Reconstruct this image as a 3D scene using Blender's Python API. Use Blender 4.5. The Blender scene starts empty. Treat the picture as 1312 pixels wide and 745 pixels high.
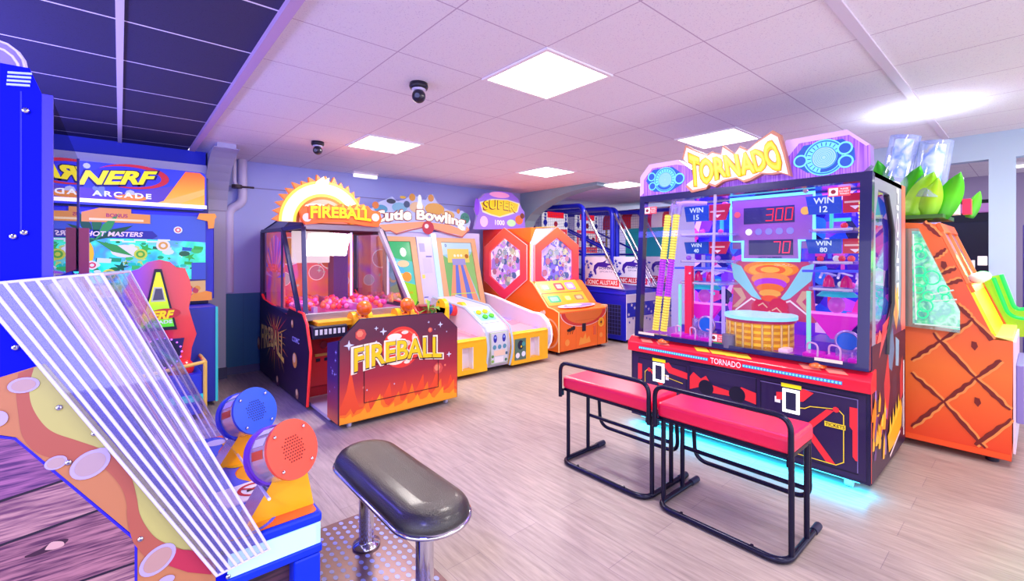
import bpy, bmesh, math, random
from mathutils import Vector, Matrix
random.seed(7)
scene = bpy.context.scene
COL = scene.collection
PI = math.pi

# ---------------------------------------------------------------- camera model (16 mm lens on full frame, level, shifted)
FPX = 583.0; HOR = 327.0; YAW = math.radians(40.76); EYE = 1.45
FX, FY = math.sin(YAW), math.cos(YAW)
RX, RY = math.cos(YAW), -math.sin(YAW)
def at(px, py, x=None, y=None, z=None):
    """point of the real plane x=.., y=.. or z=.. seen at a photograph pixel (used to survey the room)"""
    u = (px - 656) / FPX; v = (HOR - py) / FPX
    d = (FX + u * RX, FY + u * RY, v)
    t = (z - EYE) / d[2] if z is not None else (x / d[0] if x is not None else y / d[1])
    return Vector((d[0] * t, d[1] * t, EYE + d[2] * t))

# ---------------------------------------------------------------- materials
def lin(h):
    h = h.lstrip('#')
    c = [int(h[i:i + 2], 16) / 255 for i in (0, 2, 4)]
    return tuple((x / 12.92 if x <= .04045 else ((x + .055) / 1.055) ** 2.4) for x in c) + (1.0,)
MATS = {}
GLOW = .5        # brightness of all lit prints, tubes and panels at the chosen exposure
def new_mat(name):
    m = bpy.data.materials.new(name); m.use_nodes = True
    nt = m.node_tree
    return m, nt, nt.nodes['Principled BSDF']
def M(color, rough=.45, metal=0.0, emit=0.0, ecol=None, coat=0.0, spec=.5, name=None, alpha=1.0, trans=0.0, ior=1.45):
    key = (color, rough, metal, emit, ecol, coat, spec, alpha, trans)
    if key in MATS: return MATS[key]
    m, nt, b = new_mat(name or 'paint')
    lc = lin(color); kb = .35 if emit > .35 else 1.0        # lit plastic: mostly its own light
    b.inputs['Base Color'].default_value = (lc[0] * kb, lc[1] * kb, lc[2] * kb, 1)
    b.inputs['Roughness'].default_value = rough
    b.inputs['Metallic'].default_value = metal
    b.inputs['Coat Weight'].default_value = coat
    b.inputs['Specular IOR Level'].default_value = spec
    b.inputs['IOR'].default_value = ior
    b.inputs['Transmission Weight'].default_value = trans
    b.inputs['Alpha'].default_value = alpha
    if emit:
        b.inputs['Emission Color'].default_value = lin(ecol or color)
        b.inputs['Emission Strength'].default_value = emit * GLOW
    MATS[key] = m
    return m
def nodes(nt, t, **kw):
    n = nt.nodes.new(t)
    for k, v in kw.items(): setattr(n, k, v)
    return n
def noise_mat(name, c1, c2, scale=5, stretch=(1, 1, 1), rough=.5, detail=4, lo=.35, hi=.65, bump=0, metal=0, emit=0, coat=0):
    m, nt, b = new_mat(name)
    tc = nodes(nt, 'ShaderNodeTexCoord'); mp = nodes(nt, 'ShaderNodeMapping'); mp.inputs['Scale'].default_value = stretch
    nz = nodes(nt, 'ShaderNodeTexNoise'); nz.inputs['Scale'].default_value = scale; nz.inputs['Detail'].default_value = detail
    cr = nodes(nt, 'ShaderNodeValToRGB')
    cr.color_ramp.elements[0].position = lo; cr.color_ramp.elements[0].color = lin(c1)
    cr.color_ramp.elements[1].position = hi; cr.color_ramp.elements[1].color = lin(c2)
    L = nt.links.new
    L(tc.outputs['Object'], mp.inputs['Vector']); L(mp.outputs['Vector'], nz.inputs['Vector']); L(nz.outputs['Fac'], cr.inputs['Fac'])
    L(cr.outputs['Color'], b.inputs['Base Color'])
    b.inputs['Roughness'].default_value = rough; b.inputs['Metallic'].default_value = metal; b.inputs['Coat Weight'].default_value = coat
    if emit:
        L(cr.outputs['Color'], b.inputs['Emission Color']); b.inputs['Emission Strength'].default_value = emit * GLOW
    if bump:
        bp = nodes(nt, 'ShaderNodeBump'); bp.inputs['Strength'].default_value = bump; bp.inputs['Distance'].default_value = .01
        L(nz.outputs['Fac'], bp.inputs['Height']); L(bp.outputs['Normal'], b.inputs['Normal'])
    return m
def ramp_mat(name, axis, p0, p1, stops, rough=.4, emit=0, coat=0, metal=0):
    """printed colour blend along an object axis between two coordinates"""
    m, nt, b = new_mat(name); L = nt.links.new
    tc = nodes(nt, 'ShaderNodeTexCoord'); sp = nodes(nt, 'ShaderNodeSeparateXYZ'); mr = nodes(nt, 'ShaderNodeMapRange')
    mr.inputs[1].default_value = p0; mr.inputs[2].default_value = p1
    cr = nodes(nt, 'ShaderNodeValToRGB')
    el = cr.color_ramp.elements
    while len(el) < len(stops): el.new(.5)
    for e, (p, c) in zip(el, stops): e.position = p; e.color = lin(c)
    L(tc.outputs['Object'], sp.inputs[0]); L(sp.outputs['xyz'.index(axis)], mr.inputs[0]); L(mr.outputs[0], cr.inputs['Fac'])
    L(cr.outputs['Color'], b.inputs['Base Color'])
    b.inputs['Roughness'].default_value = rough; b.inputs['Coat Weight'].default_value = coat; b.inputs['Metallic'].default_value = metal
    if emit:
        L(cr.outputs['Color'], b.inputs['Emission Color']); b.inputs['Emission Strength'].default_value = emit * GLOW
    return m
def cells_mat(name, cols, scale=8, stretch=(1, 1, 1), rough=.3, emit=0, detail=0, noise=False):
    """busy printed / screen picture: voronoi cells coloured from a palette"""
    m, nt, b = new_mat(name); L = nt.links.new
    tc = nodes(nt, 'ShaderNodeTexCoord'); mp = nodes(nt, 'ShaderNodeMapping'); mp.inputs['Scale'].default_value = stretch
    L(tc.outputs['Object'], mp.inputs['Vector'])
    if noise:
        vz = nodes(nt, 'ShaderNodeTexNoise'); vz.inputs['Scale'].default_value = scale; vz.inputs['Detail'].default_value = 3
        out = vz.outputs['Fac']
    else:
        vz = nodes(nt, 'ShaderNodeTexVoronoi'); vz.inputs['Scale'].default_value = scale
        sx = nodes(nt, 'ShaderNodeSeparateXYZ'); L(vz.outputs['Color'], sx.inputs[0]); out = sx.outputs[0]
    L(mp.outputs['Vector'], vz.inputs['Vector'])
    cr = nodes(nt, 'ShaderNodeValToRGB'); cr.color_ramp.interpolation = 'LINEAR' if noise else 'CONSTANT'
    el = cr.color_ramp.elements
    while len(el) < len(cols): el.new(.5)
    n = len(cols)
    for i, (e, c) in enumerate(zip(el, cols)):
        e.position = (.25 + .5 * i / (n - 1)) if noise else i / n; e.color = lin(c)
    L(out, cr.inputs['Fac']); L(cr.outputs['Color'], b.inputs['Base Color'])
    b.inputs['Roughness'].default_value = rough
    if emit:
        L(cr.outputs['Color'], b.inputs['Emission Color']); b.inputs['Emission Strength'].default_value = emit * GLOW
    return m
def clear_mat(name, tint='#ffffff', gloss=.12, rough=.02, body=0.0, bodycol='#ffffff'):
    """thin clear acrylic / glass sheet: mostly see-through, a little mirror and (body) a little milky"""
    m = bpy.data.materials.new(name); m.use_nodes = True; nt = m.node_tree; L = nt.links.new
    nt.nodes.remove(nt.nodes['Principled BSDF']); out = nt.nodes['Material Output']
    tr = nodes(nt, 'ShaderNodeBsdfTransparent'); tr.inputs['Color'].default_value = lin(tint)
    gl = nodes(nt, 'ShaderNodeBsdfGlossy'); gl.inputs['Roughness'].default_value = rough
    fr = nodes(nt, 'ShaderNodeFresnel'); fr.inputs['IOR'].default_value = 1.3
    ma = nodes(nt, 'ShaderNodeMath', operation='MULTIPLY_ADD'); ma.inputs[1].default_value = .6; ma.inputs[2].default_value = gloss
    ma.use_clamp = True
    mx = nodes(nt, 'ShaderNodeMixShader')
    L(fr.outputs[0], ma.inputs[0]); L(ma.outputs[0], mx.inputs[0]); L(tr.outputs[0], mx.inputs[1]); L(gl.outputs[0], mx.inputs[2])
    last = mx
    if body:
        df = nodes(nt, 'ShaderNodeBsdfDiffuse'); df.inputs['Color'].default_value = lin(bodycol)
        m2 = nodes(nt, 'ShaderNodeMixShader'); m2.inputs[0].default_value = body
        L(mx.outputs[0], m2.inputs[1]); L(df.outputs[0], m2.inputs[2]); last = m2
    L(last.outputs[0], out.inputs['Surface'])
    return m

# ---------------------------------------------------------------- objects
ORG = {}
def things_props(o, label=None, cat=None, group=None, kind=None):
    if label: o['label'] = label
    if cat: o['category'] = cat
    if group: o['group'] = group
    if kind: o['kind'] = kind
def thing(name, loc, label, cat, group=None):
    o = bpy.data.objects.new(name, None); COL.objects.link(o); o.location = loc; o.empty_display_size = .1
    things_props(o, label, cat, group); ORG[o.name] = Vector(loc)
    return o
def copy_tree(o, parent=None):
    c = o.copy(); COL.objects.link(c)
    if parent is not None: c.parent = parent
    for ch in [k for k in KIDS.get(o.name, [])]:
        KIDS.setdefault(c.name, []).append(copy_tree(ch, c))
    return c
KIDS = {}

class Fr:
    """a flat frame: origin, u (right), v (up), n (towards the viewer)"""
    def __init__(s, o, u, v):
        s.o = Vector(o); s.u = Vector(u).normalized(); s.v = Vector(v).normalized(); s.n = s.u.cross(s.v).normalized()
    def p(s, u, v, w=0.0): return s.o + s.u * u + s.v * v + s.n * w

class MB:
    def __init__(s): s.V = []; s.F = []; s.I = []; s.S = []; s.mats = []; s.k = 0
    def mi(s, m):
        if m not in s.mats: s.mats.append(m)
        return s.mats.index(m)
    def add(s, vs, fs, m, smooth=False):
        b = len(s.V); i = s.mi(m); s.V += [Vector(v) for v in vs]
        for f in fs: s.F.append([b + k for k in f]); s.I.append(i); s.S.append(smooth)
        return s
    def poly(s, pts, m): return s.add(pts, [list(range(len(pts)))], m)
    def box(s, x0, x1, y0, y1, z0, z1, m):
        x0, x1 = min(x0, x1), max(x0, x1); y0, y1 = min(y0, y1), max(y0, y1); z0, z1 = min(z0, z1), max(z0, z1)
        v = [(x0, y0, z0), (x1, y0, z0), (x1, y1, z0), (x0, y1, z0), (x0, y0, z1), (x1, y0, z1), (x1, y1, z1), (x0, y1, z1)]
        return s.add(v, [(0, 3, 2, 1), (4, 5, 6, 7), (0, 1, 5, 4), (1, 2, 6, 5), (2, 3, 7, 6), (3, 0, 4, 7)], m)
    def hexa(s, p, m):
        """eight corners: bottom ring 0-3 ccw from above, top ring 4-7"""
        return s.add(p, [(0, 3, 2, 1), (4, 5, 6, 7), (0, 1, 5, 4), (1, 2, 6, 5), (2, 3, 7, 6), (3, 0, 4, 7)], m)
    def prism(s, pts, axis, a, b, m, cap=None):
        """polygon extruded along a world axis; pts are the other two coordinates in xyz order"""
        def P(q, w):
            return (w, q[0], q[1]) if axis == 'x' else ((q[0], w, q[1]) if axis == 'y' else (q[0], q[1], w))
        n = len(pts); A = [P(q, a) for q in pts]; B = [P(q, b) for q in pts]
        s.add(A + B, [(i, (i + 1) % n, n + (i + 1) % n, n + i) for i in range(n)], m)
        s.add(A, [list(range(n))[::-1]], cap or m); s.add(B, [list(range(n))], cap or m)
        return s
    def slab(s, fr, pts, w0, w1, m, cap=None):
        """polygon on a frame extruded between two heights along its normal"""
        n = len(pts); A = [fr.p(u, v, w0) for u, v in pts]; B = [fr.p(u, v, w1) for u, v in pts]
        s.add(A + B, [(i, (i + 1) % n, n + (i + 1) % n, n + i) for i in range(n)], m)
        s.add(A, [list(range(n))[::-1]], m); s.add(B, [list(range(n))], cap or m)
        return s
    def ring(s, fr, outer, inner, w0, w1, m):
        """flat frame between two outlines with the same number of points"""
        n = len(outer)
        for w, rev in ((w1, False), (w0, True)):
            P = [fr.p(u, v, w) for u, v in outer] + [fr.p(u, v, w) for u, v in inner]
            s.add(P, [((i, (i + 1) % n, n + (i + 1) % n, n + i) if not rev else (n + i, n + (i + 1) % n, (i + 1) % n, i)) for i in range(n)], m)
        for pts in (outer, inner):
            P = [fr.p(u, v, w0) for u, v in pts] + [fr.p(u, v, w1) for u, v in pts]
            s.add(P, [(i, (i + 1) % n, n + (i + 1) % n, n + i) for i in range(n)], m)
        return s
    def lift(s, w):
        s.k += 1; return w + 2.5e-5 * s.k            # every print layer lies a hair above the one before
    def art(s, fr, pts, m, w=.002):
        w = s.lift(w); return s.poly([fr.p(u, v, w) for u, v in pts], m)
    def dot(s, fr, u, v, r, m, w=.002, n=20, ry=None):
        ry = ry or r
        return s.art(fr, [(u + r * math.cos(2 * PI * k / n), v + ry * math.sin(2 * PI * k / n)) for k in range(n)], m, w)
    def hoop(s, fr, u, v, r0, r1, m, w=.002, n=28, ry=1.0, a0=0, a1=2 * PI):
        P = []; w = s.lift(w)
        for k in range(n + 1):
            a = a0 + (a1 - a0) * k / n
            P.append(fr.p(u + r0 * math.cos(a), v + ry * r0 * math.sin(a), w)); P.append(fr.p(u + r1 * math.cos(a), v + ry * r1 * math.sin(a), w))
        return s.add(P, [(2 * k, 2 * k + 1, 2 * k + 3, 2 * k + 2) for k in range(n)], m)
    def star(s, fr, u, v, r, m, w=.002, k=4, inner=.3, rot=PI / 2):
        return s.art(fr, [(u + (r if i % 2 == 0 else r * inner) * math.cos(rot + PI * i / k), v + (r if i % 2 == 0 else r * inner) * math.sin(rot + PI * i / k)) for i in range(2 * k)], m, w)
    def line(s, fr, pts, wd, m, w=.002):
        """a painted line of width wd through points"""
        for (a, b) in zip(pts, pts[1:]):
            d = Vector((b[0] - a[0], b[1] - a[1])); L = d.length
            if L < 1e-6: continue
            d /= L; n = Vector((-d.y, d.x)) * wd / 2; e = d * wd / 2
            s.art(fr, [(a[0] - n.x - e.x, a[1] - n.y - e.y), (b[0] - n.x + e.x, b[1] - n.y + e.y), (b[0] + n.x + e.x, b[1] + n.y + e.y), (a[0] + n.x - e.x, a[1] + n.y - e.y)], m, w)
        return s
    def tube(s, path, r, m, n=10, closed=False, cap=True):
        path = [Vector(p) for p in path]; N = len(path); rings = []
        up = Vector((0, 0, 1)); prev = None
        for i, p in enumerate(path):
            if closed: t = (path[(i + 1) % N] - path[i - 1]).normalized()
            else: t = ((path[min(i + 1, N - 1)] - p).normalized() + (p - path[max(i - 1, 0)]).normalized()).normalized()
            if prev is None:
                a = t.cross(up)
                if a.length < 1e-3: a = t.cross(Vector((1, 0, 0)))
            else:
                a = prev - t * prev.dot(t)
                if a.length < 1e-4: a = t.cross(up)
            a.normalize(); prev = a; b = t.cross(a)
            rr = r[i] if isinstance(r, (list, tuple)) else r
            rings.append([p + (a * math.cos(2 * PI * k / n) + b * math.sin(2 * PI * k / n)) * rr for k in range(n)])
        V = [v for R_ in rings for v in R_]; F = []
        for i in range(N if closed else N - 1):
            j = (i + 1) % N
            for k in range(n): F.append((i * n + k, i * n + (k + 1) % n, j * n + (k + 1) % n, j * n + k))
        s.add(V, F, m, True)
        if not closed and cap:
            s.add(rings[0], [list(range(n))[::-1]], m); s.add(rings[-1], [list(range(n))], m)
        return s
    def cyl(s, p0, p1, r, m, r1=None, n=24, cap=None):
        p0 = Vector(p0); p1 = Vector(p1); t = (p1 - p0).normalized()
        a = t.cross(Vector((0, 0, 1)))
        if a.length < 1e-3: a = Vector((1, 0, 0))
        a.normalize(); b = t.cross(a); r1 = r if r1 is None else r1
        A = [p0 + (a * math.cos(2 * PI * k / n) + b * math.sin(2 * PI * k / n)) * r for k in range(n)]
        B = [p1 + (a * math.cos(2 * PI * k / n) + b * math.sin(2 * PI * k / n)) * r1 for k in range(n)]
        s.add(A + B, [(k, (k + 1) % n, n + (k + 1) % n, n + k) for k in range(n)], m, True)
        s.add(A, [list(range(n))[::-1]], cap or m); s.add(B, [list(range(n))], cap or m)
        return s
    def ball(s, c, r, m, sc=(1, 1, 1), nu=20, nv=12, v0=0.0, v1=PI):
        c = Vector(c); V = []
        for j in range(nv + 1):
            a = v0 + (v1 - v0) * j / nv
            for i in range(nu):
                b = 2 * PI * i / nu
                V.append(c + Vector((r * sc[0] * math.sin(a) * math.cos(b), r * sc[1] * math.sin(a) * math.sin(b), r * sc[2] * math.cos(a))))
        F = [(j * nu + i, (j + 1) * nu + i, (j + 1) * nu + (i + 1) % nu, j * nu + (i + 1) % nu) for j in range(nv) for i in range(nu)]
        return s.add(V, F, m, True)
    def lathe(s, prof, c, m, n=28, sx=1, sy=1):
        c = Vector(c); N = len(prof)
        V = [c + Vector((r * sx * math.cos(2 * PI * i / n), r * sy * math.sin(2 * PI * i / n), z)) for r, z in prof for i in range(n)]
        F = [(j * n + i, j * n + (i + 1) % n, (j + 1) * n + (i + 1) % n, (j + 1) * n + i) for j in range(N - 1) for i in range(n)]
        return s.add(V, F, m, True)
    def text(s, fr, txt, u, v, h, m, w=.003, ext=0.0, bold=0.0, shear=0.0, width=None, align='CENTER', warp=None, spacing=1.0, side=None):
        """lettering on a frame: (u,v) centre of the line, h cap height, optional width to fit"""
        vs, fs = glyphs(txt, bold, shear, spacing)
        xs = [p[0] for p in vs]; ys = [p[1] for p in vs]
        cx, cy = (min(xs) + max(xs)) / 2, (min(ys) + max(ys)) / 2
        ky = h / (max(ys) - min(ys)); kx = (width / (max(xs) - min(xs))) if width else ky
        x_off = {'CENTER': cx, 'LEFT': min(xs), 'RIGHT': max(xs)}[align]
        P = []
        for x, y in vs:
            a, b = (x - x_off) * kx, (y - cy) * ky
            if warp: a, b = warp(a, b)
            P.append((u + a, v + b))
        w = s.lift(w)
        top = [fr.p(a, b, w + ext) for a, b in P]
        s.add(top, fs, m)
        if ext:
            bot = [fr.p(a, b, w) for a, b in P]; ed = {}
            for f in fs:
                for i in range(len(f)):
                    e = (f[i], f[(i + 1) % len(f)])
                    if (e[1], e[0]) in ed: del ed[(e[1], e[0])]
                    else: ed[e] = 1
            n = len(P)
            s.add(bot + top, [(a, b, n + b, n + a) for a, b in ed], side or m)
        return s
    def onto(s, o, o0):
        """print the shapes onto an existing part (surface pattern stays in its part's mesh)"""
        me = o.data; nv = len(me.vertices)
        V = [tuple(v.co) for v in me.vertices] + [tuple(v - o0) for v in s.V]
        F = [list(p.vertices) for p in me.polygons] + [[i + nv for i in f] for f in s.F]
        I = [p.material_index for p in me.polygons]; S = [p.use_smooth for p in me.polygons] + s.S
        mats = list(me.materials)
        for m in s.mats:
            if m not in mats: mats.append(m)
        I += [mats.index(s.mats[i]) for i in s.I]
        m2 = bpy.data.meshes.new(me.name); m2.from_pydata(V, [], F)
        for m in mats: m2.materials.append(m)
        m2.polygons.foreach_set('material_index', I); m2.polygons.foreach_set('use_smooth', S); m2.update()
        o.data = m2; bpy.data.meshes.remove(me)
        return o
    def build(s, name, parent=None, bevel=0, seg=2, label=None, smooth_angle=None, org=None):
        o0 = ORG[parent.name] if parent is not None else Vector(org or (0, 0, 0))
        if name in PRINTS and parent is not None and parent.type == 'MESH':
            return s.onto(parent, o0)
        me = bpy.data.meshes.new(name)
        me.from_pydata([tuple(v - o0) for v in s.V], [], s.F)
        for m in s.mats: me.materials.append(m)
        me.polygons.foreach_set('material_index', s.I); me.polygons.foreach_set('use_smooth', s.S)
        me.update()
        o = bpy.data.objects.new(name, me); COL.objects.link(o)
        if parent is not None:
            o.parent = parent; KIDS.setdefault(parent.name, []).append(o); ORG[o.name] = o0
        else:
            o.location = o0; ORG[o.name] = o0
        if label: o['label'] = label
        if bevel:
            md = o.modifiers.new('bevel', 'BEVEL'); md.width = bevel; md.segments = seg; md.limit_method = 'ANGLE'; md.angle_limit = math.radians(40)
        return o

PRINTS = {'artwork', 'skin_print', 'emblems', 'lip_artwork', 'side_artwork', 'panel_artwork', 'front_artwork', 'button_artwork', 'whirl_artwork', 'printed_top', 'seam', 'flame_glow', 'rim_marking', 'arrow', 'digits', 'window_print', 'grip_pattern'}
GL = {}
def glyphs(txt, bold, shear, spacing=1.0):
    k = (txt, bold, shear, spacing)
    if k in GL: return GL[k]
    cu = bpy.data.curves.new('lettering', 'FONT'); cu.body = txt; cu.offset = bold; cu.shear = shear; cu.space_character = spacing
    cu.resolution_u = 3
    ob = bpy.data.objects.new('lettering', cu); COL.objects.link(ob)
    dg = bpy.context.evaluated_depsgraph_get(); ev = ob.evaluated_get(dg); me = ev.to_mesh()
    bm = bmesh.new(); bm.from_mesh(me); bmesh.ops.remove_doubles(bm, verts=bm.verts, dist=1e-5)
    bm.verts.ensure_lookup_table(); bm.verts.index_update()
    vs = [(v.co.x, v.co.y) for v in bm.verts]
    fs = []
    for f in bm.faces:
        idx = [v.index for v in f.verts]
        ar = sum(vs[idx[i]][0] * vs[idx[(i + 1) % len(idx)]][1] - vs[idx[(i + 1) % len(idx)]][0] * vs[idx[i]][1] for i in range(len(idx)))
        fs.append(idx if ar > 0 else idx[::-1])
    bm.free(); ev.to_mesh_clear()
    bpy.data.objects.remove(ob); bpy.data.curves.remove(cu)
    GL[k] = (vs, fs)
    return GL[k]
def struct(name, mb, **kw):
    o = mb.build(name, **kw); o['kind'] = 'structure'; return o
def rounded(u0, u1, v0, v1, r, n=5):
    P = []
    for cx, cy, a in ((u1 - r, v1 - r, 0), (u0 + r, v1 - r, PI / 2), (u0 + r, v0 + r, PI), (u1 - r, v0 + r, 1.5 * PI)):
        for k in range(n + 1):
            t = a + PI / 2 * k / n; P.append((cx + r * math.cos(t), cy + r * math.sin(t)))
    return P
def bend(pts, r=.05, n=6):
    """round the inner corners of a polyline"""
    pts = [Vector(p) for p in pts]; out = [pts[0]]
    for a, b, c in zip(pts, pts[1:], pts[2:]):
        d0 = (a - b); d1 = (c - b); k = min(r, d0.length * .49, d1.length * .49)
        p0 = b + d0.normalized() * k; p1 = b + d1.normalized() * k
        for i in range(n + 1):
            t = i / n; out.append(p0 * (1 - t) ** 2 + b * 2 * t * (1 - t) + p1 * t * t)
    out.append(pts[-1]); return out
# ---------------------------------------------------------------- shared materials
WHITE = M('#f4f2f6', .4); BLACK = M('#0b0a10', .35); CHROME = M('#d8d8e0', .12, 1.0); DARK = M('#1b1830', .4)
YEL = M('#ffd61a', .4); RED = M('#e8202e', .35)
# ================================================================ camera, world
cam = bpy.data.cameras.new('camera'); cam.sensor_width = 36; cam.sensor_fit = 'HORIZONTAL'; cam.lens = FPX / 1312 * 36
cam.shift_y = -(372.5 - HOR) / 1312; cam.clip_start = .02
co = bpy.data.objects.new('camera', cam); COL.objects.link(co); co.location = (0, 0, EYE); co.rotation_euler = (PI / 2, 0, -YAW)
scene.camera = co
w = bpy.data.worlds.new('world'); scene.world = w; w.use_nodes = True
w.node_tree.nodes['Background'].inputs[0].default_value = lin('#e4e2f6'); w.node_tree.nodes['Background'].inputs[1].default_value = 1.7
scene.view_settings.view_transform = 'Standard'; scene.view_settings.look = 'None'; scene.view_settings.gamma = 1; scene.view_settings.use_curve_mapping = False
scene.view_settings.exposure = 0.86
cy = scene.cycles; cy.max_bounces = 10; cy.transparent_max_bounces = 24; cy.diffuse_bounces = 6; cy.glossy_bounces = 4; cy.transmission_bounces = 8
cy.caustics_reflective = False; cy.caustics_refractive = False; cy.sample_clamp_indirect = 6
try: cy.use_denoising = True
except Exception: pass

CEIL = 2.61
# ---------------------------------------------------------------- floor: grey-oak planks running away from the camera
def floor_mat():
    m, nt, b = new_mat('grey_oak_planks'); L = nt.links.new
    tc = nodes(nt, 'ShaderNodeTexCoord'); mp = nodes(nt, 'ShaderNodeMapping'); mp.inputs['Rotation'].default_value = (0, 0, PI / 2)
    br = nodes(nt, 'ShaderNodeTexBrick'); br.offset = .37; br.inputs['Scale'].default_value = 1
    br.inputs['Brick Width'].default_value = 1.3; br.inputs['Row Height'].default_value = .19; br.inputs['Mortar Size'].default_value = .0012
    br.inputs['Color1'].default_value = lin('#b0a098'); br.inputs['Color2'].default_value = lin('#bdada4'); br.inputs['Mortar'].default_value = lin('#8d7d86')
    br.inputs['Bias'].default_value = 0
    m2 = nodes(nt, 'ShaderNodeMapping'); m2.inputs['Scale'].default_value = (14, 1.2, 1)
    nz = nodes(nt, 'ShaderNodeTexNoise'); nz.inputs['Scale'].default_value = 3; nz.inputs['Detail'].default_value = 7; nz.inputs['Roughness'].default_value = .65
    cr = nodes(nt, 'ShaderNodeValToRGB'); cr.color_ramp.elements[0].position = .3; cr.color_ramp.elements[0].color = (.62, .60, .61, 1)
    cr.color_ramp.elements[1].position = .7; cr.color_ramp.elements[1].color = (1.06, 1.04, 1.04, 1)
    mx = nodes(nt, 'ShaderNodeMix', data_type='RGBA', blend_type='MULTIPLY'); mx.inputs[0].default_value = 1.0
    L(tc.outputs['Object'], mp.inputs[0]); L(mp.outputs[0], br.inputs['Vector']); L(tc.outputs['Object'], m2.inputs[0]); L(m2.outputs[0], nz.inputs['Vector'])
    L(nz.outputs['Fac'], cr.inputs['Fac']); L(br.outputs['Color'], mx.inputs[6]); L(cr.outputs['Color'], mx.inputs[7]); L(mx.outputs[2], b.inputs['Base Color'])
    b.inputs['Roughness'].default_value = .38; b.inputs['Specular IOR Level'].default_value = .45
    bp = nodes(nt, 'ShaderNodeBump'); bp.inputs['Strength'].default_value = .12; bp.inputs['Distance'].default_value = .004
    L(nz.outputs['Fac'], bp.inputs['Height']); L(bp.outputs['Normal'], b.inputs['Normal'])
    return m
struct('floor', MB().box(-3, 12, -3.5, 8.2, -.1, 0, floor_mat()))
# ---------------------------------------------------------------- suspended ceilings
def ceil_mat(name, base, speck, gridc, ox, oy, lw, shine=.8, grid_metal=0.0):
    m, nt, b = new_mat(name); L = nt.links.new
    tc = nodes(nt, 'ShaderNodeTexCoord'); sp = nodes(nt, 'ShaderNodeSeparateXYZ'); L(tc.outputs['Object'], sp.inputs[0])
    def edge(o, off):
        a = nodes(nt, 'ShaderNodeMath', operation='ADD'); a.inputs[1].default_value = -off + 60.0; L(o, a.inputs[0])
        d = nodes(nt, 'ShaderNodeMath', operation='DIVIDE'); d.inputs[1].default_value = .6; L(a.outputs[0], d.inputs[0])
        f = nodes(nt, 'ShaderNodeMath', operation='FRACT'); L(d.outputs[0], f.inputs[0])
        p = nodes(nt, 'ShaderNodeMath', operation='PINGPONG'); p.inputs[1].default_value = .5; L(f.outputs[0], p.inputs[0])
        l = nodes(nt, 'ShaderNodeMath', operation='LESS_THAN'); l.inputs[1].default_value = lw / .6 / 2; L(p.outputs[0], l.inputs[0])
        return l.outputs[0]
    mxx = nodes(nt, 'ShaderNodeMath', operation='MAXIMUM'); L(edge(sp.outputs[0], ox), mxx.inputs[0]); L(edge(sp.outputs[1], oy), mxx.inputs[1])
    nz = nodes(nt, 'ShaderNodeTexNoise'); nz.inputs['Scale'].default_value = 130; nz.inputs['Detail'].default_value = 3
    cr = nodes(nt, 'ShaderNodeValToRGB'); cr.color_ramp.elements[0].position = .33; cr.color_ramp.elements[0].color = lin(speck)
    cr.color_ramp.elements[1].position = .40; cr.color_ramp.elements[1].color = lin(base)
    L(tc.outputs['Object'], nz.inputs['Vector']); L(nz.outputs['Fac'], cr.inputs['Fac'])
    mx = nodes(nt, 'ShaderNodeMix', data_type='RGBA'); L(mxx.outputs[0], mx.inputs[0]); L(cr.outputs['Color'], mx.inputs[6]); mx.inputs[7].default_value = lin(gridc)
    L(mx.outputs[2], b.inputs['Base Color']); b.inputs['Roughness'].default_value = shine
    return m
CM = ceil_mat('white_ceiling_tiles', '#eeebf4', '#d6cfe2', '#bfaec8', 1.8, 1.79, .007)
struct('ceiling', MB().box(.62, 12, -3.5, 8.2, CEIL, CEIL + .1, CM))
DM = ceil_mat('dark_ceiling_tiles', '#38345e', '#2e2a50', '#f4f0ff', 0, 2.96, .014, shine=.75)
struct('ceiling_dark', MB().box(-3, .57, -3.5, 8.2, CEIL, CEIL + .1, DM))
TW = M('#e9e2f4', .5)
struct('trim_1', MB().box(.57, .62, -3.5, 6.0, CEIL - .035, CEIL + .1, M('#c9a8d8', .5)))     # edge strip between the two ceilings
struct('trim_2', MB().box(-.016, .016, -3.5, 6.2, CEIL - .012, CEIL + .02, TW))                 # wide tee of the dark ceiling
struct('trim_3', MB().box(.62, 6.2, .585, .635, CEIL - .012, CEIL + .02, M('#ddd3e4', .5)))     # wide tee of the white ceiling
# ---------------------------------------------------------------- walls
WB = M('#acb6ee', .6); TEAL = M('#2f6f9c', .55); WT = M('#8fb0bd', .6); PALE = M('#b9d0e8', .6)
BACK = 6.40
wb = MB()
wb.box(-3, 5.84, BACK, BACK + .12, .98, CEIL, WB); wb.box(-3, 5.84, BACK, BACK + .12, 0, .98, TEAL)
for z in (2.28,): wb.box(-3, 5.84, BACK - .004, BACK, z, z + .012, M('#8c89ba', .6))
for k in range(24): wb.box(.9 + .25 * k, .905 + .25 * k, BACK - .002, BACK, .1, .98, M('#285f88', .6))
struct('wall_back', wb)
struct('wall_alcove', MB().box(5.84, 12, 7.9, 8.02, 0, CEIL, M('#b6a9c9', .6)).box(5.80, 5.92, BACK + .12, 7.9, 0, CEIL, WT))
struct('baseboard_back', MB().box(.9, 5.84, BACK - .015, BACK, 0, .09, M('#5a5a86', .5)))
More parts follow.
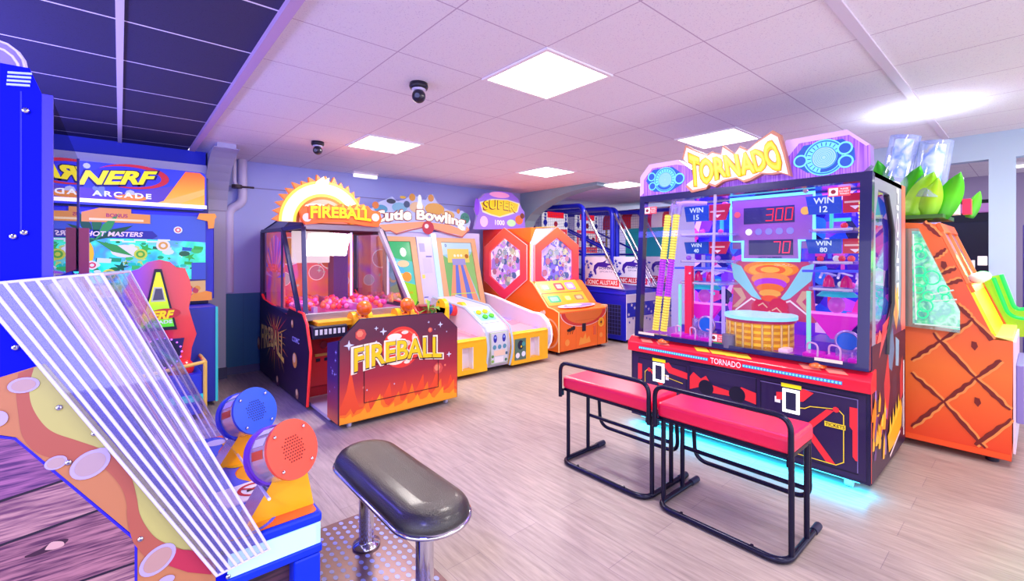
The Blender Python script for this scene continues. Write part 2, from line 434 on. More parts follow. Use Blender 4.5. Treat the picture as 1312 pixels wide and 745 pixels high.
# right wall with openings into the next room: header, posts, low walls
XR = 6.25
wr = MB()
wr.box(XR, XR + .12, -3.5, 3.6, 2.36, CEIL, PALE)
wr.box(XR, XR + .12, .145, .318, 0, 2.36, PALE); wr.box(XR, XR + .12, .66, 3.6, 0, 2.36, WB)
struct('wall_right', wr)
struct('wall_far', MB().box(9.6, 9.72, -3.5, 3.6, 0, CEIL, M('#a99bbd', .6)).box(XR + .12, 9.6, 3.5, 3.62, 0, CEIL, M('#a99bbd', .6)))
struct('wall_left', MB().box(-2.2, -2.1, 4.0, 8.0, 0, CEIL, M('#5c5aa8', .6)))
# steel portal frames: column with a haunch that runs up under the beam
def portal(x0, x1, y0, y1, mat, reach, name, base):
    mb = MB()
    mb.box(x0, x1, y0, y1, 0, 2.02 if reach else 2.3, mat)
    pts = [(y1, 1.98), (y0, 1.98)]
    for k in range(9):
        t = k / 8; pts.append((y0 - reach * (t ** 1.6), 1.98 + (CEIL - .045 - 1.98) * (1 - (1 - t) ** 1.7)))
    pts += [(y0 - reach, CEIL), (y1, CEIL)]
    mb.prism(pts, 'x', x0 + .02, x1 - .02, mat)
    mb.prism([(y0 - .012, 1.98), (y0, 1.98)] + [(q[0] - .0, q[1]) for q in pts[2:11]] + [(q[0] - .015, q[1] - .012) for q in pts[2:11][::-1]], 'x', x0 - .01, x1 + .01, mat)
    if base: mb.box(x0 - .012, x1 + .012, y0 - .012, y1, 0, .13, M('#4c4a72', .5))
    return struct(name, mb)
COLM = M('#bcbcd8', .5)
portal(.735, .945, 6.25, 6.52, COLM, .75, 'column', True)
portal(5.70, 5.93, 6.28, 6.52, WT, 1.7, 'column', False)
# header beam across the bay behind the gun game
struct('beam', MB().box(-2.1, .735, 6.15, 6.4, 2.30, CEIL, M('#2433d8', .5)).box(-2.1, .735, 6.08, 6.15, 2.33, 2.45, M('#e4e0ff', .5)))
# next room: light bars, dark cabinets seen through the openings
# ================================================================ ceiling fittings
LP = M('#fff6ec', .5, emit=8.0, ecol='#fff0e6')
def ceiling_light(x, y, label):
    t = thing('ceiling_light', (x, y, CEIL), label, 'ceiling light', 'square ceiling light panels')
    f = MB(); fr = Fr((x, y, CEIL), (1, 0, 0), (0, -1, 0))
    o = [(-.3, -.3), (.3, -.3), (.3, .3), (-.3, .3)]; i = [(-.275, -.275), (.275, -.275), (.275, .275), (-.275, .275)]
    f.ring(fr, o, i, .0, .012, WHITE); f.build('frame', t)
    MB().box(x - .275, x + .275, y - .275, y + .275, CEIL - .008, CEIL - .002, LP).build('diffuser', t)
    return t
for (x, y, lb) in ((2.1, 2.09, 'largest and nearest bright square ceiling panel, above the open floor'),
                   (2.1, 4.49, 'bright square ceiling panel above the dark red machine with flaming arch sign'),
                   (4.5, 4.49, 'bright square ceiling panel above the orange hexagon machine'),
                   (4.5, 2.09, 'bright square ceiling panel partly behind the purple marquee with jagged yellow lettering'),
                   (6.27, 4.49, 'smallest bright square ceiling panel in front of the basketball machines'),
                   ):
    ceiling_light(x, y, lb)
def area(name, loc, sx, sy, power, col, rot=(0, 0, 0)):
    l = bpy.data.lights.new(name, 'AREA'); l.shape = 'RECTANGLE'; l.size = sx; l.size_y = sy; l.energy = power; l.color = lin(col)[:3]
    o = bpy.data.objects.new(name, l); COL.objects.link(o); o.location = loc; o.rotation_euler = rot; return o
# the lamps' light: one area lamp in each ceiling panel, also the panels behind the camera
for i, (x, y) in enumerate(((2.1, 2.09), (2.1, 4.49), (4.5, 4.49), (4.5, 2.09), (6.27, 4.49), (2.1, -.31), (4.5, -.31), (2.1, -2.7), (-1.2, -.31), (8, 1.5))):
    area('panel_lamp', (x, y, CEIL - .02), .55, .55, (30 if i == 1 else 18) if i < 5 else 20, '#fff6f2')
# added unseen blue fill lights for the left bay, dark ceiling and blue machine
area('blue_fill', (-.8, 4.6, 2.45), .6, 1.6, 60, '#6a60ff', (0, 0, 0))
area('blue_fill', (-1.2, 3.6, 1.7),   .5, 2.0, 32, '#8078ff', (PI, 0, 0))
area('blue_fill', (-.7, .3, 2.35), .5, .8, 30, '#5a58ff', (math.radians(45), 0, 0))

def camera_dome(x, y, lb, s=1.0):
    t = thing('security_camera', (x, y, CEIL), lb, 'security camera', 'black dome cameras on the ceiling')
    K = M('#1c1a2c', .3)
    MB().lathe([(0, 0), (.052 * s, 0), (.055 * s, -.02 * s), (.05 * s, -.034 * s), (0, -.034 * s)], (x, y, CEIL), K).build('base', t)
    MB().lathe([(.040 * s, -.034 * s), (.041 * s, -.042 * s), (0, -.042 * s)], (x, y, CEIL), M('#cfc8ea', .3)).build('ring', t)
    b = MB().ball((x, y, CEIL - .075 * s), .04 * s, K); b.build('ball', t)
    MB().cyl((x - .02, y - .025, CEIL - .08 * s), (x - .03 * s, y - .034 * s, CEIL - .084 * s), .014 * s, M('#39406a', .1)).build('lens', t)
camera_dome(1.53, 2.74, 'black ball security camera hanging from the white ceiling near the largest light panel', 1.15)
camera_dome(1.535, 4.83, 'small black dome security camera on the ceiling left of the flaming arch sign', 1.15)
# emergency light on the ceiling edge by the back wall
t = thing('emergency_light', (2.62, 6.2, CEIL), 'white bulkhead emergency light under the ceiling at the back wall', 'emergency light')
MB().box(2.44, 2.80, 6.17, 6.23, CEIL - .03, CEIL, WHITE).build('housing', t, bevel=.006)
MB().box(2.45, 2.79, 6.175, 6.225, CEIL - .075, CEIL - .03, M('#ffffff', .3, emit=1.3, ecol='#f4f0ff')).build('diffuser', t, bevel=.008)
# drain pipe in the corner
t = thing('drain_pipe', (1.12, 6.3, 0), 'white plastic drain pipe in the corner beside the grey column', 'pipe')
PW = M('#d6d0ee', .35)
MB().tube(bend([(1.13, 6.33, CEIL), (1.13, 6.33, 2.08), (.99, 6.35, 2.0), (.99, 6.35, 1.0)], .09), .05, PW, 16).build('pipe', t)
MB().tube([(1.03, 6.24, CEIL), (1.03, 6.24, 2.32), (1.06, 6.27, 2.27)], .022, PW, 10).build('branch_pipe', t)
MB().cyl((1.06, 6.27, 2.25), (1.06, 6.27, 2.29), .055, M('#3b2a34', .5)).cyl((1.1, 6.26, 2.27), (1.24, 6.26, 2.27), .012, M('#3b2a34', .5)).build('clamp', t)
# ================================================================ blue coin-roll machine on the left
Y0, Y1 = 1.6, 2.6
BLUE = M('#010ad0', .6, spec=.12); BLUE2 = M('#0c34d8', .35, spec=.3)
SAND = M('#bdb866', .45); SALM = M('#c07c50', .45); ROSE = M('#b05c48', .45); RASP = M('#b82c48', .45); BUB = M('#b8a8d4', .4)
def px2(pts, y): 
    r = []
    for a, b in pts:
        p = at(a, b, y=y); r.append((p.x, p.z))
    return r
t = thing('coin_game_machine', (-.2, 2.1, 0), 'tall blue coin rolling machine with clear striped guards and two drum shooters at left', 'arcade machine')
def smooth2(P, n=5):
    """catmull-rom through 2D points"""
    out = []
    for i in range(len(P) - 1):
        p0 = P[max(i - 1, 0)]; p1 = P[i]; p2 = P[i + 1]; p3 = P[min(i + 2, len(P) - 1)]
        for k in range(n):
            s = k / n
            out.append(tuple(.5 * (2 * p1[j] + (p2[j] - p0[j]) * s + (2 * p0[j] - 5 * p1[j] + 4 * p2[j] - p3[j]) * s * s + (3 * p1[j] - p0[j] - 3 * p2[j] + p3[j]) * s ** 3) for j in (0, 1)))
    out.append(P[-1]); return out
# body with slanted front
slope_top = at(55, 362, y=Y0); slope_bot = at(292, 716, y=Y0)
XB = at(53, 134, y=Y0).x
zt = at(30, 86, y=Y0).z; zc = at(53, 120, y=Y0).z
out = [(-.72, .02), (-.72, zt), (XB - .02, zt), (XB, zc), (XB, slope_top.z), (slope_bot.x, slope_bot.z), (slope_bot.x, .50), (.24, .44), (.24, .02)]
b = MB().prism(out, 'y', Y0, Y1, BLUE)
body = b.build('body', t, bevel=.006)
# seam, screws and louvre
fs = Fr((0, Y0, 0), (1, 0, 0), (0, 0, 1))       # near side: u = x, v = z, n = -y
a = MB()
a.line(fs, px2([(27, 118), (27, 300)], Y0), .003, M('#0a14a8', .4), .0015)
a.build('seam', body)
for q in ((33, 142), (17, 303), (31, 298), (20, 445), (76, 522), (121, 555), (88, 592), (208, 654), (180, 690), (292, 738)):
    p = at(q[0], q[1], y=Y0)
    m = MB().ball((p.x, Y0 - .006, p.z), .0075, CHROME, (1, .6, 1), 10, 6).cyl((p.x, Y0 - .009, p.z), (p.x, Y0 - .0112, p.z), .003, M('#5b587c', .3), n=6)
    m.build('screw', t, label='shiny dome-headed screw')
a = MB()
for k in range(4):
    p = at(10 - k * .5, 93 + 5 * k, y=Y0); p2 = at(41 - k * .8, 95 + 5 * k, y=Y0)
    a.slab(fs, [(p.x, p.z - .003), (p2.x, p2.z - .003), (p2.x, p2.z + .002), (p.x, p.z + .002)], 0, .004, M('#bcd0ff', .3))
a.build('vent', t)
# printed side panel: sand waves, bubbles
def pa(lst): return px2(lst, Y0)
a = MB()
edge = pa([(58, 466), (276, 719)])
outline = pa([(-60, 502), (58, 466), (276, 719)]) + [(edge[1][0], .06), (-.02, .06)] + pa([(176, 760), (176, 690), (20, 560), (-60, 548)])
a.slab(fs, outline, 0, .004, SALM)
up_ = [(44, 471), (38, 495), (41, 519), (54, 541), (70, 554), (99, 564), (132, 576), (154, 592), (168, 611), (175, 636), (179, 658), (190, 678), (205, 692), (236, 704), (274, 717)]
crest = smooth2(pa(up_))
a.art(fs, crest + pa([(58, 466.5)]), SAND, .0052)
low = smooth2(pa([(24, 478), (21, 500), (24, 530), (30, 560), (50, 581), (85, 590), (115, 594), (134, 600), (154, 622), (162, 643), (163, 664), (169, 690), (178, 704), (190, 716), (205, 724)]))
mid = smooth2(pa(up_))
for i in range(len(low) - 1):
    k = int(i * (len(mid) - 1) / (len(low) - 1)); k2 = int((i + 1) * (len(mid) - 1) / (len(low) - 1))
    a.art(fs, [low[i], low[i + 1], mid[k2], mid[k]], ROSE, .0048)
a.art(fs, pa([(215, 702), (245, 704), (273, 718), (270, 735), (240, 732), (217, 724)]), RASP, .0056)
def bubble(c, rx, ry, rot, m1=BUB, m2=None, w=.006):
    p = at(c[0], c[1], y=Y0); k = 1.2 / FPX
    P = [(p.x + k * (rx * math.cos(q) * math.cos(rot) - ry * math.sin(q) * math.sin(rot)), p.z + k * (rx * math.cos(q) * math.sin(rot) + ry * math.sin(q) * math.cos(rot))) for q in [2 * PI * i / 24 for i in range(24)]]
    a.art(fs, P, m1, w)
    if m2:
        P2 = [(p.x + (x - p.x) * .78, p.z + (z - p.z) * .78) for x, z in P]; a.art(fs, P2, m2, w + .0006)
L2 = M('#bc9488', .4)
bubble((116, 594), 20, 16, .6, BUB, M('#b49a9c', .4)); bubble((124, 582), 11, 7, .4, BUB); bubble((72, 592), 10, 8, .2, BUB, M('#b89c98', .4))
bubble((31, 493), 13, 9, 0, BUB, M('#b89890', .4)); bubble((202, 716), 22, 16, .7, BUB, L2); bubble((-2, 536), 8, 9, 0, BUB); bubble((213, 742), 9, 6, 0, BUB)
a.build('side_panel', t)
# purple wood panel below
def plank_mat(name, c1, c2):
    return noise_mat(name, c1, c2, 9, (1.4, 1, 22), .45, 8, .36, .62)
a = MB()
wood = [plank_mat('dark_planks', '#4a1f5e', '#a0608c'), plank_mat('rosy_planks', '#6a3a5c', '#bc8c8c'), plank_mat('plum_planks', '#52244a', '#ac7480')]
cuts = [(556, 542), (642, 612), (706, 672), (800, 760)]
poly = pa([(-60, 552), (20, 562), (174, 692), (174, 800)])
rows = [([(-60, 552), (20, 562), (82, 615), (-60, 662)], wood[0]), ([(-60, 662), (82, 615), (127, 653), (-60, 720)], wood[1]),
        ([(-60, 720), (127, 653), (174, 692), (174, 720), (-60, 800)], wood[2]), ([(-60, 800), (174, 720), (174, 820), (-60, 900)], wood[1])]
for pts, m in rows: a.art(fs, pa(pts), m, .004)
for l in ([(-60, 662), (82, 615)], [(-60, 720), (127, 653)], [(-60, 800), (174, 720)]): a.line(fs, pa(l), .006, M('#1d0a2c', .5), .0046)
a.line(fs, pa([(-60, 552), (20, 562), (174, 692), (174, 800)]), .005, M('#2a1ad0', .4), .005)
kn = at(72, 697, y=Y0)
a.art(fs, smooth2(pa([(32, 712), (50, 704), (60, 698), (72, 692), (88, 690), (78, 700), (62, 706), (45, 712), (32, 714)])), M('#3a1533', .5), .0046)
a.art(fs, smooth2(pa([(58, 703), (66, 694), (80, 693), (82, 698), (70, 703), (58, 704)])), M('#d0a39c', .5), .005)
a.build('plank_panel', t)
# slanted playfield
n_s = Vector((slope_top.z - slope_bot.z, 0, slope_bot.x - slope_top.x)).normalized()
fsl = Fr((slope_bot.x, Y0, slope_bot.z), (0, 1, 0), (slope_top.x - slope_bot.x, 0, slope_top.z - slope_bot.z))
SL = (slope_top - slope_bot).length
if fsl.n.x < 0: fsl.n = -fsl.n
PF = cells_mat('playfield_print', ['#8f78e8', '#c9b4f6', '#d876c8', '#a888f0', '#7f5fe0', '#e3a5d8'], 7, (1, 1, 1), .25)
a = MB().slab(fsl, [(.02, .02), (.98, .02), (.98, SL - .01), (.02, SL - .01)], .001, .006, PF)
for k in range(9): a.line(fsl, [(.08 + .105 * k, .05), (.08 + .105 * k, SL - .05)], .012, M('#ddd6fb', .3), .008)
a.build('playfield', t)
ACR = clear_mat('clear_acrylic', '#f1eeff', .10, .03, .05, '#e4e0ff')
ROD = M('#dcd8ff', .15, emit=.10, ecol='#dcd8ff')
def guard(yy, tops, bots, r):
    g = MB(); T = [at(q[0], q[1], y=yy) for q in tops]; B = [at(q[0], q[1], y=yy) for q in bots]
    c = [T[0], T[-1], B[-1], B[0]]
    g.prism([(p.x, p.z) for p in c], 'y', yy - .002, yy + .002, ACR)
    o = g.build('guard', t, label='clear acrylic side guard with raised ribs')
    for p, q in zip(T, B):
        MB().tube([p + Vector((0, -.002, 0)), q + Vector((0, -.002, 0))], r, ROD, 8).build('rib', o)
    for p, q in ((T[0], T[-1]), (B[0], B[-1])): MB().tube([p, q], r * .9, ROD, 8).build('edge', o)
nT = 9
guard(Y0 - .02, [(-36 + 166 * k / 8, 366 - 15 * k / 8) for k in range(9)], [(278 + 67 * k / 8, 738 - 34 * k / 8) for k in range(9)], .0042)
guard(Y1, [(100 + 66 * k / 7, 353 - 6 * k / 7) for k in range(8)], [(236 + 52 * k / 7, 574 - 8 * k / 7) for k in range(8)], .0038)
# clear front sheet between the guards
c = [at(130, 352, y=Y0 - .02), at(345, 640, y=Y0 - .02), at(287, 558, y=Y1), at(166, 348, y=Y1)]
MB().poly([c[0], c[1], c[2], c[3]], clear_mat('front_acrylic', '#f6f0ff', .07, .04, .06, '#d8c8f6')).build('front_sheet', t)
cc = [c[0].lerp(c[1], .33), c[3].lerp(c[2], .33)]
for p, q in ((c[0], c[3]), (c[1], c[2])): MB().tube([p, q], .005, ROD, 8).build('sheet_edge', t)
# upright display glass with pictures behind
a = MB().box(XB - .004, XB + .001, Y0 + .03, Y1 - .03, slope_top.z + .02, zc - .02, cells_mat('display_print', ['#3b2d9c', '#8a3fc4', '#c8bff4', '#5b53d6', '#d65fae', '#2c2476'], 6, (1, 1, 1), .2))
a.build('display', t)
MB().box(XB + .012, XB + .016, Y0 + .01, Y1 - .01, slope_top.z + .01, zc, clear_mat('display_glass', '#e6e2ff', .42, .01)).build('display_glass', t)
for yy in (Y0 + .01, Y1 - .012): MB().box(XB, XB + .02, yy - .008, yy + .008, slope_top.z, zc, M('#3b33c8', .3)).build('glass_channel', t)
MB().box(XB + .02, XB + .05, Y1 - .06, Y1 - .02, 1.30, 1.56, M('#b5468c', .3)).build('hinge', t)
# scalloped translucent hair ornament on the roof
SW = clear_mat('milky_acrylic', '#d8ccff', .10, .2, .6, '#b7a2f4'); SWE = M('#e2d8ff', .2, emit=.25, ecol='#cfc0ff')
orn = None
def scallop(y, zb, x0, x1, h, n, w):
    P = [(x0, zb)]; 
    for k in range(n):
        for i in range(9):
            q = PI - PI * i / 8; r = (x1 - x0) / n / 2; c = x0 + r * (2 * k + 1)
            P.append((c + r * math.cos(q), zb + h * (1 - .16 * abs(k - n * .55)) + r * 1.2 * math.sin(q)))
    P.append((x1 + .01, zb)); 
    return P
for y, x0, x1, h, n in ((1.78, -.74, -.203, .05, 6), (1.90, -.76, -.206, .10, 5), (2.02, -.78, -.215, .14, 5)):
    P = scallop(y, zt, x0, x1, h, n, .02)
    o = MB().prism(P, 'y', y, y + .045, SW).build('hair_ornament', t, label='translucent lilac scalloped ornament')
    MB().tube([(q[0], y, q[1]) for q in P], .0035, SWE, 8).build('ornament_edge', o)
# console with lit strip, legs
zk = at(415, 655, y=Y0).z; XF = .525
art = cells_mat('console_print', ['#f0602c', '#f8b030', '#f4f0ea', '#3a56e8', '#f06a28', '#8fa2f2', '#ffd24a'], 4.5, (1, 1, 1), .25, noise=True)
a = MB().box(slope_bot.x - .03, XF, Y0, Y1, zk - .035, zk, BLUE2)
con = a.build('console', t, bevel=.01)
ft = Fr((slope_bot.x, Y0, zk), (1, 0, 0), (0, 1, 0))
W = XF - slope_bot.x
a = MB(); a.art(ft, rounded(.0, W - .012, .012, .988, .02), M('#f26a30', .25), .0015)
a.art(ft, smooth2([(0, .02), (.10, .02), (.16, .10), (.12, .22), (.18, .36), (.10, .48), (.14, .6), (.08, .75), (.13, .9), (.1, .98), (0, .98)]), M('#4b62e6', .25), .002)
a.art(ft, smooth2([(.06, .02), (.13, .06), (.19, .2), (.15, .32), (.20, .45), (.14, .55), (.10, .46), (.15, .34), (.12, .2), (.06, .1), (.06, .02)]), M('#f7a92c', .25), .0025)
a.dot(ft, .14, .13, .024, M('#fbe9b0', .3), .003); a.dot(ft, .17, .12, .02, M('#fbe9b0', .3), .0032); a.dot(ft, .155, .155, .02, M('#fbe9b0', .3), .0034)
a.hoop(ft, .2, .28, .03, .055, M('#e02c24', .3), .003); a.dot(ft, .13, .60, .05, M('#ffd028', .3), .003); a.dot(ft, .19, .66, .05, M('#f0402a', .3), .0034)
a.hoop(ft, .17, .86, .03, .06, M('#f6b32e', .3), .003); a.dot(ft, .09, .9, .04, M('#d6d0f4', .3), .003)
a.build('printed_top', con)
MB().box(slope_bot.x, XF - .006, Y0 + .004, Y0 + .02, zk - .105, zk - .036, M('#dfffff', .2, emit=1.1, ecol='#b8f4f4')).build('light_strip', t, label='glowing white-green light strip')
MB().box(XF - .02, XF - .006, Y0 + .004, Y1, zk - .105, zk - .036, M('#f0f0ff', .2, emit=.8, ecol='#e6e6ff')).build('light_strip', t, label='glowing white light strip')
MB().box(slope_bot.x - .03, XF, Y0, Y1, zk - .135, zk - .106, BLUE2).build('console_rail', t, bevel=.006)
for (xa, ya) in ((XF - .09, Y0 + .002), (XF - .09, Y1 - .09), ):
    MB().box(xa, xa + .085, ya, ya + .085, 0.0, zk - .136, BLUE2).build('leg', t, bevel=.008)
MB().prism([(.24, 0), (slope_bot.x - .05, zk - .14), (slope_bot.x + .005, zk - .14), (.36, 0)], 'y', Y0 + .002, Y0 + .05, BLUE2).build('leg', t, label='slanted blue leg')
MB().box(.25, XF - .02, Y0 + .06, Y1 - .05, .02, zk - .136, noise_mat('dark_wood', '#22102a', '#5a3346', 8, (1, 1, 12), .5, 5)).build('lower_panel', t)
# drum shooters
def drum(cx, cyy, czz, col, lb):
    d = thing('placeholder', (0, 0, 0), None, None) if False else None
    nrm = Vector((.40, -.84, .36)).normalized(); c = Vector((cx, cyy, czz)); back = c - nrm * .115
    u = nrm.cross(Vector((0, 0, 1))).normalized() * -1; v = nrm.cross(u) * -1
    if v.z < 0: v = -v
    ff = Fr(c, u, v); 
    if ff.n.dot(nrm) < 0: ff = Fr(c, -u, v)
    band = MB().cyl(back, c - nrm * .006, .090, M('#e9d9c8', .15, .6), n=36, cap=M('#6a4bd0', .3))
    o = band.build('drum', t, label=lb)
    MB().cyl(c - nrm * .012, c, .097, M(col, .3), n=40).build('face_plate', o)
    g = MB()
    for i in range(-4, 5):
        for j in range(-4, 5):
            uu, vv = (i + .5 * (j % 2)) * .0095, j * .0095
            if uu * uu + vv * vv < .043 ** 2: g.dot(ff, uu, vv, .0026, M('#0b1a5c' if 'blue' in lb else '#6a1410', .5), .001, 8)
    g.build('speaker_holes', o)
    for k in range(4):
        q = PI / 4 + k * PI / 2; p = ff.p(.080 * math.cos(q), .080 * math.sin(q), .002); MB().ball(p, .006, CHROME, (1, 1, 1), 10, 6).build('screw', o)
    MB().cyl(back - nrm * .004, back + nrm * .02, .097, M('#7a3fd0' if 'orange' in lb else '#2c46e0', .3), n=40).build('back_ring', o)
    mk = MB()
    for k, (q, m) in enumerate(((1.0, M('#f3a02c', .3)), (1.5, M('#2b2340', .3)), (2.0, M('#f4f0ff', .3)), (2.45, M('#f4f0ff', .3)), (2.9, M('#e65a2c', .3)))):
        for s_ in (-.10, .10):
            pass
        P = []
        for (dq, dn) in ((-.15, .03), (.15, .03), (.15, .085), (-.15, .085)):
            P.append(c - nrm * dn + (u * math.cos(q + dq) + v * math.sin(q + dq)) * .0915 if ff.u.dot(u) > 0 else c - nrm * dn + (-u * math.cos(q + dq) + v * math.sin(q + dq)) * .0915)
        mk.poly(P, m)
    mk.build('rim_marking', o)
    # wedge stand: yellow front, steel flank
    yb = cyy + .03; zb = zk + .001
    tri = [(cx - .135, zb), (cx + .075, zb), (cx + .045, czz - .06), (cx - .01, czz - .03)]
    w = MB().prism(tri, 'y', yb, yb + .10, M('#c7c3d8', .18, .9), M('#ffb81c', .35)); w.build('stand', t, bevel=.003, label='yellow wedge stand with steel flank')
p1 = at(376, 575, x=.442); p2 = at(328, 526, x=.435)
drum(.442, p1.y, p1.z, '#f4563c', 'drum with perforated orange face'); drum(.435, p2.y, p2.z, '#1856d8', 'drum with perforated blue face')
# warning card on the console
sg = MB(); fc = Fr((.30, p1.y + .19, zk + .004), (1, 0.12, 0), (-.12, 1, 0))
sg.slab(fc, [(-.02, 0), (.20, 0), (.20, .14), (-.02, .14)], -.002, .003, WHITE)
sg.hoop(fc, .085, .07, .04, .052, M('#c8303a', .3), .004); sg.line(fc, [(.055, .095), (.115, .045)], .01, M('#c8303a', .3), .0045)
sg.art(fc, [(.06, .06), (.11, .065), (.10, .08), (.065, .078)], BLACK, .0042)
sg.text(fc, 'NO', .165, .07, .02, M('#4a4a6a', .4), .004)
sg.build('warning_card', t)

# ================================================================ stool in front
t = thing('stool', (.93, 1.87, 0), 'black padded oblong stool on two chrome posts in the foreground', 'stool')
SX, SY, CXs, CYs = .160, .455, .93, 1.87
def stadium(r, L, n=16):
    P = []
    for k in range(n + 1): a = PI * k / n; P.append((r * math.cos(a), L + r * math.sin(a)))
    for k in range(n + 1): a = PI + PI * k / n; P.append((r * math.cos(a), -L + r * math.sin(a)))
    return P
def stack(mb, prof, L0, m, close=True):
    rings = []
    for r, z in prof: rings.append([Vector((CXs + x, CYs + y, z)) for x, y in stadium(r, L0)])
    n = len(rings[0]); V = [v for q in rings for v in q]
    mb.add(V, [(j * n + i, j * n + (i + 1) % n, (j + 1) * n + (i + 1) % n, (j + 1) * n + i) for j in range(len(rings) - 1) for i in range(n)], m, True)
    mb.add(rings[-1], [list(range(n))], m, True); mb.add(rings[0], [list(range(n))[::-1]], m)
LEA = noise_mat('black_leather', '#141012', '#1e191a', 260, (1, 1, 1), .34, 3, .3, .7, .3, coat=.3)
LEA.node_tree.nodes['Principled BSDF'].inputs['Coat Roughness'].default_value = .2; LEA.node_tree.nodes['Principled BSDF'].inputs['Specular IOR Level'].default_value = .7
a = MB(); stack(a, [(.148, .425), (.156, .432), (.157, .445), (.150, .462), (.136, .480), (.118, .491), (.09, .497), (.05, .5)], SY - SX, LEA); a.build('cushion', t)
a = MB(); stack(a, [(.150, .414), (.163, .417), (.166, .424), (.163, .431), (.150, .434)], SY - SX, CHROME); a.build('rim', t)
for y in (2.165, 1.60):
    p = MB().cyl((.92, y, .02), (.92, y, .414), .036, CHROME, n=28); o = p.build('post', t)
    MB().lathe([(0, .02), (.065, .02), (.065, .034), (.04, .042), (.036, .05)], (.92, y, 0), CHROME).build('flange', o)
a = MB().box(.60, 1.09, 1.25, 2.46, .002, .02, M('#7d5f62', .3, .5)); pl = a.build('base_plate', t, bevel=.004)
fp = Fr((0, 0, .0205), (1, 0, 0), (0, 1, 0)); a = MB(); HB = M('#a5aef8', .25)
for i in range(24):
    for j in range(11):
        x, y = .64 + j * .042, 1.3 + i * .049 + (j % 2) * .024
        if any((x - .92) ** 2 + (y - q) ** 2 < .08 ** 2 for q in (1.6, 2.165)) or y > 2.43: continue
        a.k = 0; a.dot(fp, x, y, .011, HB, .0006, 8, .016)
a.build('grip_pattern', pl)
MB().box(.60, 1.095, 1.245, 2.465, 0.0, .006, M('#caa36a', .4)).build('plate_edge', t)
# ================================================================ two red benches
TB = M('#1a1834', .25, .4); CUSH = noise_mat('red_vinyl', '#ff0c48', '#ff1c54', 3, rough=.36)
CUSH.node_tree.nodes['Principled BSDF'].inputs['Coat Weight'].default_value = .5; CUSH.node_tree.nodes['Principled BSDF'].inputs['Coat Roughness'].default_value = .25
def bench(ya, yb, lb):
    """seat from y=ya (far from tornado's right) to yb"""
    t = thing('bench', (2.52, (ya + yb) / 2, 0), lb, 'bench', 'red padded benches')
    x0, x1 = 2.355, 2.665
    c = MB().box(x0, x1, ya + .012, yb - .012, .515, .60, CUSH); c.build('cushion', t, bevel=.022, seg=3)
    MB().box(x0 + .01, x1 - .01, ya + .02, yb - .02, .498, .517, TB).build('seat_board', t)
    r = .0135
    # floor frame: one bar bent at the front corners
    fr = [(2.80, ya + .03, .018), (2.33, ya + .03, .018), (2.33, yb - .03, .018), (2.80, yb - .03, .018)]
    MB().tube(bend(fr, .09, 8), .016, TB, 12).build('floor_frame', t)
    for y in (ya + .03, yb - .03):
        for x in (2.40, 2.615): MB().tube([(x, y, .03), (x, y, .50)], r, TB, 12).build('leg', t)
        MB().tube([(2.72, y, .018), (2.80, y, .018)], .0195, M('#232040', .5), 12).build('rubber_foot', t)
    # backrest rail on the camera side
    rail = [(2.338, ya + .012, .46), (2.338, ya + .012, .70), (2.338, yb - .012, .70), (2.338, yb - .012, .46)]
    MB().tube(bend(rail, .07, 8), .0135, TB, 12).build('back_rail', t)
    [MB().box(2.333, 2.356, y - .006, y + .006, .47, .515, TB).build('rail_bracket', t) for y in (ya + .024, yb - .024)]
    # footrest loop on the far side
    loop = [(2.705, ya + .05, .51), (2.735, ya + .05, .17), (2.735, yb - .05, .17), (2.705, yb - .05, .51)]
    MB().tube(bend(loop, .08, 8), .0125, TB, 12).build('footrest', t)
    MB().tube([(2.625, ya + .03, .27), (2.625, yb - .03, .27)], .012, TB, 12).build('stretcher', t)
    for y in (ya + .18, yb - .18): MB().cyl((2.33, y, .028), (2.33, y, .040), .008, TB, n=10).build('bolt', t)
bench(.735, 1.462, 'red padded bench with black tube frame nearer the camera, before the big glass machine')
bench(1.478, 2.205, 'red padded bench with black tube frame farther from the camera, next to the other')
# ================================================================ fireball machine
X0, X1 = 1.31, 2.50
FBD = M('#2a1030', .4); MAR = M('#7c1f3a', .4); FRAME = M('#3a3a5e', .4, .2); TRIMG = M('#9d93a6', .3, .4); EDGE = M('#ff3a34', .3, emit=.35, ecol='#ff2a2a')
ORG1 = M('#ff7a1e', .4); ORG2 = M('#ffa51e', .4); ORG3 = M('#ffc928', .4); CRIM = M('#c02a3c', .4)
t = thing('ball_shooting_machine', (1.9, 5.0, 0), 'dark red arcade machine with sloped glass hood, flaming arch sign and front box', 'arcade machine')
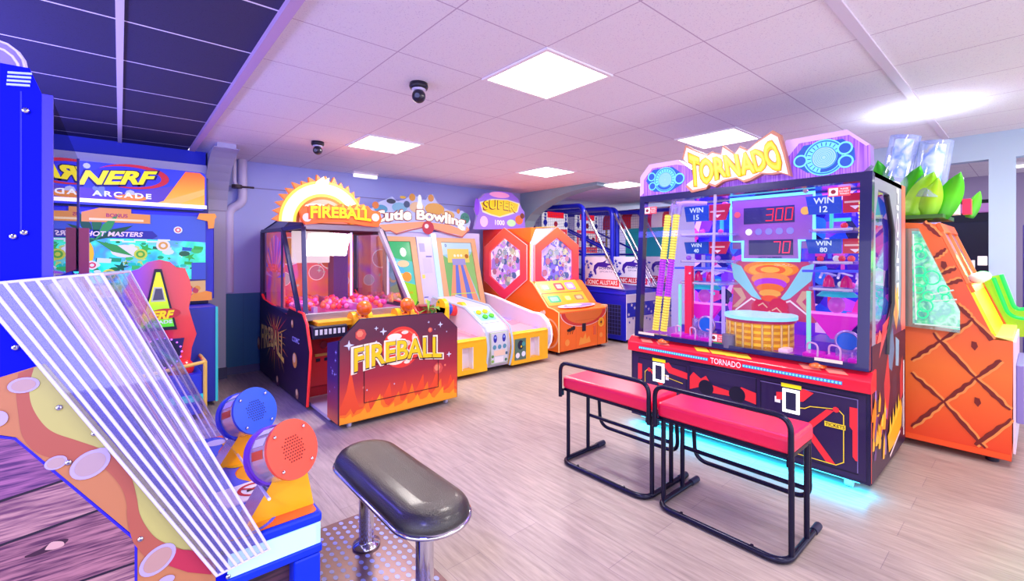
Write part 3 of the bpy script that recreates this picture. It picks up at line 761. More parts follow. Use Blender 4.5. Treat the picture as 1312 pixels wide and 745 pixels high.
# --- base body
base = MB().box(X0 + .03, X1 - .03, 4.72, 6.26, .04, .83, M('#a01e2c', .4)); body = base.build('body', t, bevel=.005)
prof = [(6.28, .99), (6.10, .90), (5.10, .835), (5.02, .905), (4.58, .885), (4.47, .80), (4.36, .56), (4.46, .03), (6.28, .03)]
for k, x in enumerate((X0, X1 - .03)):
    w_ = MB().prism(prof, 'x', x, x + .03, M('#24102c', .4)); side = w_.build('side_panel', t)
    path = [(x + .015, q[0], q[1] + .004) for q in prof[:-1]]
    MB().tube(path, .013, EDGE, 8).build('glowing_edge', side, label='red glowing edge strip')
    if k == 0:
        f = Fr((X0, 0, 0), (0, -1, 0), (0, 0, 1))      # u = -y, v = z, n = -x
        def P(lst): return [(-p.y, p.z) for p in (at(a, b, x=X0) for a, b in lst)]
        a = MB()
        a.art(f, [(-q[0], q[1]) for q in [(6.2, .93), (5.08, .82), (4.56, .85), (4.40, .56), (4.48, .08), (6.2, .08)]], M('#2c1238', .4), .001)
        c = P([(352, 430)])[0]; rays = [M('#ff8420', .4), M('#ffc43a', .4), M('#b83a3c', .4)]
        for i in range(26):
            q = 2 * PI * i / 26 + .1; L = .34 + .12 * ((i * 7) % 5) / 4; sx = 1.35
            if c[1] + L * math.sin(q) > .80: L = max(.1, (.80 - c[1]) / max(.1, math.sin(q)))
            d = .05
            a.art(f, [(c[0] + .10 * math.cos(q - .12) * sx, c[1] + .10 * math.sin(q - .12)), (c[0] + L * math.cos(q) * sx, c[1] + L * math.sin(q)), (c[0] + .10 * math.cos(q + .12) * sx, c[1] + .10 * math.sin(q + .12))], rays[i % 3], .002 + .0002 * (i % 3))
        a.dot(f, c[0], c[1], .17, M('#d8582e', .4), .0026, 20, .12)
        for (pp, r, m) in ((P([(378, 462)])[0], .075, M('#f0a048', .4)), (P([(381, 505)])[0], .05, M('#b07a50', .4)), (P([(375, 415)])[0], .04, M('#c98a4a', .4)), (P([(356, 488)])[0], .06, M('#6a2f4e', .4)), (P([(332, 440)])[0], .08, M('#c47c3e', .4))):
            a.dot(f, pp[0], pp[1], r, m, .003); a.dot(f, pp[0] - r * .2, pp[1] + r * .25, r * .6, M('#ffd898', .4), .0034)
        tc = P([(349, 432)])[0]
        arch = lambda u, v: (u, v * (1 + .9 * abs(u)) - .12 * abs(u))
        a.text(f, 'FIREBALL', tc[0], tc[1], .235, M('#4a1a3c', .4), .004, bold=.05, width=1.05, warp=arch)
        a.text(f, 'FIREBALL', tc[0], tc[1], .21, M('#ffd65a', .4), .005, bold=.02, width=1.0, warp=arch)
        tc = P([(379.5, 436)])[0]
        a.text(f, 'COSMIC', tc[0], tc[1], .05, M('#c8c4ff', .4), .004, bold=.01, width=.24, shear=.15)
        a.build('artwork', side)
# front of base: coin door, vent box, step plate
MB().box(X0 + .04, X1 - .03, 4.66, 4.72, .05, .70, M('#b3202c', .4)).build('front_panel', t)
d = MB().box(1.40, 1.66, 4.645, 4.66, .16, .62, M('#c42a30', .35)); d = d.build('coin_door', t)
MB().cyl((1.53, 4.645, .56), (1.53, 4.632, .56), .035, CHROME).build('lock', d)
MB().box(1.45, 1.60, 4.638, 4.645, .45, .475, M('#e8b860', .3, .5)).build('coin_slot', d)
MB().box(1.46, 1.50, 4.637, 4.645, .40, .43, DARK).build('return_slot', d)
MB().box(1.54, 1.58, 4.637, 4.645, .40, .43, DARK).build('return_slot', d)
vb = MB().box(1.35, 1.68, 4.40, 4.66, .66, .78, M('#26243e', .35)); vb = vb.build('ticket_box', t, bevel=.012)
for k in range(7): MB().box(1.375 + .042 * k, 1.40 + .042 * k, 4.395, 4.40, .70, .75, WHITE).build('light_slot', vb)
MB().box(X0 + .05, X1 - .05, 3.98, 4.70, .03, .06, M('#cfc6d8', .3, .4)).build('step_plate', t)
# yellow launcher housings and orange balls
sh = MB().box(1.40, 2.45, 4.42, 4.70, .76, .82, M('#f2a818', .35)).build('launcher_shelf', t, bevel=.01)
for x in (1.83, 2.30):
    for dx in (-.10, .05):
        h = MB().cyl((x + dx, 4.46, .80), (x + dx + .05, 4.46, .80), .085, M('#f8b31c', .3), n=28); h.build('launcher_wheel', t, bevel=.006)
    MB().cyl((x - .05, 4.46, .80), (x + .05, 4.46, .80), .03, M('#a01e22', .35)).build('axle', t)
    s_ = MB().cyl((x + .0, 4.40, .84), (x + .0, 4.37, .90), .014, M('#8a1a1a', .3)); s_ = s_.build('joystick', t)
    MB().ball((x, 4.36, .925), .075, M('#ff6a1c', .25, coat=.4)).build('ball_top', s_, label='orange ball knob')
    MB().box(x - .07, x + .07, 4.30, 4.38, .74, .78, M('#f4ead8', .3)).build('tray', t, bevel=.01)
# --- hood
zb, zt_ = .86, 1.735
bl, br = Vector((X0 + .04, 4.60, zb)), Vector((X1 - .02, 4.60, zb))
tl, tr = Vector((1.475, 5.10, zt_ + .02)), Vector((2.325, 5.10, zt_ + .02))
sl0, sl1 = Vector((X0 + .02, 4.72, zb)), Vector((X0 + .02, 5.32, zt_ - .01))      # slanted side strut
sr0, sr1 = Vector((X1 - .02, 4.72, zb)), Vector((X1 - .02, 5.32, zt_ - .01))
bkl, bkr = Vector((X0 + .02, 6.24, zb)), Vector((X1 - .02, 6.24, zb)); tkl, tkr = bkl + Vector((0, 0, .88)), bkr + Vector((0, 0, .88))
def bar(name, p, q, wd, m, par=t):
    d = (Vector(q) - Vector(p)).normalized(); s = d.cross(Vector((0, 0, 1)))
    if s.length < .05: s = Vector((1, 0, 0))
    s.normalize(); u = d.cross(s) * -1
    c = []
    for P_ in (Vector(p), Vector(q)): c += [P_ - s * wd - u * wd, P_ + s * wd - u * wd, P_ + s * wd + u * wd, P_ - s * wd + u * wd]
    return MB().hexa(c, m).build(name, par, bevel=.004)
lower = MB().box(X0 + .03, X1 - .02, 4.57, 4.63, .815, .885, TRIMG); lower.build('hood_sill', t, bevel=.006)
bar('front_post', bl, tl, .022, FRAME); bar('front_post', br, tr, .024, TRIMG)
bar('front_header', tl, tr, .03, TRIMG); bar('side_strut', sl0, sl1, .02, FRAME); bar('side_strut', sr0, sr1, .02, FRAME)
bar('back_post', bkl, tkl, .022, FRAME); bar('back_post', bkr, tkr, .022, FRAME)
bar('side_header', tkl, sl1, .02, FRAME); bar('side_header', tkr, sr1, .02, FRAME); bar('corner_header', sl1, tl, .022, FRAME); bar('corner_header', sr1, tr, .022, FRAME)
bar('side_mullion', Vector((X0 + .02, 5.36, zb)), sl1 + Vector((0, .03, 0)), .010, FRAME); bar('side_sill', bkl, sl0, .02, FRAME); bar('side_sill', bkr, sr0, .02, FRAME)
# roof: hipped dark panels
pk = [Vector((1.50, 5.30, 1.93)), Vector((2.30, 5.30, 1.93)), Vector((2.25, 5.95, 1.96)), Vector((1.56, 5.95, 1.96))]
rf = MB(); RM = M('#56567a', .3, .2)
rf.poly([tl, tr, pk[1], pk[0]], M('#6b6680', .35)); rf.poly([sl1, tl, pk[0]], RM); rf.poly([tkl, sl1, pk[0], pk[3]], RM); rf.poly([tr, sr1, pk[1]], RM); rf.poly([sr1, tkr, pk[2], pk[1]], RM)
rf.poly([tkl, pk[3], pk[2], tkr], RM); rf.poly(pk, RM); rf.build('roof', t)
for p, q in ((sl1, pk[0]), (tl, pk[0]), (tkl, pk[3]), (pk[0], pk[3]), (tr, pk[1]), (sr1, pk[1])): bar('roof_rib', p, q, .011, FRAME)
GLS = clear_mat('hood_glass', '#fff4ff', .06, .01)
MB().poly([bl, br, tr, tl], GLS).build('front_glass', t)
g = MB().poly([sl0, bl, tl, sl1], GLS); g.build('corner_glass', t); MB().poly([br, sr0, sr1, tr], GLS).build('corner_glass', t)
MB().poly([bkl, sl0, sl1, tkl], GLS).build('side_glass', t); MB().poly([sr0, bkr, tkr, sr1], GLS).build('side_glass', t)
# inside: play tray full of red and pink balls, cosmic back wall, glowing panel for the ceiling light's reflection
PK = cells_mat('cosmic_print', ['#7a3ad0', '#c04ad8', '#f0568a', '#ff8a5a', '#b84ae0', '#e0608e'], 1.7, (1, 1, 1), .3, emit=.35, noise=True)
bw = MB().box(X0 + .06, X1 - .06, 6.18, 6.22, zb, zt_, PK); bw = bw.build('back_wall', t)
fb = Fr((1.9, 6.178, 1.2), (1, 0, 0), (0, 0, 1)); a = MB()
for (u, v, r, m) in ((-.28, .30, .16, '#ffb070'), (.22, .2, .12, '#ff7a5a'), (-.35, -.05, .08, '#ffe0f4'), (.05, .02, .09, '#ff90b0'), (.4, -.1, .07, '#ffd0e8'), (-.1, .42, .07, '#f8d0a0')):
    a.dot(fb, u, v, r, M(m, .3, emit=.4), .002); a.hoop(fb, u, v, r * 1.02, r * 1.12, M('#ffffff', .3, emit=.3), .003)
for k in range(18): a.star(fb, random.uniform(-.52, .52), random.uniform(-.25, .5), random.uniform(.015, .035), M('#ffffff', .3, emit=.4), .004)
a.build('artwork', bw)
sw = MB().box(X0 + .05, X0 + .058, 5.38, 6.18, zb, zt_ - .03, PK).build('side_art', t)
a = MB(); fs2 = Fr((X0 + .049, 0, 0), (0, -1, 0), (0, 0, 1))
for i in range(14):
    q = PI * (i + .5) / 14; a.art(fs2, [(-5.78 + .08 * math.cos(q), 1.18 + .08 * math.sin(q)), (-5.78 + .42 * math.cos(q - .05), 1.18 + .5 * math.sin(q - .05)), (-5.78 + .42 * math.cos(q + .05), 1.18 + .5 * math.sin(q + .05))], M('#f0a0e8' if i % 2 else '#8a6af0', .3, emit=.3), .001)
a.text(fs2, 'FIREBALL', -5.78, 1.30, .09, M('#ff5a30', .3, emit=.6), .003, bold=.03, width=.62)
a.build('artwork', sw)
tray = MB().box(X0 + .05, X1 - .05, 4.68, 6.2, zb - .03, zb + .0, M('#b43a8e', .3)).build('play_tray', t)
balls = [M('#ff3a48', .25, emit=.15), M('#ff6a4a', .25, emit=.15), M('#e84aa8', .25, emit=.15), M('#ff8ac0', .25, emit=.1)]
rng = random.Random(3); ptr = MB()
bb = MB()
for i in range(240):
    x, y = rng.uniform(X0 + .1, X1 - .1), 4.75 + 1.35 * rng.random() ** .8
    if abs(x - (1.5 + (y - 4.7) * .35)) < .04 or abs(x - (1.95 + (y - 4.7) * .2)) < .04: continue
    bb.ball((x, y, zb + .028 + rng.uniform(0, .05)), .03, balls[i % 4], (1, 1, 1), 10, 6)
o = bb.build('ball_bed', t); o['kind'] = 'stuff'
for k in range(2):
    MB().box(1.46 + .45 * k, 1.5 + .45 * k, 4.72, 6.1, zb + .0, zb + .07, M('#f0d0f8', .2, .3)).build('divider', t)
    # tall inner pillar with light tube
MB().box(2.02, 2.20, 5.75, 5.95, zb, zt_, M('#6a2f86', .3)).build('inner_pillar', t)
MB().cyl((2.23, 5.72, zb), (2.23, 5.72, zt_), .014, M('#d8d0ff', .2, emit=2.2, ecol='#c8c0ff'), n=10).build('light_tube', t)
MB().box(1.45, 1.86, 5.42, 5.46, 1.36, 1.72, M('#fff2ea', .3, emit=.75, ecol='#fff2ea')).build('reflection_panel', t, bevel=.01, label='glowing white panel imitating a ceiling light reflected in the glass')  # glowing panel added as the ceiling light's reflection in the hood
# --- flaming arch sign
ya = 5.08
fa = Fr((0, ya, 0), (1, 0, 0), (0, 0, 1))
def PX(lst, y): return [(p.x, p.z) for p in (at(a, b, y=y) for a, b in lst)]
c0 = at(415, 286, y=ya); R0 = .455; R1 = .285
HOT = M('#fff0c0', .4, emit=1.7, ecol='#ffeab0'); HOT2 = M('#ffd850', .4, emit=1.3, ecol='#ffce40'); FL = M('#ff8a3a', .4, emit=.8, ecol='#ff7a30')
rng = random.Random(5); outl = []
for k in range(37):
    q = PI - PI * k / 36; r = R0 * (1.0 if k % 2 == 0 else 1.10 + .08 * rng.random()); q2 = q + (.05 if k % 2 else 0)
    outl.append((c0.x + r * math.cos(q2) * .98, c0.z + r * math.sin(q2) * .98))
a = MB().slab(fa, outl, -.05, .0, FL, FL); arch_o = a.build('flame_arch', t, label='glowing orange flame arch sign')
a = MB()
for (ra, rb, m, w_) in ((R1, R0 * .99, HOT2, .004), (R1 + .03, R0 * .93, HOT, .006)): a.hoop(fa, c0.x, c0.z, ra, rb, m, w_, 36, a0=0, a1=PI)
a.hoop(fa, c0.x, c0.z, R1 - .03, R1, M('#a85a1c', .4), .007, 36, a0=0, a1=PI)
a.art(fa, [(c0.x + (R1 - .03) * math.cos(PI * k / 24), c0.z + (R1 - .03) * math.sin(PI * k / 24)) for k in range(25)], M('#ffb0a0', .4, emit=.75, ecol='#ff9c90'), .006)
for (u, v, rx, ry) in ((-.08, .17, .12, .035), (.10, .12, .07, .06), (-.02, .08, .10, .03)): a.dot(fa, c0.x + u, c0.z + v, rx, M('#fff2e8', .4, emit=.9), .008, 16, ry)
top = at(413, 232, y=ya); a.art(fa, PX([(402, 243), (405, 233), (415, 226), (416, 231), (422, 228), (420, 242)], ya), M('#fff0d8', .4, emit=1.0), .004)
a.build('flame_glow', arch_o)
ys = 5.02
fs3 = Fr((0, ys, 0), (1, 0, 0), (0, 0, 1))
plate = PX([(386, 282), (384, 270), (392, 264), (402, 268), (405, 262), (412, 266), (420, 261), (428, 265), (437, 261), (446, 265), (455, 262), (462, 266), (470, 264), (476, 270), (486, 272), (488, 282), (484, 291), (470, 290), (440, 285), (420, 285), (400, 287), (391, 288)], ys)
a = MB().slab(fs3, plate, -.03, .02, M('#ff5a28', .4, emit=.35), M('#ff6a2a', .4, emit=.45)); sg = a.build('name_sign', t)
a = MB()
for px_ in (392.5, 480): 
    q = at(px_, 279, y=ys); a.dot(fs3, q.x, q.z, .045, M('#f6d8e6', .4, emit=.5), .024)
for px_ in range(402, 474, 9): 
    q = at(px_, 266, y=ys); a.art(fs3, [(q.x - .035, q.z - .03), (q.x + .005, q.z + .035), (q.x + .035, q.z - .03)], M('#ffa63a', .4, emit=.8), .023)
tc = at(437, 276, y=ys)
warp = lambda u, v: (u, v * (1 + .25 * abs(u)) + .03 - .12 * u * u)
a.text(fs3, 'FIREBALL', tc.x, tc.z - .005, .135, M('#b0421a', .4), .026, bold=.05, width=.70, warp=warp)
a.text(fs3, 'FIREBALL', tc.x, tc.z - .005, .118, M('#ffe000', .4, emit=1.0, ecol='#ffd800'), .03, bold=.03, width=.66, warp=warp)
a.build('lettering', sg)
# --- front box
yf = 3.75
ff = Fr((0, yf, 0), (1, 0, 0), (0, 0, 1))
sh = PX([(434.5, 546), (435.5, 438), (461.6, 410), (566.7, 401.5), (585.5, 420), (585.5, 511.6)], yf)
zl = min(q[1] for q in sh); sh[0] = (sh[0][0], .05); sh[5] = (sh[5][0], .05)
grad = ramp_mat('fire_print', 'z', .05, .75, [(0, '#ff9a1e'), (.22, '#e8482c'), (.5, '#a8243a'), (1, '#5c2440')], .4)
xl, xr = sh[0][0], sh[5][0]
bx = MB().slab(ff, sh, -.02, 0, M('#1c0c20', .4), grad)
fp_ = bx.build('front_panel', t, label='front panel printed with flames')
inner = [(xl, .05), (xl, .72), (xl + .03, .735), (xl + .03, .05)]
a = MB().prism([(yf + .02, .05), (yf + .02, .745), (yf + .27, .69), (yf + .27, .05)], 'x', xl - .004, xl + .02, ramp_mat('side_print', 'z', .05, .7, [(0, '#e8662c'), (.2, '#a83048'), (.55, '#54246a'), (1, '#3a2060')], .4)); sp_ = a.build('box_side', t)
a = MB(); fL = Fr((xl - .004, 0, 0), (0, -1, 0), (0, 0, 1)); rng = random.Random(11)
for k in range(9): a.star(fL, -(yf + rng.uniform(.05, .24)), rng.uniform(.25, .65), rng.uniform(.01, .024), M('#c8b8ff', .4), .002)
a.build('artwork', sp_)
MB().prism([(yf + .02, .05), (yf + .02, .745), (yf + .27, .69), (yf + .27, .05)], 'x', xr - .02, xr, M('#1a0c20', .4)).build('box_side', t)
MB().box(xl, xr, yf + .25, yf + .27, .05, .68, M('#6a1c30', .4)).build('box_back', t)
MB().box(xl + .02, xr - .02, yf + .02, yf + .25, .60, .64, M('#4a1a30', .4)).build('seat_board', t)
a = MB()
# flames along the bottom
rng = random.Random(2)
def flames(n, h0, h1, m, w_, ph):
    P = [(xl + .004, .056)]; 
    W_ = xr - xl - .008
    for k in range(n):
        x_ = xl + .004 + W_ * k / n; hh = h0 + (h1 - h0) * rng.random() * (1.25 if (k * 5 + ph) % 4 == 0 else .7)
        P += [(x_, .056 + h0 * .55 + .03 * rng.random()), (x_ + W_ / n * .35, .056 + hh * .6), (x_ + W_ / n * (.55 + .25 * rng.random()), .056 + hh), (x_ + W_ / n * .8, .056 + hh * .5)]
    P += [(xr - .004, .056 + h0 * .6), (xr - .004, .056)]
    a.art(ff, P, m, w_)
flames(7, .16, .40, M('#f0502a', .4), .001, 0); flames(8, .11, .27, M('#ff7a24', .4), .0016, 1); flames(9, .06, .17, M('#ffa824', .4), .0022, 2)
fc_ = at(514.7, 445, y=yf); R = .185
a.dot(ff, fc_.x, fc_.z, R, M('#e83a34', .4), .003, 36); a.hoop(ff, fc_.x, fc_.z, R * .80, R * .86, M('#ff7a5a', .4), .0036, 36, a0=.3, a1=2.6)
for (u, v, rx, ry, m) in ((-.07, .10, .07, .03, '#fff0e0'), (.03, .13, .035, .016, '#ffe0d0'), (.12, .07, .02, .04, '#ffd8c8'), (-.06, -.12, .075, .03, '#fff0d8'), (.05, -.14, .03, .015, '#ffe8d0'), (.03, .03, .06, .03, '#ffc0b0')): a.dot(ff, fc_.x + u, fc_.z + v, rx, M(m, .4), .004, 16, ry)
for (q, r) in (((447, 443), .045), ((491, 425), .035), ((564, 416), .03), ((575, 454), .03), ((549, 413), .014), ((482, 421), .02), ((482, 438), .012), ((572, 425), .01), ((557, 422), .008), ((470, 500), .010), ((505, 492), .010)):
    p = at(q[0], q[1], y=yf); a.star(ff, p.x, p.z, r, M('#d8e0ff', .4), .003, inner=.32)
for (q, r) in (((462, 429), .05), ((561, 472), .055), ((551, 423), .025), ((570, 468), .014), ((466, 497), .015)):
    p = at(q[0], q[1], y=yf); a.dot(ff, p.x, p.z, r, M('#d8504a', .4), .003, 7); a.dot(ff, p.x - r * .15, p.z + r * .15, r * .6, M('#f08a6a', .4), .0034, 6)
tc = at(513, 451.5, y=yf)
wp = lambda u, v: (u, v * (1 + .35 * abs(u)) - .16 * u * u + .02)
a.text(ff, 'FIREBALL', tc.x, tc.z, .205, M('#fff2da', .4), .0052, bold=.07, width=.905, warp=wp)
a.text(ff, 'FIREBALL', tc.x + .004, tc.z - .004, .185, M('#3a1424', .4), .006, bold=.035, width=.865, warp=wp)
a.text(ff, 'FIREBALL', tc.x, tc.z, .172, M('#ffd21c', .4), .0068, bold=.025, width=.85, warp=wp)
hatch = PX([(466.4, 469), (561.3, 454.5), (561.3, 497), (466.4, 515)], yf)
hx0, hx1 = hatch[0][0], hatch[1][0]; hz0, hz1 = (hatch[2][1] + hatch[3][1]) / 2, (hatch[0][1] + hatch[1][1]) / 2
a.line(ff, [(hx0, hz0), (hx0, hz1), (hx1, hz1), (hx1, hz0), (hx0, hz0)], .006, M('#2a0c1c', .4), .0047)
a.build('artwork', fp_)
for (a_, b_) in ((sh[0], sh[1]), (sh[1], sh[2]), (sh[2], sh[3]), (sh[3], sh[4]), (sh[4], sh[5])):
    MB().tube([(a_[0], yf + .008, a_[1]), (b_[0], yf + .008, b_[1])], .008, M('#2a2038', .3, .3), 8).build('edge_strip', t)
for x in (xl + .1, xr - .1):
    MB().cyl((x - .012, yf + .05, .024), (x + .012, yf + .05, .024), .024, M('#c8c4d8', .3), n=18).build('caster', t)
    MB().box(x - .018, x + .018, yf + .03, yf + .07, .03, .052, CHROME).build('caster_fork', t)
for (x, y) in ((X0 + .1, 4.8), (X1 - .1, 4.8), (X0 + .1, 6.1), (X1 - .1, 6.1)): MB().cyl((x, y, 0), (x, y, .04), .03, DARK, n=14).build('foot', t)
# ================================================================ two-lane bowling machine
t = thing('bowling_machine', (3.55, 5.3, 0), 'white and yellow two-lane bowling machine with tilted screens beside the orange hexagon machine', 'arcade machine')
BW = M('#d2cde4', .3, coat=.2); BY = M('#ffc21c', .35); TAN = M('#c39a72', .4); PINK = M('#f09cb4', .35)
xa, xb, xc, xd, xe, xf = 2.62, 2.70, 3.38, 3.77, 4.42, 4.48
def wall(x0, x1, nm='side_wall'):
    pr = [(6.1, .05), (6.1, .86), (5.6, .80), (5.0, .68), (4.72, .63)]
    for k in range(9):
        q = PI / 2 - PI * k / 8; pr.append((4.62 - .26 * math.cos(q) + .0, .36 + .27 * math.sin(q)))
    pr += [(4.62, .05)]
    MB().prism(pr, 'x', x0, x1, BW).build(nm, t, bevel=.006)
    e = MB().tube([(x1 if x0 > 3 else x0, q[0], q[1]) for q in pr[1:14]], .012, M('#ffffff', .3, emit=.25, ecol='#e8f0ff'), 8).build('edge_trim', t)
for x0, x1 in ((xa, xb), (xe, xf)): wall(x0, x1)
# lanes with printed beds and yellow fronts
LB = cells_mat('lane_print', ['#f3a6b4', '#f7c9c4', '#b99ae8', '#f3a6b4', '#ee8fa6'], 4, (1, 1, 1), .25)
for x0, x1, left in ((xb, xc, True), (xd, xe, False)):
    l = MB().hexa([(x0, 4.5, .08), (x1, 4.5, .08), (x1, 5.9, .08), (x0, 5.9, .08), (x0, 4.5, .425), (x1, 4.5, .425), (x1, 5.9, .56), (x0, 5.9, .56)], LB); lane = l.build('lane_bed', t)
    yf_ = MB()
    # yellow front with recessed white pocket(s)
    f = Fr((0, 4.40, 0), (1, 0, 0), (0, 0, 1)); w_ = x1 - x0
    px0, px1 = (x0 + w_ * .46, x0 + w_ * .70) if left else (x0 + w_ * .50, x0 + w_ * .76)
    lo, hi = .10, .36
    yf_.box(x0, px0, 4.38, 4.52, .045, .415, BY).box(px1, x1, 4.38, 4.52, .045, .415, BY).box(px0, px1, 4.38, 4.52, .045, lo, BY).box(px0, px1, 4.38, 4.52, hi, .415, BY)
    y_ = yf_.build('front_panel', t, label='yellow front panel')
    p_ = MB().box(px0, px1, 4.47, 4.52, lo, hi, M('#e6dcec', .4)); p_.box(px0, px0 + .01, 4.385, 4.5, lo, hi, WHITE).box(px1 - .01, px1, 4.385, 4.5, lo, hi, WHITE)
    p_.build('ball_pocket', y_)
    lip = MB().prism([(4.38, .415), (4.52, .415), (4.52, .44), (4.42, .455), (4.38, .44)], 'x', x0, x1, BY); lip.build('front_lip', y_, bevel=.006)
    if not left:
        a = MB(); a.box(x0 + .05, x0 + .24, 4.372, 4.38, .10, .37, M('#5a7a6a', .4))
        f2 = Fr((0, 4.372, 0), (1, 0, 0), (0, 0, 1)); cx = x0 + .145
        a.dot(f2, cx, .29, .05, M('#1e2440', .4), .002, 16, .06); a.dot(f2, cx - .05, .16, .035, WHITE, .002); a.dot(f2, cx + .05, .17, .035, M('#e8f0ff', .4), .002); a.dot(f2, cx + .05, .30, .03, M('#4aa0a0', .4), .003); a.dot(f2, cx + .01, .27, .014, YEL, .004)
        a.build('notice_panel', y_)
# centre console
pr = [(4.46, .05), (4.40, .30), (4.44, .50), (4.50, .56), (4.86, .76), (5.7, .84), (5.7, .05)]
cc_ = MB().prism(pr, 'x', xc, xd, BW); con = cc_.build('centre_console', t, bevel=.006)
for x in (xc, xd):
    pts = [(4.42 - .06 * math.sin(PI * k / 10), .05 + .50 * k / 10) for k in range(11)]
    MB().tube([(x, q[0], q[1]) for q in pts] + [(x, 4.86, .77), (x, 5.65, .85)], .014, M('#dfe6ff', .25, emit=.5, ecol='#c8d8ff'), 8).build('edge_trim', con)
f = Fr((0, 4.392, 0), (1, 0, 0), (0, 0, 1)); mx = (xc + xd) / 2
a = MB().box(xc + .06, xd - .06, 4.388, 4.42, .10, .49, M('#b9c9b0', .4)).box(xc + .07, xd - .07, 4.384, 4.39, .11, .48, M('#d7dce6', .4))
f = Fr((0, 4.384, 0), (1, 0, 0), (0, 0, 1))
for s_ in (-.07, .07):
    a.dot(f, mx + s_, .415, .028, M('#2a2fae', .4), .002, 16, .05); a.dot(f, mx + s_, .43, .014, M('#8aa0ff', .4, emit=.3), .003)
for s_ in (-.08, 0, .08): a.dot(f, mx + s_, .31, .03, M('#5a9ab8', .4), .002, 8)
a.art(f, [(mx - .09, .20), (mx + .09, .20), (mx + .09, .27), (mx - .09, .27)], M('#f4d8c0', .4), .002); a.art(f, [(mx - .08, .12), (mx + .06, .12), (mx + .06, .19), (mx - .08, .19)], WHITE, .003)
for u, v, m in ((-.11, .2, '#5f9a4e'), (.11, .22, '#3f6a8e'), (-.11, .14, '#8ac04e'), (.10, .14, '#4a7a5a')): a.dot(f, mx + u, v, .02, M(m, .4), .003, 9)
a.build('coin_panel', con)
fpn = Fr((mx, 4.50, .56), (1, 0, 0), (0, .36, .20))
a = MB().slab(fpn, rounded(-.15, .15, .06, .36, .03), .002, .008, M('#c9e4f0', .35))
a.art(fpn, rounded(-.13, .13, .10, .33, .03), M('#8ccde0', .35), .009); cp = a.build('button_panel', con)
for (u, v, m) in ((-.07, .27, '#e8c81c'), (.04, .28, '#f0d428'), (-.03, .17, '#4aba30'), (.08, .18, '#58c83a')):
    p = fpn.p(u, v, .008); MB().cyl(p, p + fpn.n * .025, .036, M(m, .25, emit=.15), n=20).build('button', cp)
# pins roller assembly on the left lane
yl = 5.1
for px_, py_ in ((567, 394), (591, 398)):
    p = at(px_, py_, y=yl); 
    MB().cyl((p.x - .03, yl, p.z), (p.x + .03, yl, p.z), .115, BY, n=28).box(p.x - .03, p.x + .03, yl - .115, yl + .115, p.z - .22, p.z, BY).build('roller_bracket', t)
p0 = at(569, 396, y=yl); p1 = at(590, 399, y=yl)
for k, m in enumerate(('#2a4fd0', '#e03a3a', '#2a4fd0')):
    d = (p1 - p0) / 3; MB().cyl(p0 + d * k, p0 + d * (k + .96), .075, M(m, .3), n=24).build('roller', t)
pl = at(549, 395, y=5.2); a = MB(); a.cyl((pl.x, 5.2, .55), (pl.x, 5.2, pl.z + .02), .02, M('#8a5a30', .5), n=10)
for i in range(12):
    q = 2 * PI * i / 12; a.poly([(pl.x, 5.2, pl.z), (pl.x + .13 * math.cos(q) - .03 * math.sin(q), 5.2 + .13 * math.sin(q), pl.z + .07 * ((i % 3) - .6)), (pl.x + .17 * math.cos(q), 5.2 + .17 * math.sin(q), pl.z - .02 + .04 * (i % 2)), (pl.x + .13 * math.cos(q) + .03 * math.sin(q), 5.2 + .13 * math.sin(q), pl.z + .07 * ((i % 3) - .6) - .02)], M('#3f7a2a' if i % 2 else '#7ab04a', .5))
a.build('palm_ornament', t)
# back tower
MB().box(xa + .0, xf, 6.02, 6.30, .05, 1.80, M('#bcb8e4', .35)).build('back_tower', t)
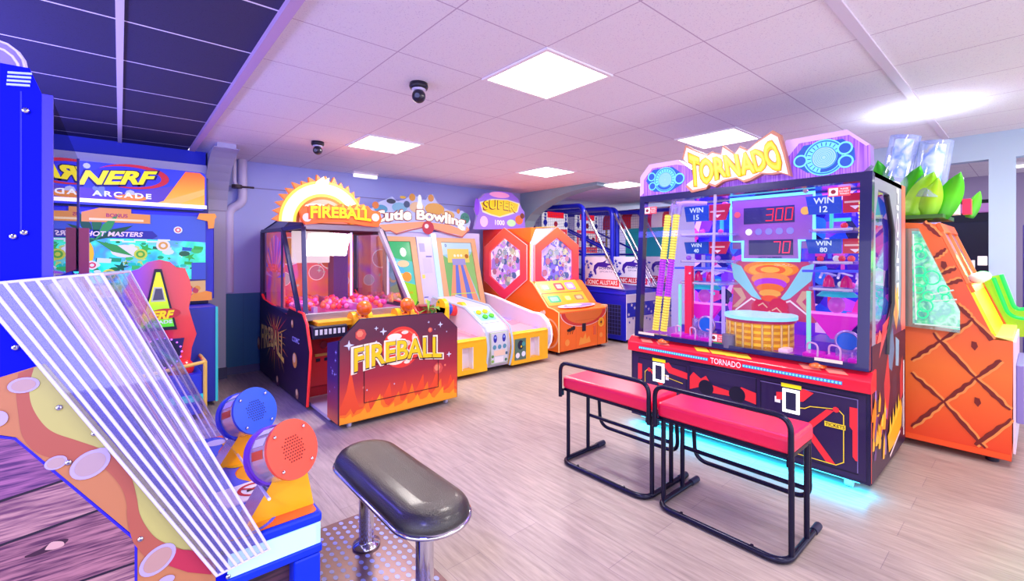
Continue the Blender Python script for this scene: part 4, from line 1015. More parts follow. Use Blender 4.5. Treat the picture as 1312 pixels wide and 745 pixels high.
# tilted screens with tan frames
def screen(x0, x1, kind):
    o = Vector((x0, 5.70, .66)); v = Vector((0, .30, 1.05)); f = Fr(o, (1, 0, 0), v); W_ = x1 - x0; H_ = v.length
    a = MB().ring(f, [(0, 0), (W_, 0), (W_, H_), (0, H_)], [(.09, .08), (W_ - .09, .08), (W_ - .09, H_ - .07), (.09, H_ - .07)], -.06, .02, TAN); fr_ = a.build('screen_frame', t, bevel=.008, label='tan wooden screen frame')
    a = MB(); u0, u1, v0, v1 = .09, W_ - .09, .08, H_ - .07
    E_ = .7
    def m(c): return M(c, .2, emit=E_)
    if kind == 0:
        a.art(f, [(u0, v0), (u1, v0), (u1, v1), (u0, v1)], m('#58c8c8'), 0)
        a.art(f, [(u0, v1 - .22), (u1, v1 - .3), (u1, v1), (u0, v1)], m('#3cb878'), .001); a.art(f, [(u0, v0), (u1, v0), (u1, v0 + .30), ((u0 + u1) / 2, v0 + .36), (u0, v0 + .28)], m('#9ad828'), .001)
        rr = random.Random(8)
        for i in range(16): a.dot(f, rr.uniform(u0 + .05, u1 - .05), rr.uniform(v0 + .35, v1 - .25), rr.uniform(.025, .06), m(rr.choice(['#8ae0f0', '#f0e0a0', '#f4a07a', '#d0f4e0', '#f8d850', '#58b8e8'])), .002 + .0002 * i, 14)
        a.dot(f, u1 - .12, v0 + .42, .07, m('#ff9a3a'), .007); a.dot(f, u0 + .25, v1 - .33, .09, m('#f8d0a8'), .007, 16, .05); a.dot(f, u1 - .13, v1 - .16, .05, m('#e0fff0'), .007, 12, .07)
        a.text(f, 'INSERT COIN', (u0 + u1) / 2, v0 + .19, .035, m('#e8a01c'), .006, bold=.02)
    else:
        a.art(f, [(u0, v0), (u1, v0), (u1, v1), (u0, v1)], m('#9ac8e8'), 0)
        a.art(f, [(u0, v1 - .2), (u1, v1 - .14), (u1, v1), (u0, v1)], m('#b8d8f0'), .001); a.art(f, [(u0, v0), (u0 + .13, v0), (u0 + .22, v0 + .60), (u0, v0 + .75)], m('#7cb870'), .001); a.art(f, [(u1, v0), (u1 - .05, v0 + .2), (u1 - .17, v0 + .6), (u1, v0 + .8)], m('#8cc078'), .001)
        c = (u0 + u1) / 2; yt = v0 + .58
        cols = ['#e89a7a', '#6a78d8', '#e89a7a', '#6a78d8', '#e89a7a']
        for k in range(5):
            b0, b1 = u0 + .02 + (u1 - u0 - .04) * k / 5, u0 + .02 + (u1 - u0 - .04) * (k + 1) / 5; t0, t1 = c - .12 + .24 * k / 5, c - .12 + .24 * (k + 1) / 5
            a.art(f, [(b0, v0), (b1, v0), (t1, yt), (t0, yt)], m(cols[k]), .002)
        a.line(f, [(u0 + .06, v0 + .13), (u1 - .06, v0 + .13)], .012, m('#b8e060'), .003)
        a.art(f, [(c - .2, yt + .04), (c + .2, yt + .04), (c + .22, yt + .26), (c - .18, yt + .26)], m('#e8cc6a'), .003); a.art(f, [(c - .12, yt), (c + .12, yt), (c + .12, yt + .10), (c - .12, yt + .10)], m('#a098d8'), .004)
        for k in range(3): a.dot(f, c - .06 + .06 * k, yt + .15, .022, m('#f8f0d8'), .005)
        a.dot(f, c + .16, yt + .14, .035, m('#b06a30'), .005); a.text(f, '0', u0 + .08, v1 - .05, .05, m('#3a3ab0'), .006, bold=.02)
    a.build('screen', fr_)
screen(2.70, 3.28, 0); screen(3.62, 4.36, 1)
# white centre column with blue light strip and shelf pictures
fcol = Fr((3.29, 5.72, .70), (1, 0, 0), (0, .26, 1.05)); Wc = .33
a = MB().slab(fcol, [(0, 0), (Wc - .08, 0), (Wc - .08, 1.05), (0, 1.05)], -.1, .0, M('#bcb8e8', .3))
for (u0, u1, v0, v1, m) in ((.03, .12, .82, .95, '#9a98d8'), (.06, .2, .5, .72, '#b4b0ea'), (.05, .21, .18, .42, '#bdb9ee'), (.12, .22, .74, .76, '#6a68b0'), (.02, .07, .42, .48, '#e8c860'), (.02, .06, .06, .12, '#e8d078'), (.01, .08, .14, .155, '#5a58a8')): a.art(fcol, [(u0, v0), (u1, v0), (u1, v1), (u0, v1)], M(m, .4), .003)
a.build('centre_column', t)
a = MB().slab(fcol, [(Wc - .08, 0), (Wc, 0), (Wc, 1.1), (Wc - .08, 1.1)], -.1, .012, M('#cfeaff', .2, emit=.8, ecol='#bfe4ff')); a.build('light_strip', t, label='pale blue vertical light strip')
MB().box(2.95, 3.2, 5.3, 5.5, .60, .78, M('#a02838', .35)).build('score_box', t, bevel=.01)
# marquee board
ym = 6.0; fm = Fr((0, ym, 0), (1, 0, 0), (0, 0, 1))
def PM(l): return [(p.x, p.z) for p in (at(a_, b_, y=ym) for a_, b_ in l)]
board = PM([(470, 292), (474, 270), (480, 262), (488, 258), (494, 256), (503, 252), (508, 258), (518, 256), (524, 252), (528, 249), (534, 252), (537, 250), (540, 256), (546, 256), (549, 250), (555, 249), (558, 256), (566, 266), (577, 270), (586, 272), (592, 270), (600, 276), (603, 284), (601, 292), (598, 300), (590, 304), (580, 300), (568, 297), (556, 294), (547, 300), (540, 298), (520, 297), (508, 300), (496, 298), (484, 297)])
a = MB().slab(fm, board, -.06, 0, M('#a8b8e8', .35, emit=.1)); mb_ = a.build('marquee', t, label='cloud-shaped lit marquee board')
a = MB()
def e(c, s_=.55): return M(c, .35, emit=s_)
a.art(fm, PM([(482, 296), (487, 288), (540, 284), (575, 288), (596, 296), (598, 290), (601, 294), (592, 303), (582, 300), (575, 299), (556, 293), (541, 291), (520, 295), (508, 299), (500, 295)]), e('#e0906c', .3), .003)
a.line(fm, PM([(483, 297), (500, 296), (508, 300), (522, 296), (541, 292), (556, 294), (575, 300), (592, 304), (601, 295)]), .018, M('#a85a58', .4), .0035)
for (c, rx, ry, m, w_) in (((488, 268), .10, .06, '#5aa8e0', .004), ((481, 263), .05, .05, '#f08a4a', .004), ((512, 266), .12, .07, '#8ac4f4', .004), ((501, 258), .07, .035, '#3a4468', .005), ((521, 262), .05, .05, '#44588c', .005), ((557, 268), .17, .09, '#f0b050', .004), ((528, 253), .05, .055, '#e8a040', .005), ((552, 254), .05, .055, '#e09038', .005), ((516, 253), .05, .02, '#f0c040', .005), ((534, 266), .12, .08, '#f8d0b0', .0045), ((574, 276), .12, .07, '#f4c078', .004), ((587, 271), .03, .04, '#f0a040', .005)):
    p = at(c[0], c[1], y=ym); a.dot(fm, p.x, p.z, rx, e(m, .45), w_, 18, ry)
p = at(537.5, 262, y=ym)
a.art(fm, [(p.x + q[0], p.z + q[1]) for q in ((-.035, -.1), (.035, -.1), (.05, -.03), (.028, .05), (.03, .1), (.012, .14), (-.012, .14), (-.03, .1), (-.028, .05), (-.05, -.03))], e('#fff6fa', .8), .006)
p = at(595.5, 280, y=ym); a.dot(fm, p.x, p.z, .088, e('#4a9a90', .4), .006, 24)
for u in (-.03, .02, .05): a.dot(fm, p.x + u, p.z + .02, .010, M('#1e4a48', .4), .007, 8)
p = at(548, 292, y=ym); a.dot(fm, p.x, p.z, .10, e('#e0405e', .4), .012, 24)
p = at(546, 290, y=ym); a.dot(fm, p.x, p.z, .035, e('#fff0f4', .6), .013, 16)
p = at(540, 280, y=ym)
wm = lambda u, v: (u, v * (1 + .12 * math.sin(u * 19)) + .03 - .14 * u * u)
a.text(fm, 'Cutie Bowling', p.x, p.z, .23, e('#8a3a48', .1), .008, bold=.085, width=1.60, warp=wm)
a.text(fm, 'Cutie Bowling', p.x, p.z, .205, e('#fff8e8', .9), .010, bold=.045, width=1.55, warp=wm)
a.build('artwork', mb_)
for (x, y) in ((xc + .06, 4.6), (xd - .06, 4.6), (xa + .05, 4.7), (xf - .04, 4.7), (xa + .1, 6.1), (xf - .1, 6.1)): MB().cyl((x, y, 0), (x, y, .055), .022, DARK, n=12).build('foot', t)

# ================================================================ orange hexagon machine
XA, XB_ = 4.77, 5.88; YA, YB, YC = 4.50, 5.10, 6.30
t = thing('prize_drop_machine', (5.3, 5.4, 0), 'orange machine with hexagonal windows and a sloped button console, topped by a yellow sign', 'arcade machine')
OG = M('#ff7418', .35, coat=.2); OG2 = ramp_mat('orange_red', 'z', .5, 1.9, [(0, '#ff7a1c'), (.5, '#ff5a24'), (1, '#f0342c')], .35); RIMH = ramp_mat('hex_rim', 'z', .7, 1.9, [(0, '#f02c5c'), (.6, '#f8484a'), (1, '#ff6a3c')], .3, emit=.25)
tw = MB().prism([(XA + .02, YB + .02), (XB_ - .1, YB + .02), (XB_ - .1, YC), (XA + .02, YC)], 'z', .05, 1.60, OG2).build('cabinet', t)
# console: profile in (y,z)
pr = [(YA, .05), (YA, .62), (YA + .10, .66), (YA + .22, .68), (YB - .08, 1.02), (YB + .02, 1.05), (YB + .02, .05)]
c_ = MB().prism(pr, 'x', XA, XB_, OG).build('console', t, bevel=.008)
fx = Fr((XA, 0, 0), (0, -1, 0), (0, 0, 1))
side = [(YA, .05), (YA, .62), (YA + .10, .66), (YA + .22, .68), (YB - .06, 1.02), (YB, 1.05), (YB, 1.62), (5.69, 1.88), (YC, 1.88), (YC, .05)]
a = MB().slab(fx, [(-q[0], q[1]) for q in side], -.02, .004, OG2); sd = a.build('side_panel', t)
MB().tube([(XA - .004, q[0], q[1]) for q in side[:7]], .010, M('#ffc07a', .3, emit=.3), 8).build('edge_trim', sd)
hexo = [(5.15, 1.60), (5.69, 1.89), (6.22, 1.58), (6.22, 1.02), (5.69, .72), (5.15, 1.07)]
def hexwin(f, pts, nm, cells, k=.72):
    cx = sum(q[0] for q in pts) / 6; cy_ = sum(q[1] for q in pts) / 6
    inn = [(cx + (q[0] - cx) * k, cy_ + (q[1] - cy_) * k) for q in pts]
    o = MB().ring(f, pts, inn, .0, .04, RIMH).build('hexagon_frame', t, bevel=.004)
    MB().tube([f.p(q[0], q[1], .03) for q in pts], .008, M('#ffd8e0', .3, emit=.5), 8, closed=True).build('light_edge', o)
    a = MB(); a.art(f, inn, cells, .008); rr = random.Random(4)
    cols = ['#f4f0ff', '#8a60d8', '#f0a8d0', '#c8d0f0', '#6a80c8', '#b0b8c8', '#e890b8', '#5a48c0', '#f8f0d0']
    for i in range(60):
        r_ = rr.random() ** .5 * .36; q = rr.random() * 6.283; u, v = cx + r_ * math.cos(q) * .85, cy_ + r_ * math.sin(q)
        m = M(rr.choice(cols), .3, emit=.45); s_ = rr.uniform(.025, .06)
        if i % 2: a.hoop(f, u, v, s_ * .55, s_, m, .009 + .0003 * i, 12)
        else: a.dot(f, u, v, s_, m, .009 + .0003 * i, 6)
    a.build('window_picture', o); return o
HX = cells_mat('hex_print', ['#e8d4f8', '#f6eefe', '#c48ae8', '#f0b0dc', '#d8d8f4', '#a888e0'], 9, (1, 1, 1), .25, emit=.45)
HX2 = cells_mat('hex_print_blue', ['#b8a4ec', '#6a5ad8', '#c8b4f4', '#7a70e0', '#9890e0', '#d8c8f8'], 9, (1, 1, 1), .25, emit=.3)
hexwin(fx, [(-q[0], q[1]) for q in hexo], 'side', HX)
ff2 = Fr((0, YB + .0, 0), (1, 0, 0), (0, 0, 1))
hexf = [(4.83, 1.60), (5.32, 1.90), (5.84, 1.61), (5.84, .98), (5.32, .70), (4.83, 1.06)]
# front panel: white corner pieces beside the second hexagon
fp2 = MB().slab(ff2, [(XA, 1.0), (XB_ - .06, 1.0), (XB_ - .06, 1.60), (5.33, 1.875), (XA + .12, 1.86), (XA, 1.62)], -.02, .003, M('#dcd2f6', .3)).build('front_panel', t)
hexwin(ff2, hexf, 'front', HX2)
MB().prism([(XA + .02, 1.60), (XA + .02, 1.875), (5.33, 1.875), (XB_ - .1, 1.60)], 'y', YB + .01, YC, OG).build('roof', t)
MB().tube([(XA + .1, YB - .01, 1.875), (5.32, YB - .01, 1.905)], .008, M('#ffc850', .3, emit=.4), 8).build('light_edge', t)
# console top art, basin and front
fct = Fr((XA, YA + .22, .68), (1, 0, 0), (0, YB - .08 - YA - .22, .34)); Wc = XB_ - XA
a = MB(); a.art(fct, [(.03, .02), (Wc - .16, .02), (Wc - .16, .48), (.03, .48)], M('#ffae2a', .35), .002)
for (u, v, w_, h_, m, m2) in ((.18, .36, .2, .13, '#6ac84a', '#c8f0a0'), (.48, .36, .2, .14, '#e83a4a', '#ffb0a8'), (.74, .36, .2, .14, '#a88ae8', '#ddd0ff'), (.22, .13, .26, .13, '#48b878', '#90e0b0'), (.52, .13, .18, .13, '#ffb81c', '#ffe48a'), (.78, .13, .2, .1, '#a8805a', '#d8b890')):
    a.art(fct, rounded(u - w_ / 2, u + w_ / 2, v - h_ / 2, v + h_ / 2, .03), M(m, .3), .004); a.art(fct, rounded(u - w_ * .32, u + w_ * .32, v - h_ * .3, v + h_ * .3, .02), M(m2, .3), .005)
a.art(fct, [(.02, .24), (Wc - .16, .24), (Wc - .16, .252), (.02, .252)], M('#8a4a1a', .4), .003)
a.build('button_artwork', c_)
fto = Fr((XA, YA + .02, .648), (1, 0, 0), (0, .2, .045)); a = MB()
a.dot(fto, Wc * .47, .10, .42, M('#e8d0f4', .15), .012, 30, .085); a.dot(fto, Wc * .5, .10, .33, M('#9a86d8', .1), .014, 30, .06); a.dot(fto, Wc * .42, .11, .17, M('#f4f0ff', .1), .016, 24, .035)
a.build('basin', c_)
ffr = Fr((0, YA, 0), (1, 0, 0), (0, 0, 1)); a = MB()
for (rr_, m, w_) in ((.62, '#ffd8d0', .002), (.60, '#d83a2c', .003), (.50, '#e8762a', .004)):
    pts = [(XA + Wc * .5 + rr_ * math.cos(q) * .86, .60 + rr_ * .36 * math.sin(q)) for q in [PI + PI * k / 20 for k in range(21)]]
    a.art(ffr, pts, M(m, .35), w_)
# black insect mark, coin slots, spiral flower
u0 = XA + .22
for (du, dv, r) in ((0, .0, .028), (.045, .012, .03), (.09, .02, .034), (-.035, -.005, .02)): a.dot(ffr, u0 + du, .35 + dv, r, M('#2a1412', .4), .005, 10)
for du in (-.02, .03, .08): a.line(ffr, [(u0 + du, .35), (u0 + du - .02, .29)], .008, M('#2a1412', .4), .0055)
a.box(XA + .50, XA + .58, YA - .012, YA, .30, .42, M('#241a2c', .3)); a.box(XA + .76, XA + .82, YA - .01, YA, .22, .36, M('#e8623a', .3))
for (r, m) in ((.075, '#ffc23a'), (.05, '#f49a1c'), (.02, '#3a2018')): a.dot(ffr, XA + .95, .40, r, M(m, .35), .005 + (.08 - r) * .02, 9)
a.art(ffr, [(XA + .42, .10), (XA + .70, .12), (XA + .66, .22), (XA + .60, .17), (XA + .58, .28), (XA + .52, .19), (XA + .46, .22)], M('#ffa63c', .35), .004)
a.line(ffr, [(XA + .86, .06), (XA + .86, .47)], .004, M('#a84a10', .4), .005); a.line(ffr, [(XA + .36, .06), (XA + .36, .47), (XA + .86, .47)], .003, M('#c25a14', .4), .005)
a.dot(ffr, XA + .17, .17, .05, M('#ffa044', .35), .004, 9); a.dot(ffr, XA + .95, .2, .04, M('#ffa044', .35), .004, 8)
a.build('front_artwork', c_)
a = MB(); p = at(703, 432, x=XA)
a.hoop(fx, -4.72, .30, .20, .225, M('#ffb890', .4), .006, 30); a.hoop(fx, -4.66, .24, .05, .065, M('#a83a14', .4), .006, 20); a.dot(fx, -4.85, .56, .055, M('#f4e4e4', .4), .0065, 7); a.dot(fx, -4.80, .60, .035, M('#ffd8c8', .4), .007, 6)
for i in range(5):
    for j in range(6): a.line(fx, [(-5.5 + .16 * i, .12 + .1 * j), (-5.5 + .16 * i + .06, .12 + .1 * j)], .005, M('#ff9a4e', .4), .0048)
a.build('side_artwork', sd)
MB().box(XB_ - .04, XB_ + .02, YA + .0, YB, .05, .66, M('#ffb088', .3)).build('right_edge', t, bevel=.01)
for (x, y) in ((XA + .08, YA + .1), (XB_ - .08, YA + .1), (XA + .08, 6.2), (XB_ - .08, 6.2)): MB().cyl((x, y, 0), (x, y, .055), .03, DARK, n=12).build('foot', t)
# top sign
yg = 5.95; fg = Fr((0, yg, 0), (1, 0, 0), (0, 0, 1))
def PG(l): return [(p.x, p.z) for p in (at(a_, b_, y=yg) for a_, b_ in l)]
bd = PG([(608, 294), (612, 276), (609, 268), (613, 256), (622, 248), (640, 245), (655, 247), (664, 255), (668, 266), (672, 272), (673, 294)])
a = MB().slab(fg, bd, -.05, 0, M('#b8a8e8', .35, emit=.15), ramp_mat('sign_print', 'x', bd[0][0] + .02, bd[-1][0], [(0, '#8a6ae0'), (.4, '#d8b0e8'), (.7, '#a8d8c8'), (1, '#6ab8a0')], .35, emit=.3)); sg = a.build('top_sign', t)
a = MB()
for (c, rx, ry, m) in (((611, 265), .05, .14, '#7a40d8'), ((640, 250), .22, .05, '#e0a0d8'), ((665, 282), .09, .08, '#d86a3a'), ((669, 277), .05, .05, '#6a2a1a'), ((620, 284), .08, .09, '#e8b0d8'), ((655, 286), .1, .06, '#a8e0b0')):
    p = at(c[0], c[1], y=yg); a.dot(fg, p.x, p.z, rx, M(m, .35, emit=.3), .003, 18, ry)
a.art(fg, PG([(614.5, 259), (630, 255), (650, 256), (666, 261), (663, 272), (652, 276), (640, 279), (628, 276), (618, 272)]), M('#fff6d8', .35, emit=.6), .005)
a.art(fg, PG([(616, 260), (631, 256.5), (650, 257), (664, 262), (662, 271), (651, 274), (640, 277.5), (629, 274.5), (619, 270)]), M('#ffd400', .35, emit=.75, ecol='#ffcc00'), .006)
p = at(640, 264.5, y=yg); ws = lambda u, v: (u, v + .02 - .30 * u * u)
a.text(fg, 'SUPER', p.x, p.z, .165, M('#7a3a2c', .35), .008, bold=.035, width=.72, warp=ws); a.text(fg, 'SUPER', p.x + .008, p.z + .006, .145, M('#ffe21c', .35, emit=.8, ecol='#ffdc00'), .010, bold=.015, width=.68, warp=ws)
p = at(640, 285.5, y=yg); a.text(fg, '1000', p.x, p.z, .085, M('#fff4e8', .35, emit=.9), .008, bold=.02)
a.build('lettering', sg)
# ================================================================ basketball machines at the back
BB = M('#1420c8', .3, .1, coat=.2); BBD = M('#0c1490', .35); WP = M('#e9e2f4', .35); NET = M('#d8d4ea', .5)
def net_mat():
    m = bpy.data.materials.new('wire_net'); m.use_nodes = True; nt = m.node_tree; L = nt.links.new
    b = nt.nodes['Principled BSDF']; b.inputs['Base Color'].default_value = lin('#5a58a8'); b.inputs['Metallic'].default_value = .3
    tc = nodes(nt, 'ShaderNodeTexCoord'); sp = nodes(nt, 'ShaderNodeSeparateXYZ'); L(tc.outputs['Object'], sp.inputs[0])
    ad = nodes(nt, 'ShaderNodeMath', operation='ADD'); L(sp.outputs[0], ad.inputs[0]); L(sp.outputs[1], ad.inputs[1])
    def ln(o):
        d = nodes(nt, 'ShaderNodeMath', operation='MULTIPLY'); d.inputs[1].default_value = 1 / .055; L(o, d.inputs[0])
        f = nodes(nt, 'ShaderNodeMath', operation='FRACT'); L(d.outputs[0], f.inputs[0])
        l = nodes(nt, 'ShaderNodeMath', operation='LESS_THAN'); l.inputs[1].default_value = .06; L(f.outputs[0], l.inputs[0]); return l.outputs[0]
    mx = nodes(nt, 'ShaderNodeMath', operation='MAXIMUM'); L(ln(ad.outputs[0]), mx.inputs[0]); L(ln(sp.outputs[2]), mx.inputs[1]); L(mx.outputs[0], b.inputs['Alpha'])
    return m
NM = net_mat()
def basketball(x0, lb):
    x1 = x0 + .87; y0, y1, yt = 4.42, 7.5, 5.33
    t = thing('basketball_machine', ((x0 + x1) / 2, 5.9, 0), lb, 'arcade machine', 'blue basketball machines at the back of the room')
    # lower base with ball ramp
    MB().prism([(y0, .04), (y0, .80), (y0 + .06, .86), (y0 + .5, .90), (y1, 1.2), (y1, .04)], 'x', x0 + .03, x1 - .03, BBD).build('base', t)
    for k, x in enumerate((x0, x1 - .035)):
        s_ = MB().prism([(y0, .04), (y0, .84), (5.10, .90), (y1, .92), (y1, .04)], 'x', x, x + .035, BB).build('side_panel', t)
        fs_ = Fr((x - .001, 0, 0), (0, -1, 0), (0, 0, 1))
        # wire grille in lower side, white print panel above
        g = MB(); g.art(fs_, [(-5.05, .12), (-4.52, .12), (-4.52, .62), (-5.05, .62)], M('#14144a', .6), .001)
        for i in range(10): g.line(fs_, [(-5.05 + .059 * i, .12), (-5.05 + .059 * i, .62)], .006, M('#4a4aa8', .4), .002)
        for i in range(9): g.line(fs_, [(-5.05, .12 + .0625 * i), (-4.52, .12 + .0625 * i)], .006, M('#4a4aa8', .4), .0025)
        g.build('grille', s_)
        MB().tube([(x + .0175, y0, .80), (x + .0175, y1, .84)], .03, BB, 10).build('side_rail', t)
        p = MB().prism([(y0 + .04, .885), (5.34, .915), (5.34, 1.42), (4.86, 1.42)], 'x', x + .005, x + .03, WP).build('banner', t, label='white side banner with red strip')
        fb_ = Fr((x + .005, 0, 0), (0, -1, 0), (0, 0, 1)); a = MB()
        a.art(fb_, [(-5.26, .93), (-4.56, .92), (-4.56, 1.03), (-5.26, 1.04)], M('#d82038', .4), .001)
        a.text(fb_, 'SONIC ALLSTARS', -4.91, .98, .075, WHITE, .002, bold=.02, width=.64)
        # swoosh emblem
        a.art(fb_, [(-5.03 + u, 1.20 + v) for u, v in ((-.02, -.10), (-.07, -.02), (-.05, .07), (.02, .12), (.14, .13), (.22, .17), (.19, .12), (.33, .09), (.22, .06), (.33, .03), (.14, .04), (.04, .05), (-.01, .0), (.0, -.08))], M('#3a1e9c', .4), .0015)
        a.text(fb_, 'SONIC', -4.83, 1.22, .035, M('#2a2f8c', .4), .002, bold=.02, width=.3); a.text(fb_, 'SPORTS', -4.83, 1.165, .03, M('#6a6aa8', .4), .002, width=.26)
        rr = random.Random(6)
        for i in range(14): a.star(fb_, -5.30 + .22 * rr.random() ** 1.3, 1.0 + .36 * rr.random(), rr.uniform(.02, .045), M('#2a2fc0', .4), .0018, k=5, inner=.42)
        a.build('artwork', p)
        # top tube frame
        MB().tube(bend([(x + .0175, yt, .86), (x + .0175, yt, 2.34), (x + .0175, y1, 2.40)], .16, 6), .045, BB, 12).build('frame_tube', t)
        MB().tube([(x + .0175, yt - .04, 2.24), (x + .0175, y0 + .06, .90)], .022, CHROME, 10).build('diagonal_rail', t, label='chrome diagonal rail')
        MB().tube([(x + .0175, yt, 1.46), (x + .0175, y1, 1.46)], .02, BB, 8).build('side_bar', t)
        MB().tube([(x + .0175, yt, 1.48), (x + .0175, yt + 1.3, 2.02)], .02, BB, 8).build('brace', t)
        MB().poly([(x + .0175, yt, 1.46), (x + .0175, y1 - .1, 1.46), (x + .0175, y1 - .1, 2.34), (x + .0175, yt, 2.32)], NM).build('side_net', t)
    MB().tube([(x0 + .03, y1 - .02, 2.40), (x1 - .03, y1 - .02, 2.40)], .04, BB, 10).build('top_tube', t)
    # backboard, score sign, hoop
    fb2 = Fr((0, y1 - 1.08, 0), (1, 0, 0), (0, 0, 1))
    b_ = MB().box(x0 + .08, x1 - .08, y1 - 1.08, y1 - 1.04, 1.45, 2.30, M('#efe8f4', .3, emit=.8)).build('backboard', t)  # board and its print get a glow of their own to look brighter
    a = MB(); cx = (x0 + x1) / 2
    a.art(fb2, [(cx - .24, 2.20), (cx + .24, 2.20), (cx + .24, 2.32), (cx - .24, 2.32)], M('#f01c28', .4, emit=.9), .002)
    a.art(fb2, [(cx - .34, 1.50), (cx + .34, 1.50), (cx + .34, 1.98), (cx - .34, 1.98)], M('#f03c4a', .4, emit=.8), .002); a.art(fb2, [(cx - .28, 1.62), (cx + .28, 1.62), (cx + .28, 1.92), (cx - .28, 1.92)], M('#f4dce4', .4, emit=.7), .003)
    a.text(fb2, 'FASTBREAK' if False else 'BASKETBALL', cx, 1.555, .06, WHITE, .004, bold=.02, width=.6)
    for u, v, m in ((-.2, 1.8, '#d83a3a'), (.0, 1.82, '#2a3ac8'), (.2, 1.78, '#c82a4a'), (-.1, 1.7, '#f08a5a'), (.12, 1.68, '#3a4ad0'), (-.3, 2.1, '#2a3ad0'), (.3, 2.08, '#2a3ad0'), (0, 2.08, '#d8384a')): a.dot(fb2, cx + u, v, .06, M(m, .4), .0035 + .0003 * abs(u), 7)
    for s_ in (-1, 1):
        for k in range(4): a.star(fb2, cx + s_ * .30, 2.05 + .07 * k, .05, M('#1c2ac8', .4), .004, k=5, inner=.42)
    a.build('artwork', b_)
    MB().tube([(cx + .19 * math.cos(2 * PI * k / 20), y1 - 1.32 + .19 * math.sin(2 * PI * k / 20), 1.72) for k in range(20)], .014, M('#ff5a28', .35), 8, closed=True).build('hoop', t)
    MB().lathe([(.19, 1.72), (.15, 1.58), (.11, 1.46)], (cx, y1 - 1.32, 0), NM, 20).build('net', t)
    fp_ = MB().box(x0 + .005, x1 - .005, y0 - .012, y0, .06, .80, WP); ff_ = Fr((0, y0 - .012, 0), (1, 0, 0), (0, 0, 1))
    fp_.art(ff_, [(x0 + .01, .42), (x1 - .01, .42), (x1 - .01, .66), (x0 + .01, .66)], M('#2028c8', .4), .001)
    for k in range(10): fp_.star(ff_, x0 + .06 + .083 * k, .47 + .05 * ((k * 7) % 4), .035, WHITE, .002, k=5, inner=.42)
    for k in range(8): fp_.star(ff_, x0 + .08 + .1 * k, .34 + .03 * ((k * 5) % 3), .03, M('#2028c8', .4), .002, k=5, inner=.42)
    fp_.build('front_panel', t, label='white front panel with blue star band')
    for (x, y) in ((x0 + .08, y0 + .1), (x1 - .08, y0 + .1), (x0 + .08, y1 - .1), (x1 - .08, y1 - .1)): MB().cyl((x, y, 0), (x, y, .045), .03, DARK, n=12).build('foot', t)
for i, lb in enumerate(('blue basketball machine with tube frame right behind the orange hexagon machine', 'blue basketball machine with tube frame behind the first one, partly hidden by a glass-fronted machine')):
    basketball(6.27 + .985 * i, lb)
# striped canopy kiosk beyond, partly seen through the tornado's glass
t = thing('striped_kiosk', (8.9, 5.5, 0), 'kiosk with red and white striped awning behind the basketball machines', 'kiosk')
for k in range(8):
    c = MB(); y = 4.5 + .25 * k
    P = [(8.75 - .42 * math.sin(PI / 2 * j / 5), 2.48 - .30 * (1 - math.cos(PI / 2 * j / 5))) for j in range(6)] + [(8.33, 2.02), (8.36, 2.02), (8.75, 2.40)]
    c.prism(P, 'y', y, y + .25, M('#f0303a' if k % 2 else '#fff4ee', .5)); c.build('awning_stripe', t)
MB().box(8.5, 9.3, 4.5, 6.5, .0, .9, M('#1fa8a8', .4)).build('counter', t, bevel=.01); MB().box(9.2, 9.3, 4.5, 6.5, .9, 2.45, M('#22a8b8', .4, emit=.3)).build('back_panel', t)
for k in range(6): MB().cyl((8.7, 4.75 + .3 * k, .9), (8.7, 4.75 + .3 * k, 1.15 + .12 * (k % 3)), .07, M(['#18d0c0', '#f0c030', '#e83a5a'][k % 3], .35, emit=.2), n=14).build('prize', t)
for y in (4.53, 6.47): MB().cyl((8.42, y, 0), (8.42, y, 2.05), .022, YEL, n=12).build('post', t)
MB().tube(bend([(8.40, 4.5, .0), (8.40, 4.5, 2.36), (8.40, 6.5, 2.40)], .14), .04, BB, 10).build('frame_tube', t)
# ================================================================ tornado machine
XT, YR, YL, XK = 3.37, .66, 2.31, 4.45
t = thing('prize_machine', (3.9, 1.5, 0), 'huge dark glass-fronted prize machine with purple marquee and jagged yellow lettering behind the benches', 'arcade machine')
NAVY = M('#1b1440', .3, coat=.3); NAVY2 = M('#2a1236', .35); FRM = M('#221f5c', .25, .2, coat=.4); REDB = M('#f0203c', .3, coat=.3); GREY = M('#8f8ca0', .35); SALM2 = M('#ff6a5e', .35)
YELW = M('#ffe03a', .35); CYAN = M('#7ef4ff', .2, emit=2.0, ecol='#6ae8ff')
# ---- lower cabinet
low = MB().box(XT + .02, XK, YR, YL + .02, .07, .62, NAVY); lowo = low.build('lower_cabinet', t, bevel=.006)
fr = Fr((XT + .02, 0, 0), (0, -1, 0), (0, 0, 1))        # front face, u = -y
XA_ = XT + .02
def Q(l): return [(-p.y, p.z) for p in (at(a_, b_, x=XA_) for a_, b_ in l)]
pan = MB(); pan.slab(fr, [(-YL + .0, .09), (-YR - .02, .09), (-YR - .02, .605), (-YL, .605)], 0, .006, M('#2a1a4a', .3, coat=.3))
pan.build('front_panel', lowo)
a = MB(); RD = M('#f2323e', .35); W_ = .0075
# doors outline
def rect(u0, u1, v0, v1, m, wd=.006, w=W_): a.line(fr, [(u0, v0), (u1, v0), (u1, v1), (u0, v1), (u0, v0)], wd, m, w)
DL = M('#120c28', .4); DG = M('#4a3f7c', .35)
rect(-YL + .06, -1.82, .12, .57, DL); rect(-1.79, -1.30, .12, .585, DL); rect(-1.27, -YR - .06, .12, .58, DL)
a.line(fr, [(-1.79, .583), (-1.30, .583)], .004, DG, W_ + .0005); a.line(fr, [(-1.27, .572), (-YR - .06, .572), (-YR - .06, .13)], .005, M('#7a6aa8', .3), W_ + .0005)
